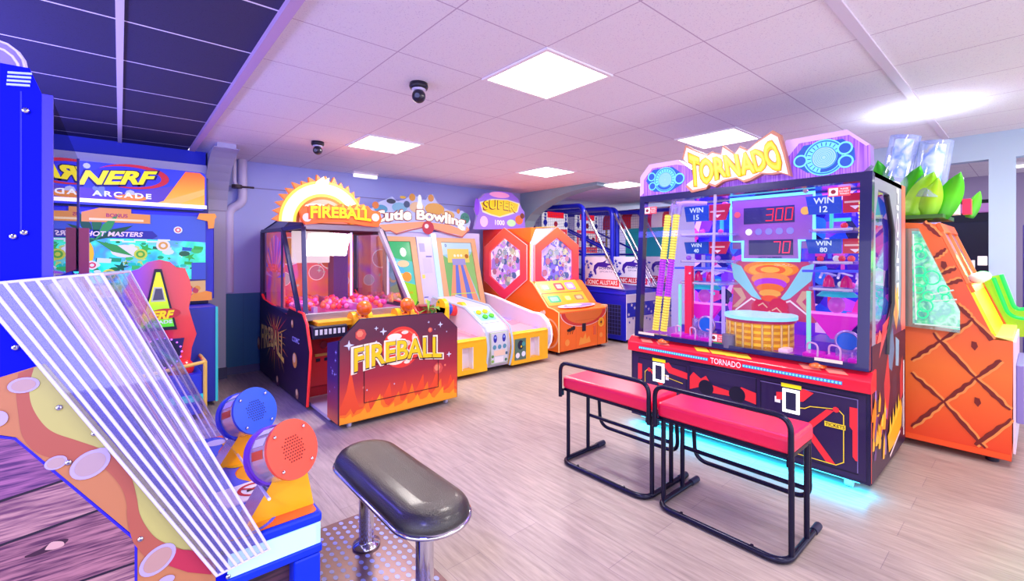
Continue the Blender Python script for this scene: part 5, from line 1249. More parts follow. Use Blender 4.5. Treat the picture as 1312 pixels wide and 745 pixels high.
# red bars and chevrons
for s_, cx in ((1, -2.05), (-1, -.93)):
    def U(u): return cx + s_ * u
    a.art(fr, [(U(-.20), .52), (U(-.17), .52), (U(-.17), .40), (U(-.185), .38), (U(-.185), .22), (U(-.20), .20), (U(-.21), .20), (U(-.21), .52)][::s_], RD, W_ + .001)
    a.art(fr, [(U(-.09), .475), (U(-.05), .475), (U(.08), .33), (U(.03), .33)][::s_], RD, W_ + .0012)
    a.art(fr, [(U(.08), .31), (U(.03), .31), (U(-.11), .14), (U(-.06), .14)][::s_] if False else [(U(.03), .31), (U(.08), .31), (U(-.05), .14), (U(-.10), .14)][::-s_], RD, W_ + .0012)
    a.art(fr, [(U(.02), .56), (U(.08), .575), (U(.11), .54), (U(.24), .52), (U(.24), .47), (U(.08), .49)][::s_], RD, W_ + .0014)
    a.line(fr, [(U(-.14), .34), (U(-.14), .46), (U(-.11), .49), (U(.04), .47), (U(.07), .45), (U(.20), .43)], .005, YELW, W_ + .0016); a.line(fr, [(U(-.14), .34), (U(-.14), .17), (U(-.10), .14), (U(.24), .14)], .005, YELW, W_ + .0016)
    a.dot(fr, U(-.10), .485, .018, RD, W_ + .002, 8)
a.art(fr, [(-1.79, .50), (-1.76, .54), (-1.70, .50), (-1.66, .53), (-1.62, .47), (-1.45, .45), (-1.40, .50), (-1.30, .48), (-1.30, .40), (-1.42, .42), (-1.62, .41), (-1.72, .43), (-1.79, .40)], RD, W_ + .001)
a.art(fr, [(-1.79, .30), (-1.74, .34), (-1.70, .30), (-1.79, .20)], RD, W_ + .001); a.art(fr, [(-1.30, .34), (-1.36, .38), (-1.42, .33), (-1.38, .30), (-1.34, .33), (-1.30, .28)], RD, W_ + .001)
a.art(fr, [(-1.76, .255), (-1.33, .255), (-1.39, .15), (-1.70, .15)], RD, W_ + .001); a.line(fr, [(-1.72, .165), (-1.37, .165)], .003, M('#ff9a8a', .3), W_ + .0016)
# three small sponsor marks on the red plate
a.line(fr, [(-1.68, .19), (-1.66, .225), (-1.645, .195), (-1.625, .225), (-1.60, .20), (-1.585, .22)], .006, WHITE, W_ + .002); a.art(fr, [(-1.555, .185), (-1.485, .185), (-1.485, .225), (-1.555, .225)], M('#ffd8d8', .3), W_ + .002)
a.line(fr, [(-1.545, .21), (-1.53, .20), (-1.515, .213), (-1.495, .2)], .005, RD, W_ + .0026); a.text(fr, 'UDC', -1.425, .205, .028, WHITE, W_ + .002, bold=.02)
a.text(fr, 'TICKETS', -.835, .385, .02, M('#3a2a10', .4), W_ + .0035, bold=.02); a.art(fr, [(-.89, .37), (-.78, .37), (-.78, .40), (-.89, .40)], YELW, W_ + .003)
a.build('panel_artwork', lowo)
for yy in (1.66, 1.43):
    MB().cyl((XA_ - .007, yy, .44), (XA_ - .010, yy, .44), .058, M('#14102c', .5), n=28).build('speaker', lowo)
for yy in (2.06, 1.08):
    o = MB().ring(fr, [(-yy - .05, .40), (-yy + .05, .40), (-yy + .05, .555), (-yy - .05, .555)], [(-yy - .032, .418), (-yy + .032, .418), (-yy + .032, .537), (-yy - .032, .537)], .008, .018, M('#ffffff', .3, emit=2.2)).build('card_reader', lowo, label='card reader with glowing white frame')
    MB().art(fr, [(-yy - .032, .418), (-yy + .032, .418), (-yy + .032, .537), (-yy - .032, .537)], M('#2a2a4c', .2), .012).build('screen', o)
    MB().art(fr, [(-yy - .06, .565), (-yy + .06, .565), (-yy + .06, .59), (-yy - .06, .59)], M('#f4e820', .35, emit=.2), .0095).build('price_label', o)
    MB().art(fr, [(-yy - .10, .45), (-yy - .065, .45), (-yy - .065, .49), (-yy - .10, .49)] if yy < 1.5 else [(-yy + .062, .43), (-yy + .09, .43), (-yy + .09, .47), (-yy + .062, .47)], WHITE, .0095).build('sticker', o)
# ---- red lip with LED dots and lettering
lip = MB().prism([(XT - .02, .625), (XT - .02, .70), (XT + .03, .745), (XT + .12, .755), (XT + .12, .625)], 'y', YR - .01, YL + .03, REDB); lipo = lip.build('console_lip', t, bevel=.006)
fl = Fr((XT - .02, 0, 0), (0, -1, 0), (0, 0, 1)); a = MB()
a.text(fl, 'TORNADO', -1.50, .662, .042, WHITE, .002, bold=.012, width=.22); a.build('lettering', lipo)
for u0, u1 in ((-2.22, -1.64), (-1.37, -.80)):
    a = MB(); n = 30
    a.art(fl, [(u0 - .01, .653), (u1 + .01, .653), (u1 + .01, .675), (u0 - .01, .675)], M('#5a7af0', .3, emit=.5, ecol='#58b0ff'), .0015)
    for k in range(n): a.dot(fl, u0 + (u1 - u0) * k / (n - 1), .664, .0065, CYAN, .003, 8)
    o = a.build('light_strip', lipo, label='row of cyan lights'); 
ft = Fr((XT + .005, 0, .724), (0, -1, 0), (.05, 0, .045)); a = MB()
for u in (-2.20, -2.05, -1.72, -1.60, -1.50, -1.42, -1.0, -.86): a.art(ft, [(u, -.02), (u + .10, -.015), (u + .06, .02), (u - .04, .015)], M('#ffd23a' if -1.8 < u < -1.3 else '#ff8a7a', .35), .003)
a.build('lip_artwork', lipo)
for yy in (2.02, .93): MB().lathe([(.05, 0), (.046, .015), (.03, .03), (0, .034)], (XT + .02, yy, .735), M('#ff6a2a', .25, coat=.3), 20).build('button', lipo, label='orange dome button')
# ---- upper box: leaning frame
zB, zT = .755, 1.96; xB, xTp = XT + .0, XT + .085
n_ = Vector((-(zT - zB), 0, (xTp - xB))).normalized()
fg = Fr((xB, YL - .03, zB), (0, -1, 0), (xTp - xB, 0, zT - zB)); Wg = YL - .03 - YR; Hg = math.hypot(xTp - xB, zT - zB)
MB().ring(fg, [(0, 0), (Wg, 0), (Wg, Hg), (0, Hg)], [(.045, .035), (Wg - .06, .035), (Wg - .06, Hg - .055), (.045, Hg - .055)], -.05, .012, FRM).build('glass_frame', t, bevel=.006)
TG = clear_mat('tornado_glass', '#fbf6ff', .012, .01)
MB().poly([fg.p(.04, .03, -.01), fg.p(Wg - .05, .03, -.01), fg.p(Wg - .05, Hg - .05, -.01), fg.p(.04, Hg - .05, -.01)], TG).build('front_glass', t)
MB().slab(fg, [(Wg * .405, .01), (Wg * .405 + .018, .01), (Wg * .405 + .018, Hg - .05), (Wg * .405, Hg - .05)], .008, .02, clear_mat('joint_acrylic', '#f4f0ff', .2, .05, .35, '#e8e0ff')).build('glass_joint', t)
for u in (.20, .78): MB().cyl(fg.p(Wg * u, Hg - .085, -.008), fg.p(Wg * u, Hg - .085, .008), .014, CHROME, n=16).build('glass_bolt', t)
for (u, v) in ((.10, 1.08), (Wg - .17, 1.10), (Wg * .44, .075)):
    s_ = MB(); s_.art(fg, [(u - .06, v - .03), (u + .06, v - .03), (u + .06, v + .03), (u - .06, v + .03)], M('#f4505a', .4), .0)
    s_.art(fg, [(u - .055, v - .024), (u - .005, v - .024), (u - .005, v + .024), (u - .055, v + .024)], WHITE, .001); s_.dot(fg, u - .03, v, .014, M('#8a2030', .4), .002, 10)
    for k, w in enumerate(('PLEASE', 'DO NOT', 'TOUCH')): s_.text(fg, w, u + .028, v + .016 - .016 * k, .010, WHITE, .0015, bold=.02)
    s_.build('warning_sticker', t)
for u in (.10, Wg - .22): MB().art(fg, [(u - .06, .022), (u + .09, .022), (u + .09, .042), (u - .06, .042)], M('#e8d8c8', .4), .014).build('paper_strip', t)
# box: top, right wall with window, left glass, back wall
MB().box(xTp, XK, YR + .0, YL - .03, zT - .03, zT, FRM).build('top_panel', t)
FLM = M('#c04ad8', .25, emit=.45, ecol='#c030d8')
MB().box(XT + .05, XK, YR + .02, YL - .03, zB - .01, zB + .015, FLM).build('prize_floor', t)
MB().poly([(xB + .06, YL - .04, zB), (XK - .02, YL - .04, zB), (XK - .02, YL - .04, zT), (xTp + .04, YL - .04, zT)], TG).build('left_glass', t)
BKW = cells_mat('cabinet_back', ['#1c2ad8', '#4a34e0', '#8a3ae8', '#3a58f0', '#2a1ea8', '#6a2ad8', '#2a8ae0', '#b04ae8'], 2.6, (1, 1, .7), .2, emit=.5, noise=True)
MB().box(XK - .06, XK - .03, YR + .02, YL - .60, zB, zT - .03, BKW).build('back_wall', t)
# right side outer panel (plane y = YR) with a window
fy = Fr((0, YR, 0), (1, 0, 0), (0, 0, 1))
def S(l): return [(p.x, p.z) for p in (at(a_, b_, y=YR) for a_, b_ in l)]
win = [(3.52, .95), (3.52, 1.70), (3.60, 1.86), (3.86, 1.86), (4.00, 1.64), (4.00, 1.10), (3.86, .95)]
def lerp_out(pts, n=None): return pts
sp = MB()
x0s, x1s = XT + .05, XK
top_poly = [(x0s + .02, .755), (win[0][0], .755)]
# strips around the window
sp.slab(fy, [(x0s - .01, .07), (x1s, .07), (x1s, .90), (x0s + .0, .90)], -.02, .003, NAVY2)
sp.slab(fy, [(x0s, .90), (win[0][0], .90), (win[0][0], 1.96), (x0s + .05, 1.96)], -.02, .0, GREY)
sp.slab(fy, [(4.00, .90), (x1s, .90), (x1s, 1.96), (4.00, 1.96)], -.02, .0, GREY)
sp.slab(fy, [(win[0][0], 1.86), (4.0, 1.86), (4.0, 1.96), (win[0][0], 1.96)], -.02, .0, GREY)
sp.slab(fy, [(win[0][0], .90), (4.0, .90), (4.0, .95), (win[0][0], .95)], -.02, .0, M('#c83a48', .35))
sp.slab(fy, [(win[0][0], 1.70), (3.60, 1.86), (win[0][0], 1.86)], -.02, 0, GREY); sp.slab(fy, [(3.86, 1.86), (4.0, 1.64), (4.0, 1.86)], -.02, 0, GREY); sp.slab(fy, [(3.86, .95), (4.0, .95), (4.0, 1.10)], -.02, 0, GREY)
spo = sp.build('side_panel', t)
MB().poly([fy.p(u, v, -.012) for u, v in win], TG).build('side_glass', t)
MB().tube([fy.p(3.80, 1.84, .004), fy.p(3.98, 1.62, .004), fy.p(3.98, 1.12, .004), fy.p(3.83, .93, .004), fy.p(3.80, .80, .004)], .016, M('#15121f', .35), 8).build('side_bar', t)
a = MB()
a.art(fy, [(4.27, .9), (XK, .75), (XK, 1.96), (4.32, 1.96), (4.32, 1.2)], SALM2, .002)
fP = Fr((0, YR, 0), (0, 0, -1), (1, 0, 0))
a.text(fP, 'PIONEER', -1.46, 4.17, .085, WHITE, .003, bold=.02, width=.92); 
# lower artwork: red field with dark armour plates, flames and bands (abstract)
a.art(fy, [(3.40, .08), (3.40, .74), (3.62, .98), (3.70, .92), (3.60, .62), (3.56, .30), (3.60, .08)], SALM2, .002)
a.art(fy, [(3.66, .30), (3.72, .95), (4.02, 1.16), (4.30, .94), (4.40, .5), (4.2, .2), (3.9, .14)], M('#5a3058', .35), .0022)
for pts, c in (([(3.86, .86), (4.0, .96), (4.06, .80), (3.98, .66), (3.88, .70)], '#3f7a9c'), ([(4.10, .88), (4.22, .84), (4.20, .66), (4.10, .68)], '#7ab0c8'), ([(3.98, .60), (4.12, .64), (4.18, .40), (4.04, .34)], '#2c2440'), ([(3.74, .62), (3.86, .80), (3.92, .56), (3.84, .36), (3.76, .40)], '#c8303c'), ([(3.66, .88), (3.98, 1.06), (3.70, 1.00)], '#d83a44'), ([(3.60, .80), (3.90, .99), (3.66, .90)], '#e8545a'), ([(4.24, .60), (4.34, .72), (4.36, .44), (4.26, .40)], '#c03040')):
    a.art(fy, pts, M(c, .35), .003)
a.art(fy, [(4.02, 1.06), (4.06, 1.30), (4.12, 1.16), (4.18, 1.26), (4.20, 1.04), (4.12, .92)], M('#ffb43a', .35), .0034); a.art(fy, [(4.06, 1.04), (4.10, 1.16), (4.16, 1.04), (4.12, .92)], M('#d8743a', .35), .0038)
rr = random.Random(9)
for i in range(26):
    x = 3.42 + .42 * rr.random(); z = .10 + .46 * rr.random() * (1 - (x - 3.42)); h = rr.uniform(.06, .16)
    a.art(fy, [(x - .03, z), (x + .02, z - .01), (x + .04, z + h * .5), (x + .01, z + h), (x - .02, z + h * .45)], M(rr.choice(['#ffb22a', '#ff8a1e', '#f6d24a', '#8a6ab0', '#5a3a7a']), .35), .004 + .0001 * i)
a.art(fy, [(3.82, .26), (4.24, .42), (4.30, .34), (4.26, .22), (4.10, .16), (3.86, .14)], M('#ffb01e', .35), .0065)
for k in range(4): a.art(fy, [(3.86 + .09 * k, .24 + .03 * k), (3.90 + .09 * k, .38 + .03 * k), (3.94 + .09 * k, .27 + .03 * k)], M('#ffce3a', .35), .007)
a.line(fy, [(3.90, .11), (4.22, .19)], .02, M('#f4d8d8', .35), .0068)
a.line(fy, [(4.38, .14), (4.38, .66)], .03, WHITE, .003); a.line(fy, [(4.33, .2), (4.33, .4)], .012, WHITE, .003)
a.build('side_artwork', spo)
MB().box(3.52, 3.60, YR - .006, YR + .001, .46, .55, M('#3a3036', .4)).build('side_handle', t)
# ---- LED tubes: ripple profile, yellow and purple
def led(p0, p1, r, nm='led_tube'):
    p0 = Vector(p0); p1 = Vector(p1); segs = ((0, .30, '#ffe45a'), (.30, .62, '#c040f0'), (.62, 1, '#fff060')); d = p1 - p0; L = d.length
    o = None
    for a0, a1, c in segs:
        m = MB(); n = int((a1 - a0) * 46)
        for k in range(n):
            s0 = a0 + (a1 - a0) * k / n; s1 = a0 + (a1 - a0) * (k + .62) / n; s2 = a0 + (a1 - a0) * (k + 1) / n
            m.cyl(p0 + d * s0, p0 + d * s1, r, M(c, .25, emit=1.1), n=12); m.cyl(p0 + d * s1, p0 + d * s2, r * .8, M(c, .3, emit=.4), n=12)
        if o is None: o = m.build(nm, t, label='ribbed lit tube, yellow with a purple middle')
        else: m.build('tube_section', o)
for y in (2.215, 2.135): led((3.58, y, .79), (3.62, y - .10, 1.80), .028)
for y, x in ((.735, 3.60), (.735, 3.74)): led((x - .02, y, .79), (x, y, 1.80), .026)
for (x, y) in ((3.64, 2.10), (3.64, 2.03)):
    MB().tube(bend([(x, y, 1.78), (x - .01, y - .02, 1.90), (x + .1, y - .2, 1.88)], .07), .02, clear_mat('hose', '#f4f0ff', .2, .1, .3, '#d8d4f0'), 8).build('clear_hose', t)
# ---- centre column: scoreboard, whirl board, coin drum
XC = 3.86; fc = Fr((XC, 0, 0), (0, -1, 0), (0, 0, 1))
def CQ(l): return [(-p.y, p.z) for p in (at(a_, b_, x=XC) for a_, b_ in l)]
cu = -at(987, 300, x=XC).y
sb = MB().slab(fc, [(cu - .29, 1.50), (cu + .29, 1.50), (cu + .29, 1.90), (cu - .29, 1.90)], -.05, 0, M('#8a5a9a', .3, emit=.3)).slab(fc, [(cu - .2, 1.42), (cu + .2, 1.42), (cu + .2, 1.50), (cu - .2, 1.50)], -.05, 0, M('#8a5a9a', .3, emit=.3)); sbo = sb.build('scoreboard', t)
edge = [(cu - .30, 1.91), (cu + .30, 1.91), (cu + .30, 1.56), (cu + .205, 1.56), (cu + .205, 1.41), (cu - .205, 1.41), (cu - .205, 1.56), (cu - .30, 1.56)]
MB().tube([fc.p(u, v, .01) for u, v in edge], .013, CYAN, 8, closed=True).build('neon_border', sbo, label='cyan neon border')
a = MB()
a.art(fc, [(cu - .20, 1.70), (cu + .17, 1.70), (cu + .17, 1.83), (cu - .20, 1.83)], M('#2a2a5a', .2), .002); a.art(fc, [(cu - .16, 1.45), (cu + .16, 1.45), (cu + .16, 1.57), (cu - .16, 1.57)], M('#2a2a5a', .2), .002)
LED7 = {'0': 'abcdef', '3': 'abcdg', '7': 'abc', '8': 'abcdefg'}
def seg7(ch, u, v, w, h, m):
    g = w * .16; S_ = {'a': [(0, h), (w, h)], 'b': [(w, h / 2), (w, h)], 'c': [(w, 0), (w, h / 2)], 'd': [(0, 0), (w, 0)], 'e': [(0, 0), (0, h / 2)], 'f': [(0, h / 2), (0, h)], 'g': [(0, h / 2), (w, h / 2)]}
    for c in LED7[ch]:
        p, q = S_[c]; a.line(fc, [(u + p[0] + p[1] * .1, v + p[1]), (u + q[0] + q[1] * .1, v + q[1])], g, m, .004)
RL = M('#ff2438', .3, emit=1.5, ecol='#ff2030')
for k, ch in enumerate('300'): seg7(ch, cu - .03 + .068 * k, 1.72, .045, .09, RL)
for k, ch in enumerate('70'): seg7(ch, cu + .02 + .068 * k, 1.468, .045, .085, M('#ff2a50', .3, emit=1.3, ecol='#ff2a60'))
for k in range(5): a.dot(fc, cu - .16 + .075 * k, 1.635, .026, M('#f4f6ff' if k == 0 else '#7a86c8', .25, emit=1.2 if k == 0 else .3), .003, 14)
a.dot(fc, cu + .24, 1.78, .03, M('#ffb84a', .3, emit=1), .003); a.dot(fc, cu - .25, 1.78, .025, M('#ff6a7a', .3, emit=.8), .003)
a.text(fc, 'HOT NUMBER', cu, 1.43, .02, M('#2a2a6a', .4), .003, bold=.02)
a.build('digits', sbo)
wb_ = MB().slab(fc, [(cu - .30, .95), (cu + .30, .95), (cu + .26, 1.40), (cu - .26, 1.40)], -.05, 0, M('#f0568a', .3, emit=.4)); wbo = wb_.build('whirl_board', t); a = MB()
for s_ in (-1, 1):
    a.art(fc, [(cu + s_ * .30, 1.39), (cu + s_ * .22, 1.36), (cu + s_ * .12, 1.18), (cu + s_ * .05, 1.08), (cu + s_ * .14, 1.12), (cu + s_ * .28, 1.26)][::s_], M('#9ae8f4', .3, emit=.6), .003)
    a.art(fc, [(cu + s_ * .29, 1.18), (cu + s_ * .22, 1.18), (cu + s_ * .18, 1.10), (cu + s_ * .25, 1.02), (cu + s_ * .29, 1.02), (cu + s_ * .22, 1.10)][::s_], M('#f8c0a0', .3, emit=.5), .003)
    a.line(fc, [(cu + s_ * .05, 1.06), (cu + s_ * .14, 1.10), (cu + s_ * .26, 1.00)], .012, M('#fff0ff', .3, emit=.7), .004)
for k, (v, r, c) in enumerate(((1.34, .20, '#ff8a2a'), (1.33, .16, '#ffb43a'), (1.335, .11, '#ff6a2a'), (1.335, .07, '#ffc44a'), (1.26, .14, '#ff9a4a'), (1.225, .12, '#c040e0'), (1.19, .10, '#ff7a2a'), (1.15, .08, '#ffb04a'), (1.11, .065, '#ff5a2a'))): a.dot(fc, cu, v, r, M(c, .3, emit=.7), .004 + .0008 * k, 22, r * (.33 if k < 4 else .38))
for (u, v, r) in ((-.07, 1.03, .07), (.06, 1.05, .07), (0, .98, .07), (.10, 1.0, .04)): a.dot(fc, cu + u, v, r, M('#f01e50', .3, emit=.5), .013, 9)
for (u, v) in ((-.05, 1.05), (.05, 1.02), (0, .99)): a.line(fc, [(cu + u - .03, v), (cu + u, v + .02), (cu + u + .03, v - .01)], .009, M('#ffc0a0', .3, emit=.6), .014)
a.build('whirl_artwork', wbo)
# coin drum in front of the board
yd = -cu; XD = 3.66
dr = MB()
for k in range(9): dr.cyl((XD, yd, zB + .02 + .022 * k), (XD, yd, zB + .040 + .022 * k), .22, M('#ffcf30' if k % 2 else '#d89420', .3, .3, emit=.3), n=36)  # coins are no lamp, glow added to brighten the yellow
dr.build('coin_drum', t)
MB().cyl((XD, yd, zB + .225), (XD, yd, zB + .25), .245, M('#9ae8ff', .2, emit=1.2, ecol='#8ad8ff'), n=40).build('drum_light_ring', t, label='glowing blue ring on the coin drum')
MB().cyl((XD, yd, zB + .205), (XD, yd, zB + .224), .235, M('#d8246a', .3, emit=.4), n=36).build('drum_rim', t)
for k in range(10):
    q = PI * .6 + PI * .8 * k / 9; MB().cyl((XD + .228 * math.cos(q), yd + .228 * math.sin(q), zB + .015), (XD + .228 * math.cos(q), yd + .228 * math.sin(q), zB + .20), .008, M('#ffe48a', .25, .4), n=8).build('drum_rod', t)
MB().cyl((XD - .26, yd + .12, zB + .015), (XD - .26, yd + .12, zB + .11), .045, M('#6a6480', .4), n=20).build('coin_tower', t)
# ---- side bays: shelves, win signs, claws, glowing bits
CLR = clear_mat('shelf_acrylic', '#efeaff', .15, .05, .28, '#cfc4ff')
MAG = M('#f02ad0', .2, emit=.7, ecol='#e020d0'); BLUS = M('#1e5ad8', .3, emit=.45); REDS = M('#e0204a', .3, emit=.45); VIO = M('#7a3af0', .25, emit=.5)
rb = random.Random(21)
BAYP = cells_mat('bay_print', ['#1a1a8a', '#3a2ae0', '#8a3af0', '#1c4ae8', '#120c58', '#d04af0', '#2a7af0', '#4a1ab0', '#f0c8ff', '#2a18c8', '#e83aa8'], 11, (1, 1, .8), .2, emit=.55)
for side, (u0, u1, w1, w2) in enumerate(((-2.02, -1.62, 'WIN\n15', 'WIN\n40'), (-1.06, -.74, 'WIN\n12', 'WIN\n80'))):
    mid = (u0 + u1) / 2; wd = u1 - u0
    bay = MB().slab(Fr((4.02, 0, 0), (0, -1, 0), (0, 0, 1)), [(u0 - .06, .86), (u1 + .06, .86), (u1 + .06, 1.92), (u0 - .06, 1.92)], -.02, 0, BAYP).build('bay_back', t)
    for z in (1.62, 1.40, 1.22):
        s_ = MB().slab(Fr((3.58, 0, z), (0, -1, 0), (1, 0, 0)), rounded(u0, u1, 0, .40, .10), -.012, .008, CLR).build('shelf', t, bevel=.004)
        MB().tube([(3.585, -u0 - .05, z), (3.585, -u1 + .05, z)], .008, M('#f0ecff', .2, emit=.5, ecol='#d8c8ff'), 8).build('shelf_edge', s_)
    for z, wtxt, hh in ((1.80, w1, .13), (1.51, w2, .10)):
        fsn = Fr((3.70, 0, z), (0, -1, 0), (0, 0, 1))
        sg = MB().slab(fsn, [(mid - .17, -hh * .5), (mid + .02, -hh * .5), (mid + .02, hh * .5), (mid - .19, hh * .5)], -.02, 0, BLUS).build('win_sign', t, label='blue lit win sign')
        b_ = MB()
        for k, w in enumerate(wtxt.split('\n')): b_.text(fsn, w, mid - .08, hh * (.22 - .46 * k), hh * .33, M('#d8f0ff', .3, emit=.9), .003, bold=.02)
        b_.build('lettering', sg)
        s2 = MB().slab(fsn, [(mid + .03, -hh * .5), (mid + .16, -hh * .5), (mid + .20, hh * .5), (mid + .03, hh * .5)], -.02, 0, REDS).build('arrow_sign', t, label='red lit sign with white arrow')
        b_ = MB(); b_.art(fsn, [(mid + .07, -.02), (mid + .13, -.02), (mid + .10, -.045)], WHITE, .003); b_.art(fsn, [(mid + .04, .0), (mid + .16, .0), (mid + .16, .012), (mid + .04, .012)], M('#ffd8d8', .3, emit=.5), .003); b_.build('arrow', s2)
    fq = Fr((3.66, 0, 0), (0, -1, 0), (0, 0, 1))
    tri = MB().slab(fq, [(mid - .15, 1.04), (mid + .15, 1.04), (mid + .03, .88), (mid - .03, .88)], -.05, 0, MAG).build('light_funnel', t, label='glowing magenta funnel')
    MB().slab(fq, [(mid - .17, 1.055), (mid + .17, 1.055), (mid + .17, 1.042), (mid - .17, 1.042)], -.06, .01, M('#ffa8f8', .2, emit=.9, ecol='#ff80f0')).build('funnel_edge', tri)
    MB().ball((3.68, -mid, 1.11), .05, M('#e05ae8', .2, emit=.5), (1, 1, 1.1)).build('lamp', t); MB().lathe([(.0, .06), (.09, .03), (.12, 0)], (3.7, -mid, 1.17), M('#3ac8e8', .2, emit=.5), 20).build('lamp_shade', t)
    for s_ in (-1, 1): MB().cyl((3.62, -mid - s_ * wd * .46, .80), (3.62, -mid - s_ * wd * .46, 1.20), .014, M('#8af0d8' if s_ < 0 else '#b8a0ff', .2, emit=.9), n=10).build('light_rod', t)
    for k in range(2):
        MB().lathe([(.035, 0), (.028, .05), (.01, .075), (0, .08)], (3.66, -mid - .06 + .10 * k, 1.235), M('#f01e8a', .25, emit=.4), 14).build('bell', t)
    for k in range(3): MB().tube(bend([(3.55, -mid - .14 + .1 * k, 1.30), (3.75, -mid - .10 + .1 * k, 1.33), (3.98, -mid - .12 + .1 * k, 1.30)], .05), .008, M('#e0d8ff', .15, .3, emit=.25), 8).build('ball_rail', t)
    MB().tube([(3.60, -u0 + .02, 1.34), (3.60, -u1 - .02, 1.345)], .009, M('#4a5af8', .2, emit=.9), 8).build('light_rail', t)
    for k in range(7): MB().ball((3.63 + .2 * rb.random(), -mid + rb.uniform(-.16, .16), rb.choice([1.645, 1.425, 1.245])), .022, M(rb.choice(['#ff4ad0', '#ff3a5a', '#4ad8ff', '#ffffff', '#b06aff']), .2, emit=.5), (1, 1, 1), 12, 8).build('prize_ball', t)
    for k in range(26):
        yy = -mid + rb.uniform(-wd * .5, wd * .5); zz = rb.uniform(.90, 1.9); c = rb.choice(['#ff58e0', '#58e8ff', '#9a6aff', '#ffffff', '#4a7aff', '#ff3a6a', '#c8b8ff', '#58ffc8'])
        if k % 3 == 0: MB().box(3.98, 4.0, yy - .05, yy + .05, zz - .012, zz + .012, M(c, .2, emit=.7)).build('light_bar', t)
        elif k % 3 == 1: MB().cyl((3.96, yy, zz), (4.0, yy, zz), .022, M(c, .2, emit=.55), n=14).build('bulb', t)
        else: MB().box(3.95, 3.99, yy - .008, yy + .008, zz - .06, zz + .06, M(c, .2, emit=.6)).build('light_bar', t)
    # floor launchers: wheel knob, clear hoops, magenta trays
    kx, ky = 3.50, -(mid + .10)
    w_ = MB().cyl((kx, ky, .90), (kx + .05, ky, .90), .055, M('#1e6ad8', .2, coat=.4, emit=.2), n=26).build('aim_wheel', t, label='blue aiming wheel')
    MB().tube([(kx + .012, ky + .062 * math.cos(2 * PI * k / 24), .90 + .062 * math.sin(2 * PI * k / 24)) for k in range(24)], .010, M('#c8a8e8', .2, .5), 8, closed=True).build('wheel_rim', w_)
    MB().box(kx - .01, kx + .06, ky - .06, ky + .06, zB + .015, .85, CLR).build('wheel_stand', w_)
    for k in range(3):
        yy = -u0 - .02 - .125 * k
        tr_ = MB().box(3.46, 3.60, yy - .10, yy, zB + .015, zB + .045, MAG).build('prize_tray', t, bevel=.008)
        MB().tube(bend([(3.455, yy - .09, zB + .03), (3.47, yy - .09, zB + .11), (3.52, yy - .01, zB + .11), (3.535, yy - .01, zB + .03)], .04), .006, M('#ffd8ff', .15, emit=.5, ecol='#ffb0ff'), 8).build('hoop', tr_)
    MB().box(3.62, 3.96, -mid - .17, -mid + .17, .80, .86, M('#5a3ab8', .3, emit=.15)).build('coin_bed', t)
for (yy, zz, c) in ((1.62, .80, '#38d86a'), (1.55, .795, '#ffd04a'), (1.48, .80, '#f4f0e8'), (1.16, .80, '#ffe0e8')):
    MB().box(3.47, 3.58, yy - .03, yy + .03, zB + .015, zz, M(c, .25, emit=.35)).build('floor_light', t, bevel=.006)
MB().box(3.56, 3.60, 1.87, 1.93, .80, 1.36, M('#e02a4a', .3, emit=.35)).build('red_pillar', t); MB().cyl((3.58, 1.84, .79), (3.58, 1.84, .93), .03, CLR, n=16).build('clear_tube', t)
# ---- marquee
XM = 3.50; fm = Fr((XM, 0, 0), (0, -1, 0), (0, 0, 1))
def MQ(l, x=XM): return [(-p.y, p.z) for p in (at(a_, b_, x=x) for a_, b_ in l)]
zt0 = zT
brd = MQ([(820, 252), (820.7, 227), (832, 211), (869, 205), (885, 217), (890, 235), (1005, 222), (1002, 196), (1007, 180), (1085, 166), (1115, 185), (1116, 211), (1104, 222)])
brd[0] = (brd[0][0], zt0); brd[-1] = (brd[-1][0], zt0)
pm_, pnt, pb = new_mat('purple_brushed')
def purple():
    L = pnt.links.new; tc = nodes(pnt, 'ShaderNodeTexCoord'); mp = nodes(pnt, 'ShaderNodeMapping'); mp.inputs['Scale'].default_value = (1, 60, 1.2); nz = nodes(pnt, 'ShaderNodeTexNoise'); nz.inputs['Scale'].default_value = 2.2
    cr = nodes(pnt, 'ShaderNodeValToRGB'); cr.color_ramp.elements[0].position = .35; cr.color_ramp.elements[0].color = lin('#7a3ad0'); cr.color_ramp.elements[1].position = .65; cr.color_ramp.elements[1].color = lin('#b07af0')
    L(tc.outputs['Object'], mp.inputs[0]); L(mp.outputs[0], nz.inputs['Vector']); L(nz.outputs['Fac'], cr.inputs['Fac']); L(cr.outputs['Color'], pb.inputs['Base Color']); L(cr.outputs['Color'], pb.inputs['Emission Color']); pb.inputs['Emission Strength'].default_value = .25
purple()
mq = MB().slab(fm, brd, -.09, 0, M('#8a6ab8', .4), pm_); mqo = mq.build('marquee', t, label='purple brushed marquee board')
rimm = M('#d8b8f8', .35, emit=.2); a = MB()
a.art(fm, MQ([(820.7, 227), (832, 211), (869, 205), (880, 213), (867, 211), (836, 216), (825, 231), (825, 248), (820, 252)]), rimm, .002)
a.art(fm, MQ([(1007, 180), (1085, 166), (1115, 185), (1110, 187), (1088, 173), (1024, 184), (1011, 200), (1004, 205), (1003, 195)]), rimm, .002)
EB = M('#2a5ac0', .3, emit=.25); EC = M('#8af0ff', .25, emit=1.0, ecol='#7ae8ff')
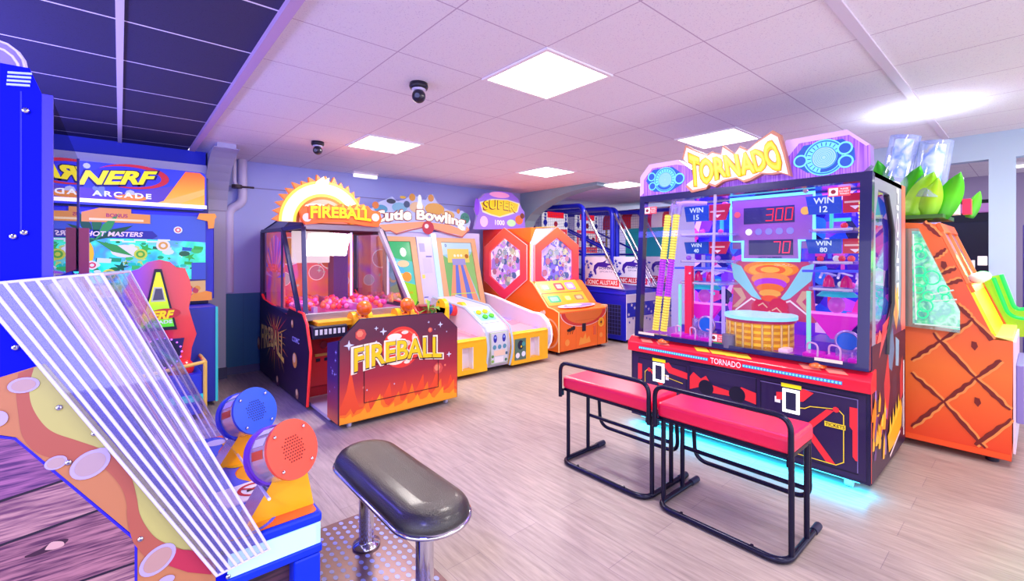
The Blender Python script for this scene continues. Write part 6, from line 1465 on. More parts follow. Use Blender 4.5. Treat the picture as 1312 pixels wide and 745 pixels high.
def emblem(poly, c, r, dots, k):
    a.art(fm, MQ(poly), EB, .003); p = MQ([c])[0]
    a.dot(fm, p[0], p[1], r * .98, M('#2f7ac8', .3, emit=.3), .004, 36)
    for r0, r1, m in ((.94, 1.0, EC), (.60, .86, EC), (.0, .56, M('#b8f0fa', .3, emit=.7))): a.hoop(fm, p[0], p[1], r * r0, r * r1, m, .005, 36)
    for j in range(5): a.hoop(fm, p[0], p[1], r * (.10 + .09 * j), r * (.13 + .09 * j), M('#4aa8d0', .3, emit=.3), .006, 30)
    for j in range(22): 
        q = 2 * PI * j / 22; a.line(fm, [(p[0] + r * .66 * math.cos(q), p[1] + r * .66 * math.sin(q)), (p[0] + r * .80 * math.cos(q), p[1] + r * .80 * math.sin(q))], r * .05, EB, .006)
    a.hoop(fm, p[0], p[1], r * .62, r * .82, EB, .0065, 16, a0=-1.8 if k else -2.6, a1=.3 if k else -.8)
    for (dc, s_) in dots:
        d = MQ([dc])[0]; 
        for r0, r1, m in ((0, 1, EB), (.75, 1.0, EC), (.35, .6, EC)): a.hoop(fm, d[0], d[1], r * s_ * r0, r * s_ * r1, m, .006 + r1 * .0005, 20)
emblem([(828, 232), (837, 218), (862, 214), (876, 224), (874, 236), (860, 245), (838, 246)], (852.5, 230.5), .105, (((835.5, 227), .36), ((836.5, 239), .34), ((871, 229), .44)), 0)
emblem([(1018, 203), (1030, 187), (1080, 178), (1095, 190), (1096, 205), (1085, 213), (1035, 222), (1022, 214)], (1056, 202), .118, (((1026, 207), .36), ((1083, 190), .36), ((1084, 207), .36)), 1)
a.build('emblems', mqo)
# jagged lettering plate
XL = XM - .07; flt = Fr((XL, 0, 0), (0, -1, 0), (0, 0, 1))
pl_ = MQ([(878, 186), (890, 192), (906, 198), (912, 194), (919, 196), (924, 197), (926, 186), (941, 197), (948, 187), (958, 192), (969, 182), (990, 167), (999, 172), (1006, 196), (1013, 226), (1000, 222), (990, 224), (976, 223), (962, 231), (953, 234), (944, 229), (934, 231), (926, 233), (916, 240), (908, 237), (904, 243), (886, 247), (878, 239), (888, 231), (889, 218), (874, 203)], XL)
pt = MB().slab(flt, pl_, -.05, 0, M('#b8705a', .35, emit=.15), M('#c0806a', .35, emit=.2)).build('lettering_plate', t, label='jagged pink-brown plate behind the yellow lettering')
cxp = sum(q[0] for q in pl_) / len(pl_); cyp = sum(q[1] for q in pl_) / len(pl_)
a = MB(); a.art(flt, [(cxp + (q[0] - cxp) * .965, cyp + (q[1] - cyp) * .89) for q in pl_], M('#fff0ec', .35, emit=.3), .002)
lo = [MQ([c], XL)[0] for c in ((884, 243), (905, 237), (930, 228), (958, 226), (982, 219), (1008, 222))]; hi = [MQ([c], XL)[0] for c in ((881, 195), (903, 203), (925, 199), (952, 196), (972, 189), (993, 174))]
ua, ub = lo[0][0], lo[-1][0]
def curve(ks, s):
    x = s * (len(ks) - 1); i = min(int(x), len(ks) - 2); f_ = x - i
    return (ks[i][0] * (1 - f_) + ks[i + 1][0] * f_, ks[i][1] * (1 - f_) + ks[i + 1][1] * f_)
def jw(u, v):
    s = min(1, max(0, u + .5)); r = v + .5; L_ = curve(lo, s); H_ = curve(hi, s)
    return (L_[0] * (1 - r) + H_[0] * r, L_[1] * (1 - r) + H_[1] * r + .006 * math.sin(u * 60) * (1 if r > .5 else -1))
a.text(flt, 'TORNADO', 0, 0, 1.0, M('#a8641c', .35), .004, bold=.085, width=1.0, warp=jw)
a.text(flt, 'TORNADO', 0, 0, .97, M('#ffd000', .3, emit=1.1, ecol='#ffbe00'), .006, bold=.065, width=.985, warp=jw)
a.text(flt, 'TORNADO', 0, 0, .86, M('#ffec5a', .3, emit=1.3, ecol='#ffe440'), .008, bold=.0, width=.955, warp=jw)
a.build('lettering', pt)
# ---- under-glow, casters
MB().box(XT + .06, XT + .075, YR + .06, YL - .05, .05, .068, CYAN).build('underglow_strip', t)
for (x, y) in ((XT + .10, YR + .12), (XT + .10, YL - .12), (XK - .1, YR + .12), (XK - .1, YL - .12)):
    o = MB().cyl((x, y - .02, .035), (x, y + .02, .035), .035, M('#b0d8f0', .3), n=20).build('caster', t); MB().box(x - .02, x + .02, y - .028, y + .028, .055, .072, CHROME).build('caster_plate', o)
area('underglow', (XT + .03, 1.48, .066), .10, 1.6, 9, '#10c8ff')
area('cabinet_lamp', (3.8, 1.48, zT - .05), .5, 1.3, 8, '#a880ff')
# ================================================================ dart-gun arcade cabinet in the left bay
yN = 5.60
t = thing('dart_gun_machine', (0, 5.6, 0), 'wide dart gun arcade cabinet with orange and blue lit marquee under the blue beam', 'arcade machine')
fN = Fr((0, yN, 0), (1, 0, 0), (0, 0, 1))
def PN(l, y=yN): return [(p.x, p.z) for p in (at(a_, b_, y=y) for a_, b_ in l)]
NB = M('#2a2fb8', .35); xl, xr = -.72, .74
MB().box(xl, xr - .04, 5.66, 6.05, .04, 2.25, M('#1d1f7a', .4)).build('cabinet', t, bevel=.01)
mz0, mz1 = 1.905, 2.295
outl = rounded(xl, .675, mz0, mz1, .05)
ms = MB().slab(fN, outl, -.25, 0, M('#2c2a90', .35), M('#3a45c8', .3, emit=.35)); mo = ms.build('marquee', t)
a = MB()
E6 = lambda c, s_=.75: M(c, .3, emit=s_)
a.art(fN, [(.30, mz0 + .03), (.66, mz0 + .03), (.66, mz1 - .05), (.62, mz1 - .01), (.50, mz1 - .01)], ramp_mat('sunset_print', 'z', mz0, mz1, [(0, '#ffb040'), (.45, '#ff9a2a'), (1, '#f4602a')], .3, emit=.7), .002)
a.art(fN, [(.22, mz0 + .03), (.40, mz0 + .03), (.66, mz0 + .16), (.66, mz0 + .22)], E6('#ffd070', .7), .003)
a.art(fN, [(xl + .02, mz0 + .03), (.30, mz0 + .03), (.42, mz1 - .16), (.05, mz1 - .26), (xl + .02, mz1 - .20)], E6('#7a5ae0', .4), .0015)
rr = random.Random(12)
for i in range(26): a.dot(fN, rr.uniform(-.5, .22), rr.uniform(mz0 + .1, mz1 - .04), rr.uniform(.012, .04), E6(rr.choice(['#c8d0f4', '#8aa0f0', '#e8ecff']), .5), .0022 + .00005 * i, 8)
a.line(fN, [(xl + .02, mz0 + .04), (.66, mz0 + .035)], .035, M('#fff0f8', .3, emit=1.6, ecol='#ffe8f8'), .004)
c = at(153, 228, y=yN); cx, cz = c.x, c.z
a.dot(fN, cx + .10, cz + .02, .27, E6('#e8304a', .6), .005, 32, .115); a.dot(fN, cx + .06, cz + .015, .25, E6('#3a3ac0', .3), .0056, 32, .095)
it = lambda u, v: (u, v + .10 * u)
a.text(fN, 'NERF', cx, cz - .005, .155, M('#1c1450', .3), .0065, bold=.07, shear=.3, width=.60, warp=it); a.text(fN, 'NERF', cx, cz, .128, E6('#ffea1c', 1.0), .008, bold=.045, shear=.3, width=.56, warp=it)
c = at(150, 249.5, y=yN); a.text(fN, '3 0 A  ARCADE' if False else 'ARCADE', c.x + .04, c.z, .05, E6('#ffffff', 1.0), .008, bold=.03, width=.42, spacing=1.3)
c2 = at(168, 236, y=yN); a.dot(fN, c2.x, mz0 + .085, .12, E6('#ff9a3a', .7), .0045, 16, .03)
a.build('artwork', mo)
# screen
sz0, sz1 = 1.06, 1.84
so = MB().box(xl, xr, 5.58, 5.66, sz0 - .06, sz1 + .04, NB).build('screen_frame', t, bevel=.01)
fS = Fr((0, 5.578, 0), (1, 0, 0), (0, 0, 1)); a = MB(); u0, u1 = xl + .05, .665
a.art(fS, [(u0, sz0), (u1, sz0), (u1, sz1), (u0, sz1)], cells_mat('jungle_screen', ['#2a3ac8', '#18a8b0', '#20d08a', '#3ae0b8', '#4a8af0', '#18b070', '#7ae8d8'], 3.2, (1, 1, 1), .2, emit=.75, noise=True), .0)
a.art(fS, [(u0, sz1 - .20), (u1, sz1 - .26), (u1, sz1), (u0, sz1)], E6('#4a6ae8', .5), .001); a.art(fS, [(u0, sz0), (u1, sz0), (u1, sz0 + .13), (u0, sz0 + .11)], E6('#f0c080', .6), .001); a.art(fS, [(u0, sz0 + .1), (u1, sz0 + .13), (u1, sz0 + .15), (u0, sz0 + .12)], E6('#3a2a6a', .3), .0015)
rq = random.Random(31)
for i in range(90):
    u = rq.uniform(u0 + .03, u1 - .03); v = rq.uniform(sz0 + .16, sz1 - .27); r = rq.uniform(.012, .05); c = rq.choice(['#0f8a3a', '#2ac84a', '#10b070', '#18d8c0', '#7af0e0', '#1c58c8', '#e8fff0', '#0a6a4a', '#48d86a', '#d8f08a'])
    if i % 3 == 0: a.star(fS, u, v, r * 1.3, E6(c, .6), .0016, k=5, inner=.35, rot=rq.random() * 3)
    elif i % 3 == 1: a.dot(fS, u, v, r, E6(c, .6), .0016, 9, r * .6)
    else: a.art(fS, [(u - r, v - r * .4), (u + r, v - r * .5), (u + r * 1.1, v + r * .3), (u - r * .9, v + r * .5)], E6(c, .6), .0016)
for i in range(40): a.dot(fS, rq.uniform(u0 + .03, u1 - .03), rq.uniform(sz0 + .02, sz0 + .09), rq.uniform(.01, .035), E6(rq.choice(['#e8503a', '#f4f0e8', '#8a5ad0', '#f0a03a', '#c83a5a']), .6), .0018, 8)
# leaves, banana, signs, targets
def Lf(c, L, q, w_, col, wv):
    p = at(c[0], c[1], y=5.578); d = (math.cos(q), math.sin(q)); n = (-d[1], d[0])
    wv += .004
    a.art(fS, [(p.x, p.z), (p.x + d[0] * L * .5 + n[0] * w_, p.z + d[1] * L * .5 + n[1] * w_), (p.x + d[0] * L, p.z + d[1] * L), (p.x + d[0] * L * .5 - n[0] * w_, p.z + d[1] * L * .5 - n[1] * w_)], E6(col, .55), wv)
for k, q in enumerate((2.9, 2.5, 2.0, 1.5, 1.0, .5, -2.8, -.5, 3.3)): Lf((122, 308), .30, q, .035, ['#1e7a3a', '#3ab04a', '#145a34'][k % 3], .002 + .0002 * k)
p = at(106, 325, y=5.578); a.dot(fS, p.x, p.z, .075, E6('#ffcc1c', .7), .005, 16, .13)
p = at(160, 322, y=5.578); a.dot(fS, p.x, p.z, .10, E6('#f4f0ff', .7), .005, 12, .06)
for (q, r, c1, c2_) in (((209, 315), .055, '#f4ecdc', '#e8a84a'), ((180, 326), .05, '#d8e04a', '#58b83a'), ((228, 295), .035, '#f4f4ff', '#e84a5a'), ((140, 352), .05, '#e8e05a', '#3a9a4a'), ((118, 340), .04, '#f0f0ff', '#e83a4a')):
    p = at(q[0], q[1], y=5.578)
    for k in range(3): a.dot(fS, p.x, p.z, r * (1 - .32 * k), E6(c1 if k % 2 == 0 else c2_, .7), .006 + .0006 * k, 16)
p = at(256, 348, y=5.578); a.art(fS, [(p.x - .07, p.z - .08), (p.x + .05, p.z - .08), (p.x + .05, p.z + .09), (p.x - .07, p.z + .09)], E6('#3a5ae0', .5), .005)
p = at(142, 300, y=5.578)
a.art(fS, [(p.x - .30, p.z - .012), (p.x - .26, p.z + .035), (p.x + .30, p.z + .035), (p.x + .34, p.z - .012), (p.x + .30, p.z - .04), (p.x - .26, p.z - .04)], E6('#2a2aa8', .5), .006); a.text(fS, 'HOT MASTERS', p.x + .03, p.z, .045, E6('#f4d8e8', .8), .007, bold=.03, shear=.2, width=.40)
p = at(150, 280, y=5.578); a.art(fS, [(p.x - .24, p.z - .04), (p.x + .24, p.z - .04), (p.x + .24, p.z + .045), (p.x + .10, p.z + .05), (p.x + .10, p.z + .09), (p.x - .12, p.z + .09), (p.x - .24, p.z + .045)], E6('#f4a04a', .7), .006)
a.text(fS, 'BONUS', p.x, p.z + .025, .035, E6('#c83a6a', .5), .007, bold=.03); a.line(fS, [(p.x - .18, p.z - .015), (p.x + .18, p.z - .015)], .02, E6('#ffe0a8', .8), .007)
for k in range(5): p = at(150 + 15 * k, 308 + 2 * (k % 2), y=5.578); a.line(fS, [(p.x - .04, p.z), (p.x + .04, p.z)], .015, E6('#e8f8ff', .7), .005)
a.build('screen', so)
GUNO = M('#ffa43a', .35, emit=.15)
for (c, fl) in (((266, 280), 1), ((256, 379), -1)):
    p = at(c[0], c[1], y=5.56); f = Fr((p.x, 5.575, p.z), (1, 0, 0), (0, 0, 1))
    pts = [(-.09, -.01), (-.07, .045), (.06, .05), (.075, .02), (.06, -.005), (.05, -.10), (.005, -.105), (0, -.03)]
    if fl < 0: pts = [(-.12, -.05), (-.06, .02), (.0, .03), (.06, .045), (.10, .03), (.10, -.05)]
    MB().slab(f, pts, 0, .04, GUNO).build('gun_badge', t, bevel=.008)
MB().box(-.14, .72, 5.2, 5.66, .04, .95, M('#2236b8', .35)).build('lower_cabinet', t, bevel=.01)
MB().box(.70, .72, 5.19, 5.22, .04, .95, M('#38c8e0', .3, emit=.6)).build('edge_light', t)
# gun pod: red and purple carapace with lime window, dark speaker
yP = 4.95; fP_ = Fr((0, yP, 0), (1, 0, 0), (0, 0, 1))
def PP(l): return [(p.x, p.z) for p in (at(a_, b_, y=yP) for a_, b_ in l)]
car = PP([(158, 358), (170, 347), (178, 345), (190, 336), (205, 333), (218, 336), (226, 343), (237, 344), (243, 358), (246, 374), (242, 395), (247, 412), (252, 428), (246, 445), (243, 470), (225, 490), (196, 490), (178, 455), (160, 400), (156, 372)])
RP = ramp_mat('red_purple_shell', 'x', at(160, 400, y=yP).x, at(240, 400, y=yP).x, [(0, '#7a1ad8'), (.35, '#b01aa0'), (.6, '#e01c48'), (1, '#f42a34')], .22, coat=.6)
pod = MB().slab(fP_, car, -.22, .0, RP).build('gun_pod', t, bevel=.03, seg=4, label='red and purple gun pod shell')
cxp = sum(q[0] for q in car) / len(car)
a = MB()
a.slab(fP_, PP([(198, 345), (207, 345), (227, 422), (176, 425), (190, 380)]), 0, .02, M('#1c1030', .3)); o = a.build('window_bezel', pod, bevel=.006)
a = MB(); LIME = ramp_mat('lime_panel', 'z', at(200, 422, y=yP).z, at(200, 348, y=yP).z, [(0, '#38c82a'), (.4, '#a8e020'), (.7, '#ffe81c'), (1, '#b8e81c')], .25, emit=.6)
a.art(fP_, PP([(200, 349), (205, 349), (223, 418), (179, 421), (192, 382)]), LIME, .023)
a.art(fP_, PP([(197, 368), (208, 368), (212, 386), (193, 387)]), M('#e8f0d8', .3, emit=.4), .024); a.art(fP_, PP([(199, 370), (207, 370), (210, 384), (195.5, 385)]), M('#5a5a68', .35), .025)
p = at(202, 404, y=yP); a.dot(fP_, p.x + .05, p.z + .01, .11, M('#e8304a', .3, emit=.4), .025, 20, .045); a.text(fP_, 'NERF', p.x, p.z, .075, M('#ffe81c', .3, emit=.7), .027, bold=.05, shear=.3, width=.23); a.text(fP_, 'ARCADE', p.x, p.z - .06, .028, WHITE, .027, bold=.02, width=.2)
a.build('window_print', o)
sp_ = MB().slab(fP_, PP([(186, 437), (236, 433), (226, 476), (200, 484), (190, 462)]), 0, .02, M('#24125a', .3)).build('speaker', pod, bevel=.006)
p = at(206, 453, y=yP); a = MB()
for r, m in ((.13, '#140c3a'), (.09, '#241a6a'), (.05, '#3a2a9a')): a.dot(fP_, p.x, p.z, r, M(m, .35), .021 + (.14 - r) * .02, 26)
a.build('cone', sp_)
for k in range(18):
    q = 2 * PI * k / 18; MB().ball(fP_.p(p.x + .145 * math.cos(q), p.z + .13 * math.sin(q), .024), .008, M('#d88aff', .2, emit=2.0, ecol='#c060ff'), (1, 1, 1), 8, 6).build('light', sp_)
p = at(234, 476, y=yP); bz = MB().ball((p.x - .01, yP + .03, p.z + .02), .10, M('#f0282e', .25, coat=.4), (1, .8, .9)).build('button_knob', pod)
MB().cyl((p.x - .01, yP - .06, p.z + .02), (p.x - .01, yP - .035, p.z + .02), .025, M('#ff8a1c', .3, emit=.6), n=18).build('button', bz)
# plinth with yellow edge frame
MB().box(.10, .56, 4.86, 5.2, .04, .40, M('#2a3ad0', .35)).build('plinth', t, bevel=.01)
for p_, q_ in (((.575, 4.85, .03), (.575, 4.85, .50)), ((.12, 4.85, .44), (.575, 4.85, .50)), ((.575, 4.85, .50), (.575, 5.19, .50))): MB().tube([p_, q_], .016, M('#f4c85a', .35), 8).build('yellow_rail', t)
MB().box(.2, .56, 4.845, 4.858, .16, .22, M('#30c8e0', .3, emit=.7)).build('light_strip', t)
# ================================================================ orange pineapple-skin coin machine on the right
XO, XP = 4.57, 5.45
t = thing('coin_game_machine', (5.0, .45, 0), 'orange pineapple-skin coin machine with green leaves and lime ramp at the right edge', 'arcade machine')
fO = Fr((XO, 0, 0), (0, -1, 0), (0, 0, 1))
def PO(l): return [(-p.y, p.z) for p in (at(a_, b_, x=XO) for a_, b_ in l)]
pro = PO([(1198, 287), (1272, 431), (1298, 438), (1296, 586)])
side = [(-1.02, .05), (-1.02, 1.735), pro[0], pro[1], pro[2], (pro[3][0], .05)]
SKIN = ramp_mat('pineapple_skin', 'z', .05, 1.7, [(0, '#f0401c'), (.35, '#f8782a'), (.65, '#ee5a38'), (1, '#f0702a')], .4)
OR2 = M('#ff6a28', .4)
body = MB().slab(fO, side, -(XP - XO), 0, OR2, SKIN).build('body', t, bevel=.006)
a = MB(); GR = M('#7a1f1c', .45); GL_ = M('#f89a50', .4)
inside = lambda u, v: (v > .10 and u > -1.0 and u < -.125 and (v < pro[1][1] - .02 if u > pro[1][0] else v < 1.70) and (u < pro[0][0] + (1.73 - v) / (1.73 - pro[1][1]) * (pro[1][0] - pro[0][0]) - .015))
def groove(p, q, w0=.022):
    """a wavy dark groove clipped to the side panel"""
    n = 22; P = [(p[0] + (q[0] - p[0]) * k / n + .0025 * math.sin(k * 1.1 + p[0] * 9), p[1] + (q[1] - p[1]) * k / n + .0025 * math.cos(k * .9)) for k in range(n + 1)]
    d = Vector((q[0] - p[0], q[1] - p[1])).normalized(); nx, ny = -d.y, d.x
    ks = [k for k in range(n + 1) if inside(*P[k])]
    if len(ks) < 3: return
    for off, wf, m, w_ in ((.014, .5, GL_, .003), (0, .5, GR, .004)):
        up, dn = [], []
        for k in ks:
            ww = w0 * wf * (.35 + .65 * math.sin(PI * k / n) + .08 * math.sin(k * 1.3))
            up.append((P[k][0] + nx * (ww + off), P[k][1] + ny * (ww + off))); dn.append((P[k][0] - nx * (ww - off), P[k][1] - ny * (ww - off)))
        a.art(fO, up + dn[::-1], m, w_)
grid = [[(1246, 410), (1205, 437), (1167, 462)], [(1290, 456), (1250, 485), (1209, 515), (1167, 547)], [(1296, 537), (1240, 577), (1225, 590)], [(1226, 390), (1246, 410), (1293, 459)], [(1195, 427), (1250, 485), (1296, 528)], [(1167, 478), (1209, 515), (1262, 575)],
        [(1182, 284), (1205, 304)], [(1213, 318), (1196, 331)], [(1212, 365), (1238, 357)], [(1204, 352), (1228, 343)]]
for l in grid:
    L_ = PO(l)
    for A, B in zip(L_, L_[1:]): groove(A, B, .026)
for c in ((1209, 340), (1248, 443), (1252, 515)):
    p = PO([c])[0]
    if inside(*p): a.art(fO, [(p[0] - .012, p[1] + .03), (p[0] + .012, p[1] + .025), (p[0] + .02, p[1] - .005), (p[0] + .004, p[1] - .035), (p[0] - .014, p[1] - .01)], GR, .0045)
a.art(fO, [(-1.0, .055), (pro[3][0] - .003, .055), (pro[3][0] - .003, .095), (-1.0, .095)], M('#ff5a24', .4), .003)
a.build('skin_print', body)
# front: upper ladder frame with glass, lime ramp, tray
d_ = Vector((0, -(pro[1][0] - pro[0][0]), pro[1][1] - pro[0][1])); o_ = Vector((XO, -pro[0][0], pro[0][1]))
fF = Fr(o_, (1, 0, 0), -d_); Lf_ = d_.length; Wf = XP - XO
MB().slab(fF, [(.03, -Lf_ + .02), (Wf - .03, -Lf_ + .02), (Wf - .03, -.03), (.03, -.03)], .0, .004, cells_mat('purple_playfield', ['#b07a8a', '#8a5a7a', '#c89aa8', '#9a6a90'], 4, (1, 1, 1), .3)).build('playfield', t)
for u in (.026, Wf * .48, Wf - .03): MB().slab(fF, [(u - .02, -Lf_ * .58), (u + .02, -Lf_ * .58), (u + .02, 0), (u - .02, 0)], .002, .022, M('#f8824a', .35)).build('ladder_rail', t, bevel=.004)
for v in (0.0, -Lf_ * .55): MB().slab(fF, [(.004, v - .07), (Wf, v - .07), (Wf, v - .001), (.004, v - .001)], .003, .026, M('#ff6a28', .35)).build('ladder_rung', t, bevel=.004)
for u in (.14, .34, .62): MB().ball(fF.p(u, -Lf_ * .53, .06), .05, M('#f0ecd8', .4), (1, 1, .8), 14, 8).build('block', t)
LIMEM = M('#c8e81c', .3, emit=.25)
v0, v1 = -Lf_ * .56, -Lf_
rp = MB().slab(fF, [(.006, v1), (Wf, v1), (Wf, v0), (.006, v0)], -.03, .018, LIMEM).build('lime_ramp', t, label='lime green ramp')
NEO = M('#1cff5a', .25, emit=1.8, ecol='#10f04a')
# far side guard: a lime sheet standing out in front of the slope, with an orange stripe and two green neon tubes
fG = Fr((XP, 0, 0), (0, -1, 0), (0, 0, 1))
def PX5(l): return [(-p.y, p.z) for p in (at(a_, b_, x=XP) for a_, b_ in l)]
gd = MB().slab(fG, PX5([(1238, 360), (1283, 352), (1301, 398), (1325, 394), (1330, 432), (1272, 432)]), -.012, 0, M('#c4e81c', .3, emit=.4)).build('lime_guard', t, label='lime green guard sheet on the far side')
MB().slab(fG, PX5([(1250, 360), (1258, 358), (1292, 420), (1284, 424)]), .001, .006, M('#ff5a1c', .3, emit=.5)).build('orange_stripe', gd)
for l in ([(1283, 352), (1301, 398), (1325, 394)], [(1273, 356), (1293, 406), (1325, 410)]):
    MB().tube(bend([fG.p(u, v, .012) for u, v in PX5(l)], .08), .014, NEO, 10).build('neon_tube', gd, label='glowing green tube')
tray = MB().box(XO + .0, XP, -pro[2][0] - .0, -pro[1][0] + .02, pro[1][1] - .03, pro[1][1] + .0, M('#e8e07a', .3, emit=.15)).build('console_top', t, bevel=.006)
MB().box(XO + .02, XP, -pro[2][0] - .012, -pro[2][0], .10, pro[1][1] - .03, M('#e0d8ee', .35)).build('front_panel', t)
MB().box(XO + .06, XP - .2, -pro[2][0] - .05, -pro[2][0] - .012, .30, .70, M('#8a7ab8', .35)).build('ticket_unit', t, bevel=.008)
# clear side guard with neon drawings
gz = PO([(1166, 293), (1178, 293), (1231, 398), (1231, 426), (1167, 417)]); gz[0] = (-.72, gz[0][1]); gz[-1] = (-.72, gz[-1][1])
gs = MB().slab(Fr((XO - .06, 0, 0), (0, -1, 0), (0, 0, 1)), gz, -.04, 0, clear_mat('side_acrylic', '#e8fff4', .10, .04, .10, '#c8e8e8')).build('side_guard', t, label='clear side guard with green neon drawings')
fg_ = Fr((XO - .055, 0, 0), (0, -1, 0), (0, 0, 1)); NG = M('#3affb0', .25, emit=1.1, ecol='#28f09a')
def PGd(l): return [(-p.y, p.z) for p in (at(a_, b_, x=XO - .055) for a_, b_ in l)]
for c, r in (((1176, 318), .030), ((1180, 327), .028), ((1178, 348), .034), ((1180, 360), .04), ((1177, 370), .03), ((1194, 356), .045), ((1190, 380), .03), ((1209, 372), .03), ((1212, 382), .022), ((1186, 392), .04), ((1182, 402), .03)):
    p = PGd([c])[0]; MB().tube([fg_.p(p[0] + r * math.cos(2 * PI * k / 18), p[1] + r * 1.1 * math.sin(2 * PI * k / 18), .004) for k in range(18)], .005, NG, 6, closed=True).build('neon_loop', gs)
for l in ([(1170, 300), (1174, 410)], [(1192, 378), (1222, 372)], [(1195, 386), (1226, 384)], [(1172, 415), (1230, 420)]):
    MB().tube([fg_.p(u, v, .004) for u, v in PGd(l)], .006, M('#e8fff8', .2, emit=.6), 6).build('white_edge', gs)
MB().art(fg_, PGd([(1167, 296), (1177, 296), (1229, 400), (1229, 424), (1168, 415)]), cells_mat('mint_print', ['#28c898', '#58e8c0', '#c8f8e8', '#38a8b8', '#48e0a0', '#e8f4f0', '#20b080', '#8ab8c8'], 9, (1, 1, 1), .25, emit=.7, noise=True), -.045).build('mint_backing', gs)
# leaf crown
def leaf(base, tip, w_, bow, col, nm='leaf'):
    base = Vector(base); tip = Vector(tip); d = tip - base; s = d.cross(Vector((1, .2, 0))).normalized(); nn = s.cross(d).normalized(); V = []; n = 10
    for k in range(n + 1):
        q = k / n; c = base + d * q + nn * bow * math.sin(PI * q); ww = w_ * math.sin(PI * min(1, .18 + .82 * q)) ** .8 if k < n else 0.001
        V += [c - s * ww + nn * (-.01), c + nn * .018, c + s * ww + nn * (-.01), c - nn * .02]
    F = []
    for k in range(n):
        for j in range(4): F.append((4 * k + j, 4 * k + (j + 1) % 4, 4 * k + 4 + (j + 1) % 4, 4 * k + 4 + j))
    F += [(0, 3, 2, 1), (4 * n, 4 * n + 1, 4 * n + 2, 4 * n + 3)]
    MB().add(V, F, col, True).build(nm, t)
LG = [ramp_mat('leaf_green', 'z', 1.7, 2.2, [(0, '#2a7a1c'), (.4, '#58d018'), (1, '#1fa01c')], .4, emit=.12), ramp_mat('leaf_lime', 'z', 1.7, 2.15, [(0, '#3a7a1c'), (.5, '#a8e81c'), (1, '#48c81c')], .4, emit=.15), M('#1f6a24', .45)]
zb_ = 1.73
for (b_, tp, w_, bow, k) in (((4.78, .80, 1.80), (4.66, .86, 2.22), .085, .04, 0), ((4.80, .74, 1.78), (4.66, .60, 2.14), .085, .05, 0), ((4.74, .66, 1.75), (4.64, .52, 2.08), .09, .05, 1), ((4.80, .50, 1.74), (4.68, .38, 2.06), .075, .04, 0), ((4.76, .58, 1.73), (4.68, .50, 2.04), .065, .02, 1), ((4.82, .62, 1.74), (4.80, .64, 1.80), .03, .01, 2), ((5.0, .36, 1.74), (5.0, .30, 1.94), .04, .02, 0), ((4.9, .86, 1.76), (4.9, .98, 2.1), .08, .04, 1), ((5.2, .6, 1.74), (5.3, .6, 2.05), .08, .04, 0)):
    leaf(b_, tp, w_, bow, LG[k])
cr = MB().prism([(4.66, .95), (5.3, .95), (5.3, .47), (4.66, .47)], 'z', zb_, zb_ + .03, M('#2f6a24', .45)).build('crown_base', t, bevel=.006)
AC = clear_mat('lit_acrylic', '#f0f4ff', .10, .04, .20, '#c0d0ff'); PIC = cells_mat('sky_picture', ['#4a7ae0', '#a8c8f8', '#e8f0ff', '#5a90f0', '#d8d0a8', '#8ab0f4'], 5, (1, 1, 1), .25, emit=.55, noise=True)
for (p0, p1, r) in (((4.76, .79, 1.95), (4.76, .70, 2.40), .095), ((4.80, .575, 1.90), (4.80, .525, 2.33), .10)):
    o = MB().cyl(p0, p1, r, AC, r1=r * 1.02, n=28).build('lamp_cylinder', t, label='clear lit cylinder on the leaf crown')
    q0 = Vector(p0); q1 = Vector(p1); dd = q1 - q0
    MB().cyl(q0 + dd * .30, q1 - dd * .06, r * .62, PIC, n=20).build('picture_sleeve', o)
    MB().ball(q0 + dd * .12, r * .6, M('#fff4e0', .3, emit=1.6, ecol='#fff0dc'), (1, 1, .8), 16, 10).build('bulb', o)
MB().box(4.86, 4.96, .40, .50, zb_ + .03, zb_ + .16, M('#e8e4f4', .3)).build('white_box', t, bevel=.006); MB().cyl((4.9, .42, zb_ + .1), (4.94, .40, zb_ + .32), .018, M('#e8e8f4', .25), n=10).build('lamp_stem', t); MB().box(4.9, 4.98, .34, .39, zb_ + .03, zb_ + .15, M('#d81c48', .3, emit=.2)).build('red_box', t, bevel=.004)
for (x, y) in ((XO + .1, .22), (XO + .1, .92), (XP - .1, .22), (XP - .1, .92)): MB().cyl((x, y, 0), (x, y, .055), .035, DARK, n=12).build('foot', t)
area('green_neon_light', (5.25, .30, 1.35), .3, .5, 5, '#30ff70', (0, math.radians(60), 0))
area('crown_light', (4.85, .62, 2.42), .3, .3, 3, '#e0ecff', (PI, 0, 0))

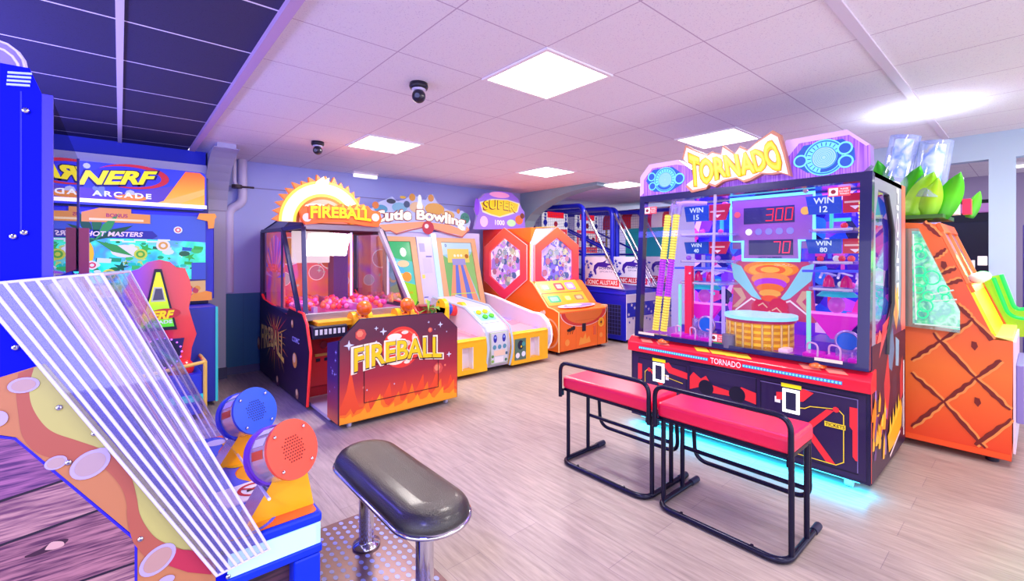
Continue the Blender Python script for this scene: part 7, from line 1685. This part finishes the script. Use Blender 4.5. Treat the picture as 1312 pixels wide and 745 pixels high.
# ================================================================ beyond the openings of the right wall
t = thing('dark_cabinet', (7.4, .62, 0), 'tall dark cabinet with lit purple strip standing behind the right wall opening', 'cabinet')
MB().box(7.2, 7.75, .30, 1.25, 0.0, 1.92, M('#23233c', .4)).build('body', t, bevel=.01)
MB().box(7.19, 7.2, .36, .74, 1.0 - .9, 1.82, M('#2e2e4c', .35)).build('door', t, bevel=.004); MB().box(7.19, 7.2, .80, 1.2, 1.0 - .9, 1.82, M('#2e2e4c', .35)).build('door', t, bevel=.004)
MB().box(7.18, 7.75, .30, 1.25, 1.93, 2.02, M('#d8a8e8', .3, emit=.5, ecol='#e090f0')).build('light_strip', t); MB().box(7.17, 7.76, .29, 1.26, 2.02, 2.06, M('#1c1c30', .4)).build('top', t)
t = thing('vending_machine', (7.0, -.35, 0), 'purple lit prize cabinet glimpsed at the extreme right edge behind the pale post', 'cabinet')
MB().box(6.75, 7.5, -.6, .11, 0, 1.75, M('#5a48b0', .35)).build('body', t, bevel=.01)
MB().box(6.73, 6.75, -.55, .06, .75, 1.6, M('#e8e0ff', .25, emit=.8, ecol='#e0d8ff')).build('window', t); MB().box(6.73, 6.75, -.55, .06, .3, .62, M('#e84a6a', .3, emit=.3)).build('front_panel', t, bevel=.006)
for k in range(6): MB().box(6.72, 6.745, .065, .10, .5 + .2 * k, .62 + .2 * k, M('#8a78e0', .3, emit=.4)).build('side_light', t)
for x, y in ((7.6, .9), (8.6, -.3)):
    t = thing('strip_light', (x, y, CEIL), 'white strip light on the ceiling of the next room, ' + ('nearer the pale post' if x < 8 else 'far one'), 'ceiling light')
    MB().box(x - .08, x + .08, y - .55, y + .55, CEIL - .03, CEIL, WHITE).build('housing', t); MB().box(x - .07, x + .07, y - .54, y + .54, CEIL - .05, CEIL - .03, M('#ffffff', .3, emit=3)).build('tube', t)
# white socket box on the post
t = thing('socket_box', (XR - .02, .335, 1.38), 'small white box on a pipe beside the pale post', 'socket box')
MB().box(XR - .05, XR - .001, .325, .39, 1.35, 1.44, WHITE).build('box', t, bevel=.006); MB().cyl((XR - .03, .42, .95), (XR - .03, .42, 1.40), .014, WHITE, n=10).build('pipe', t)
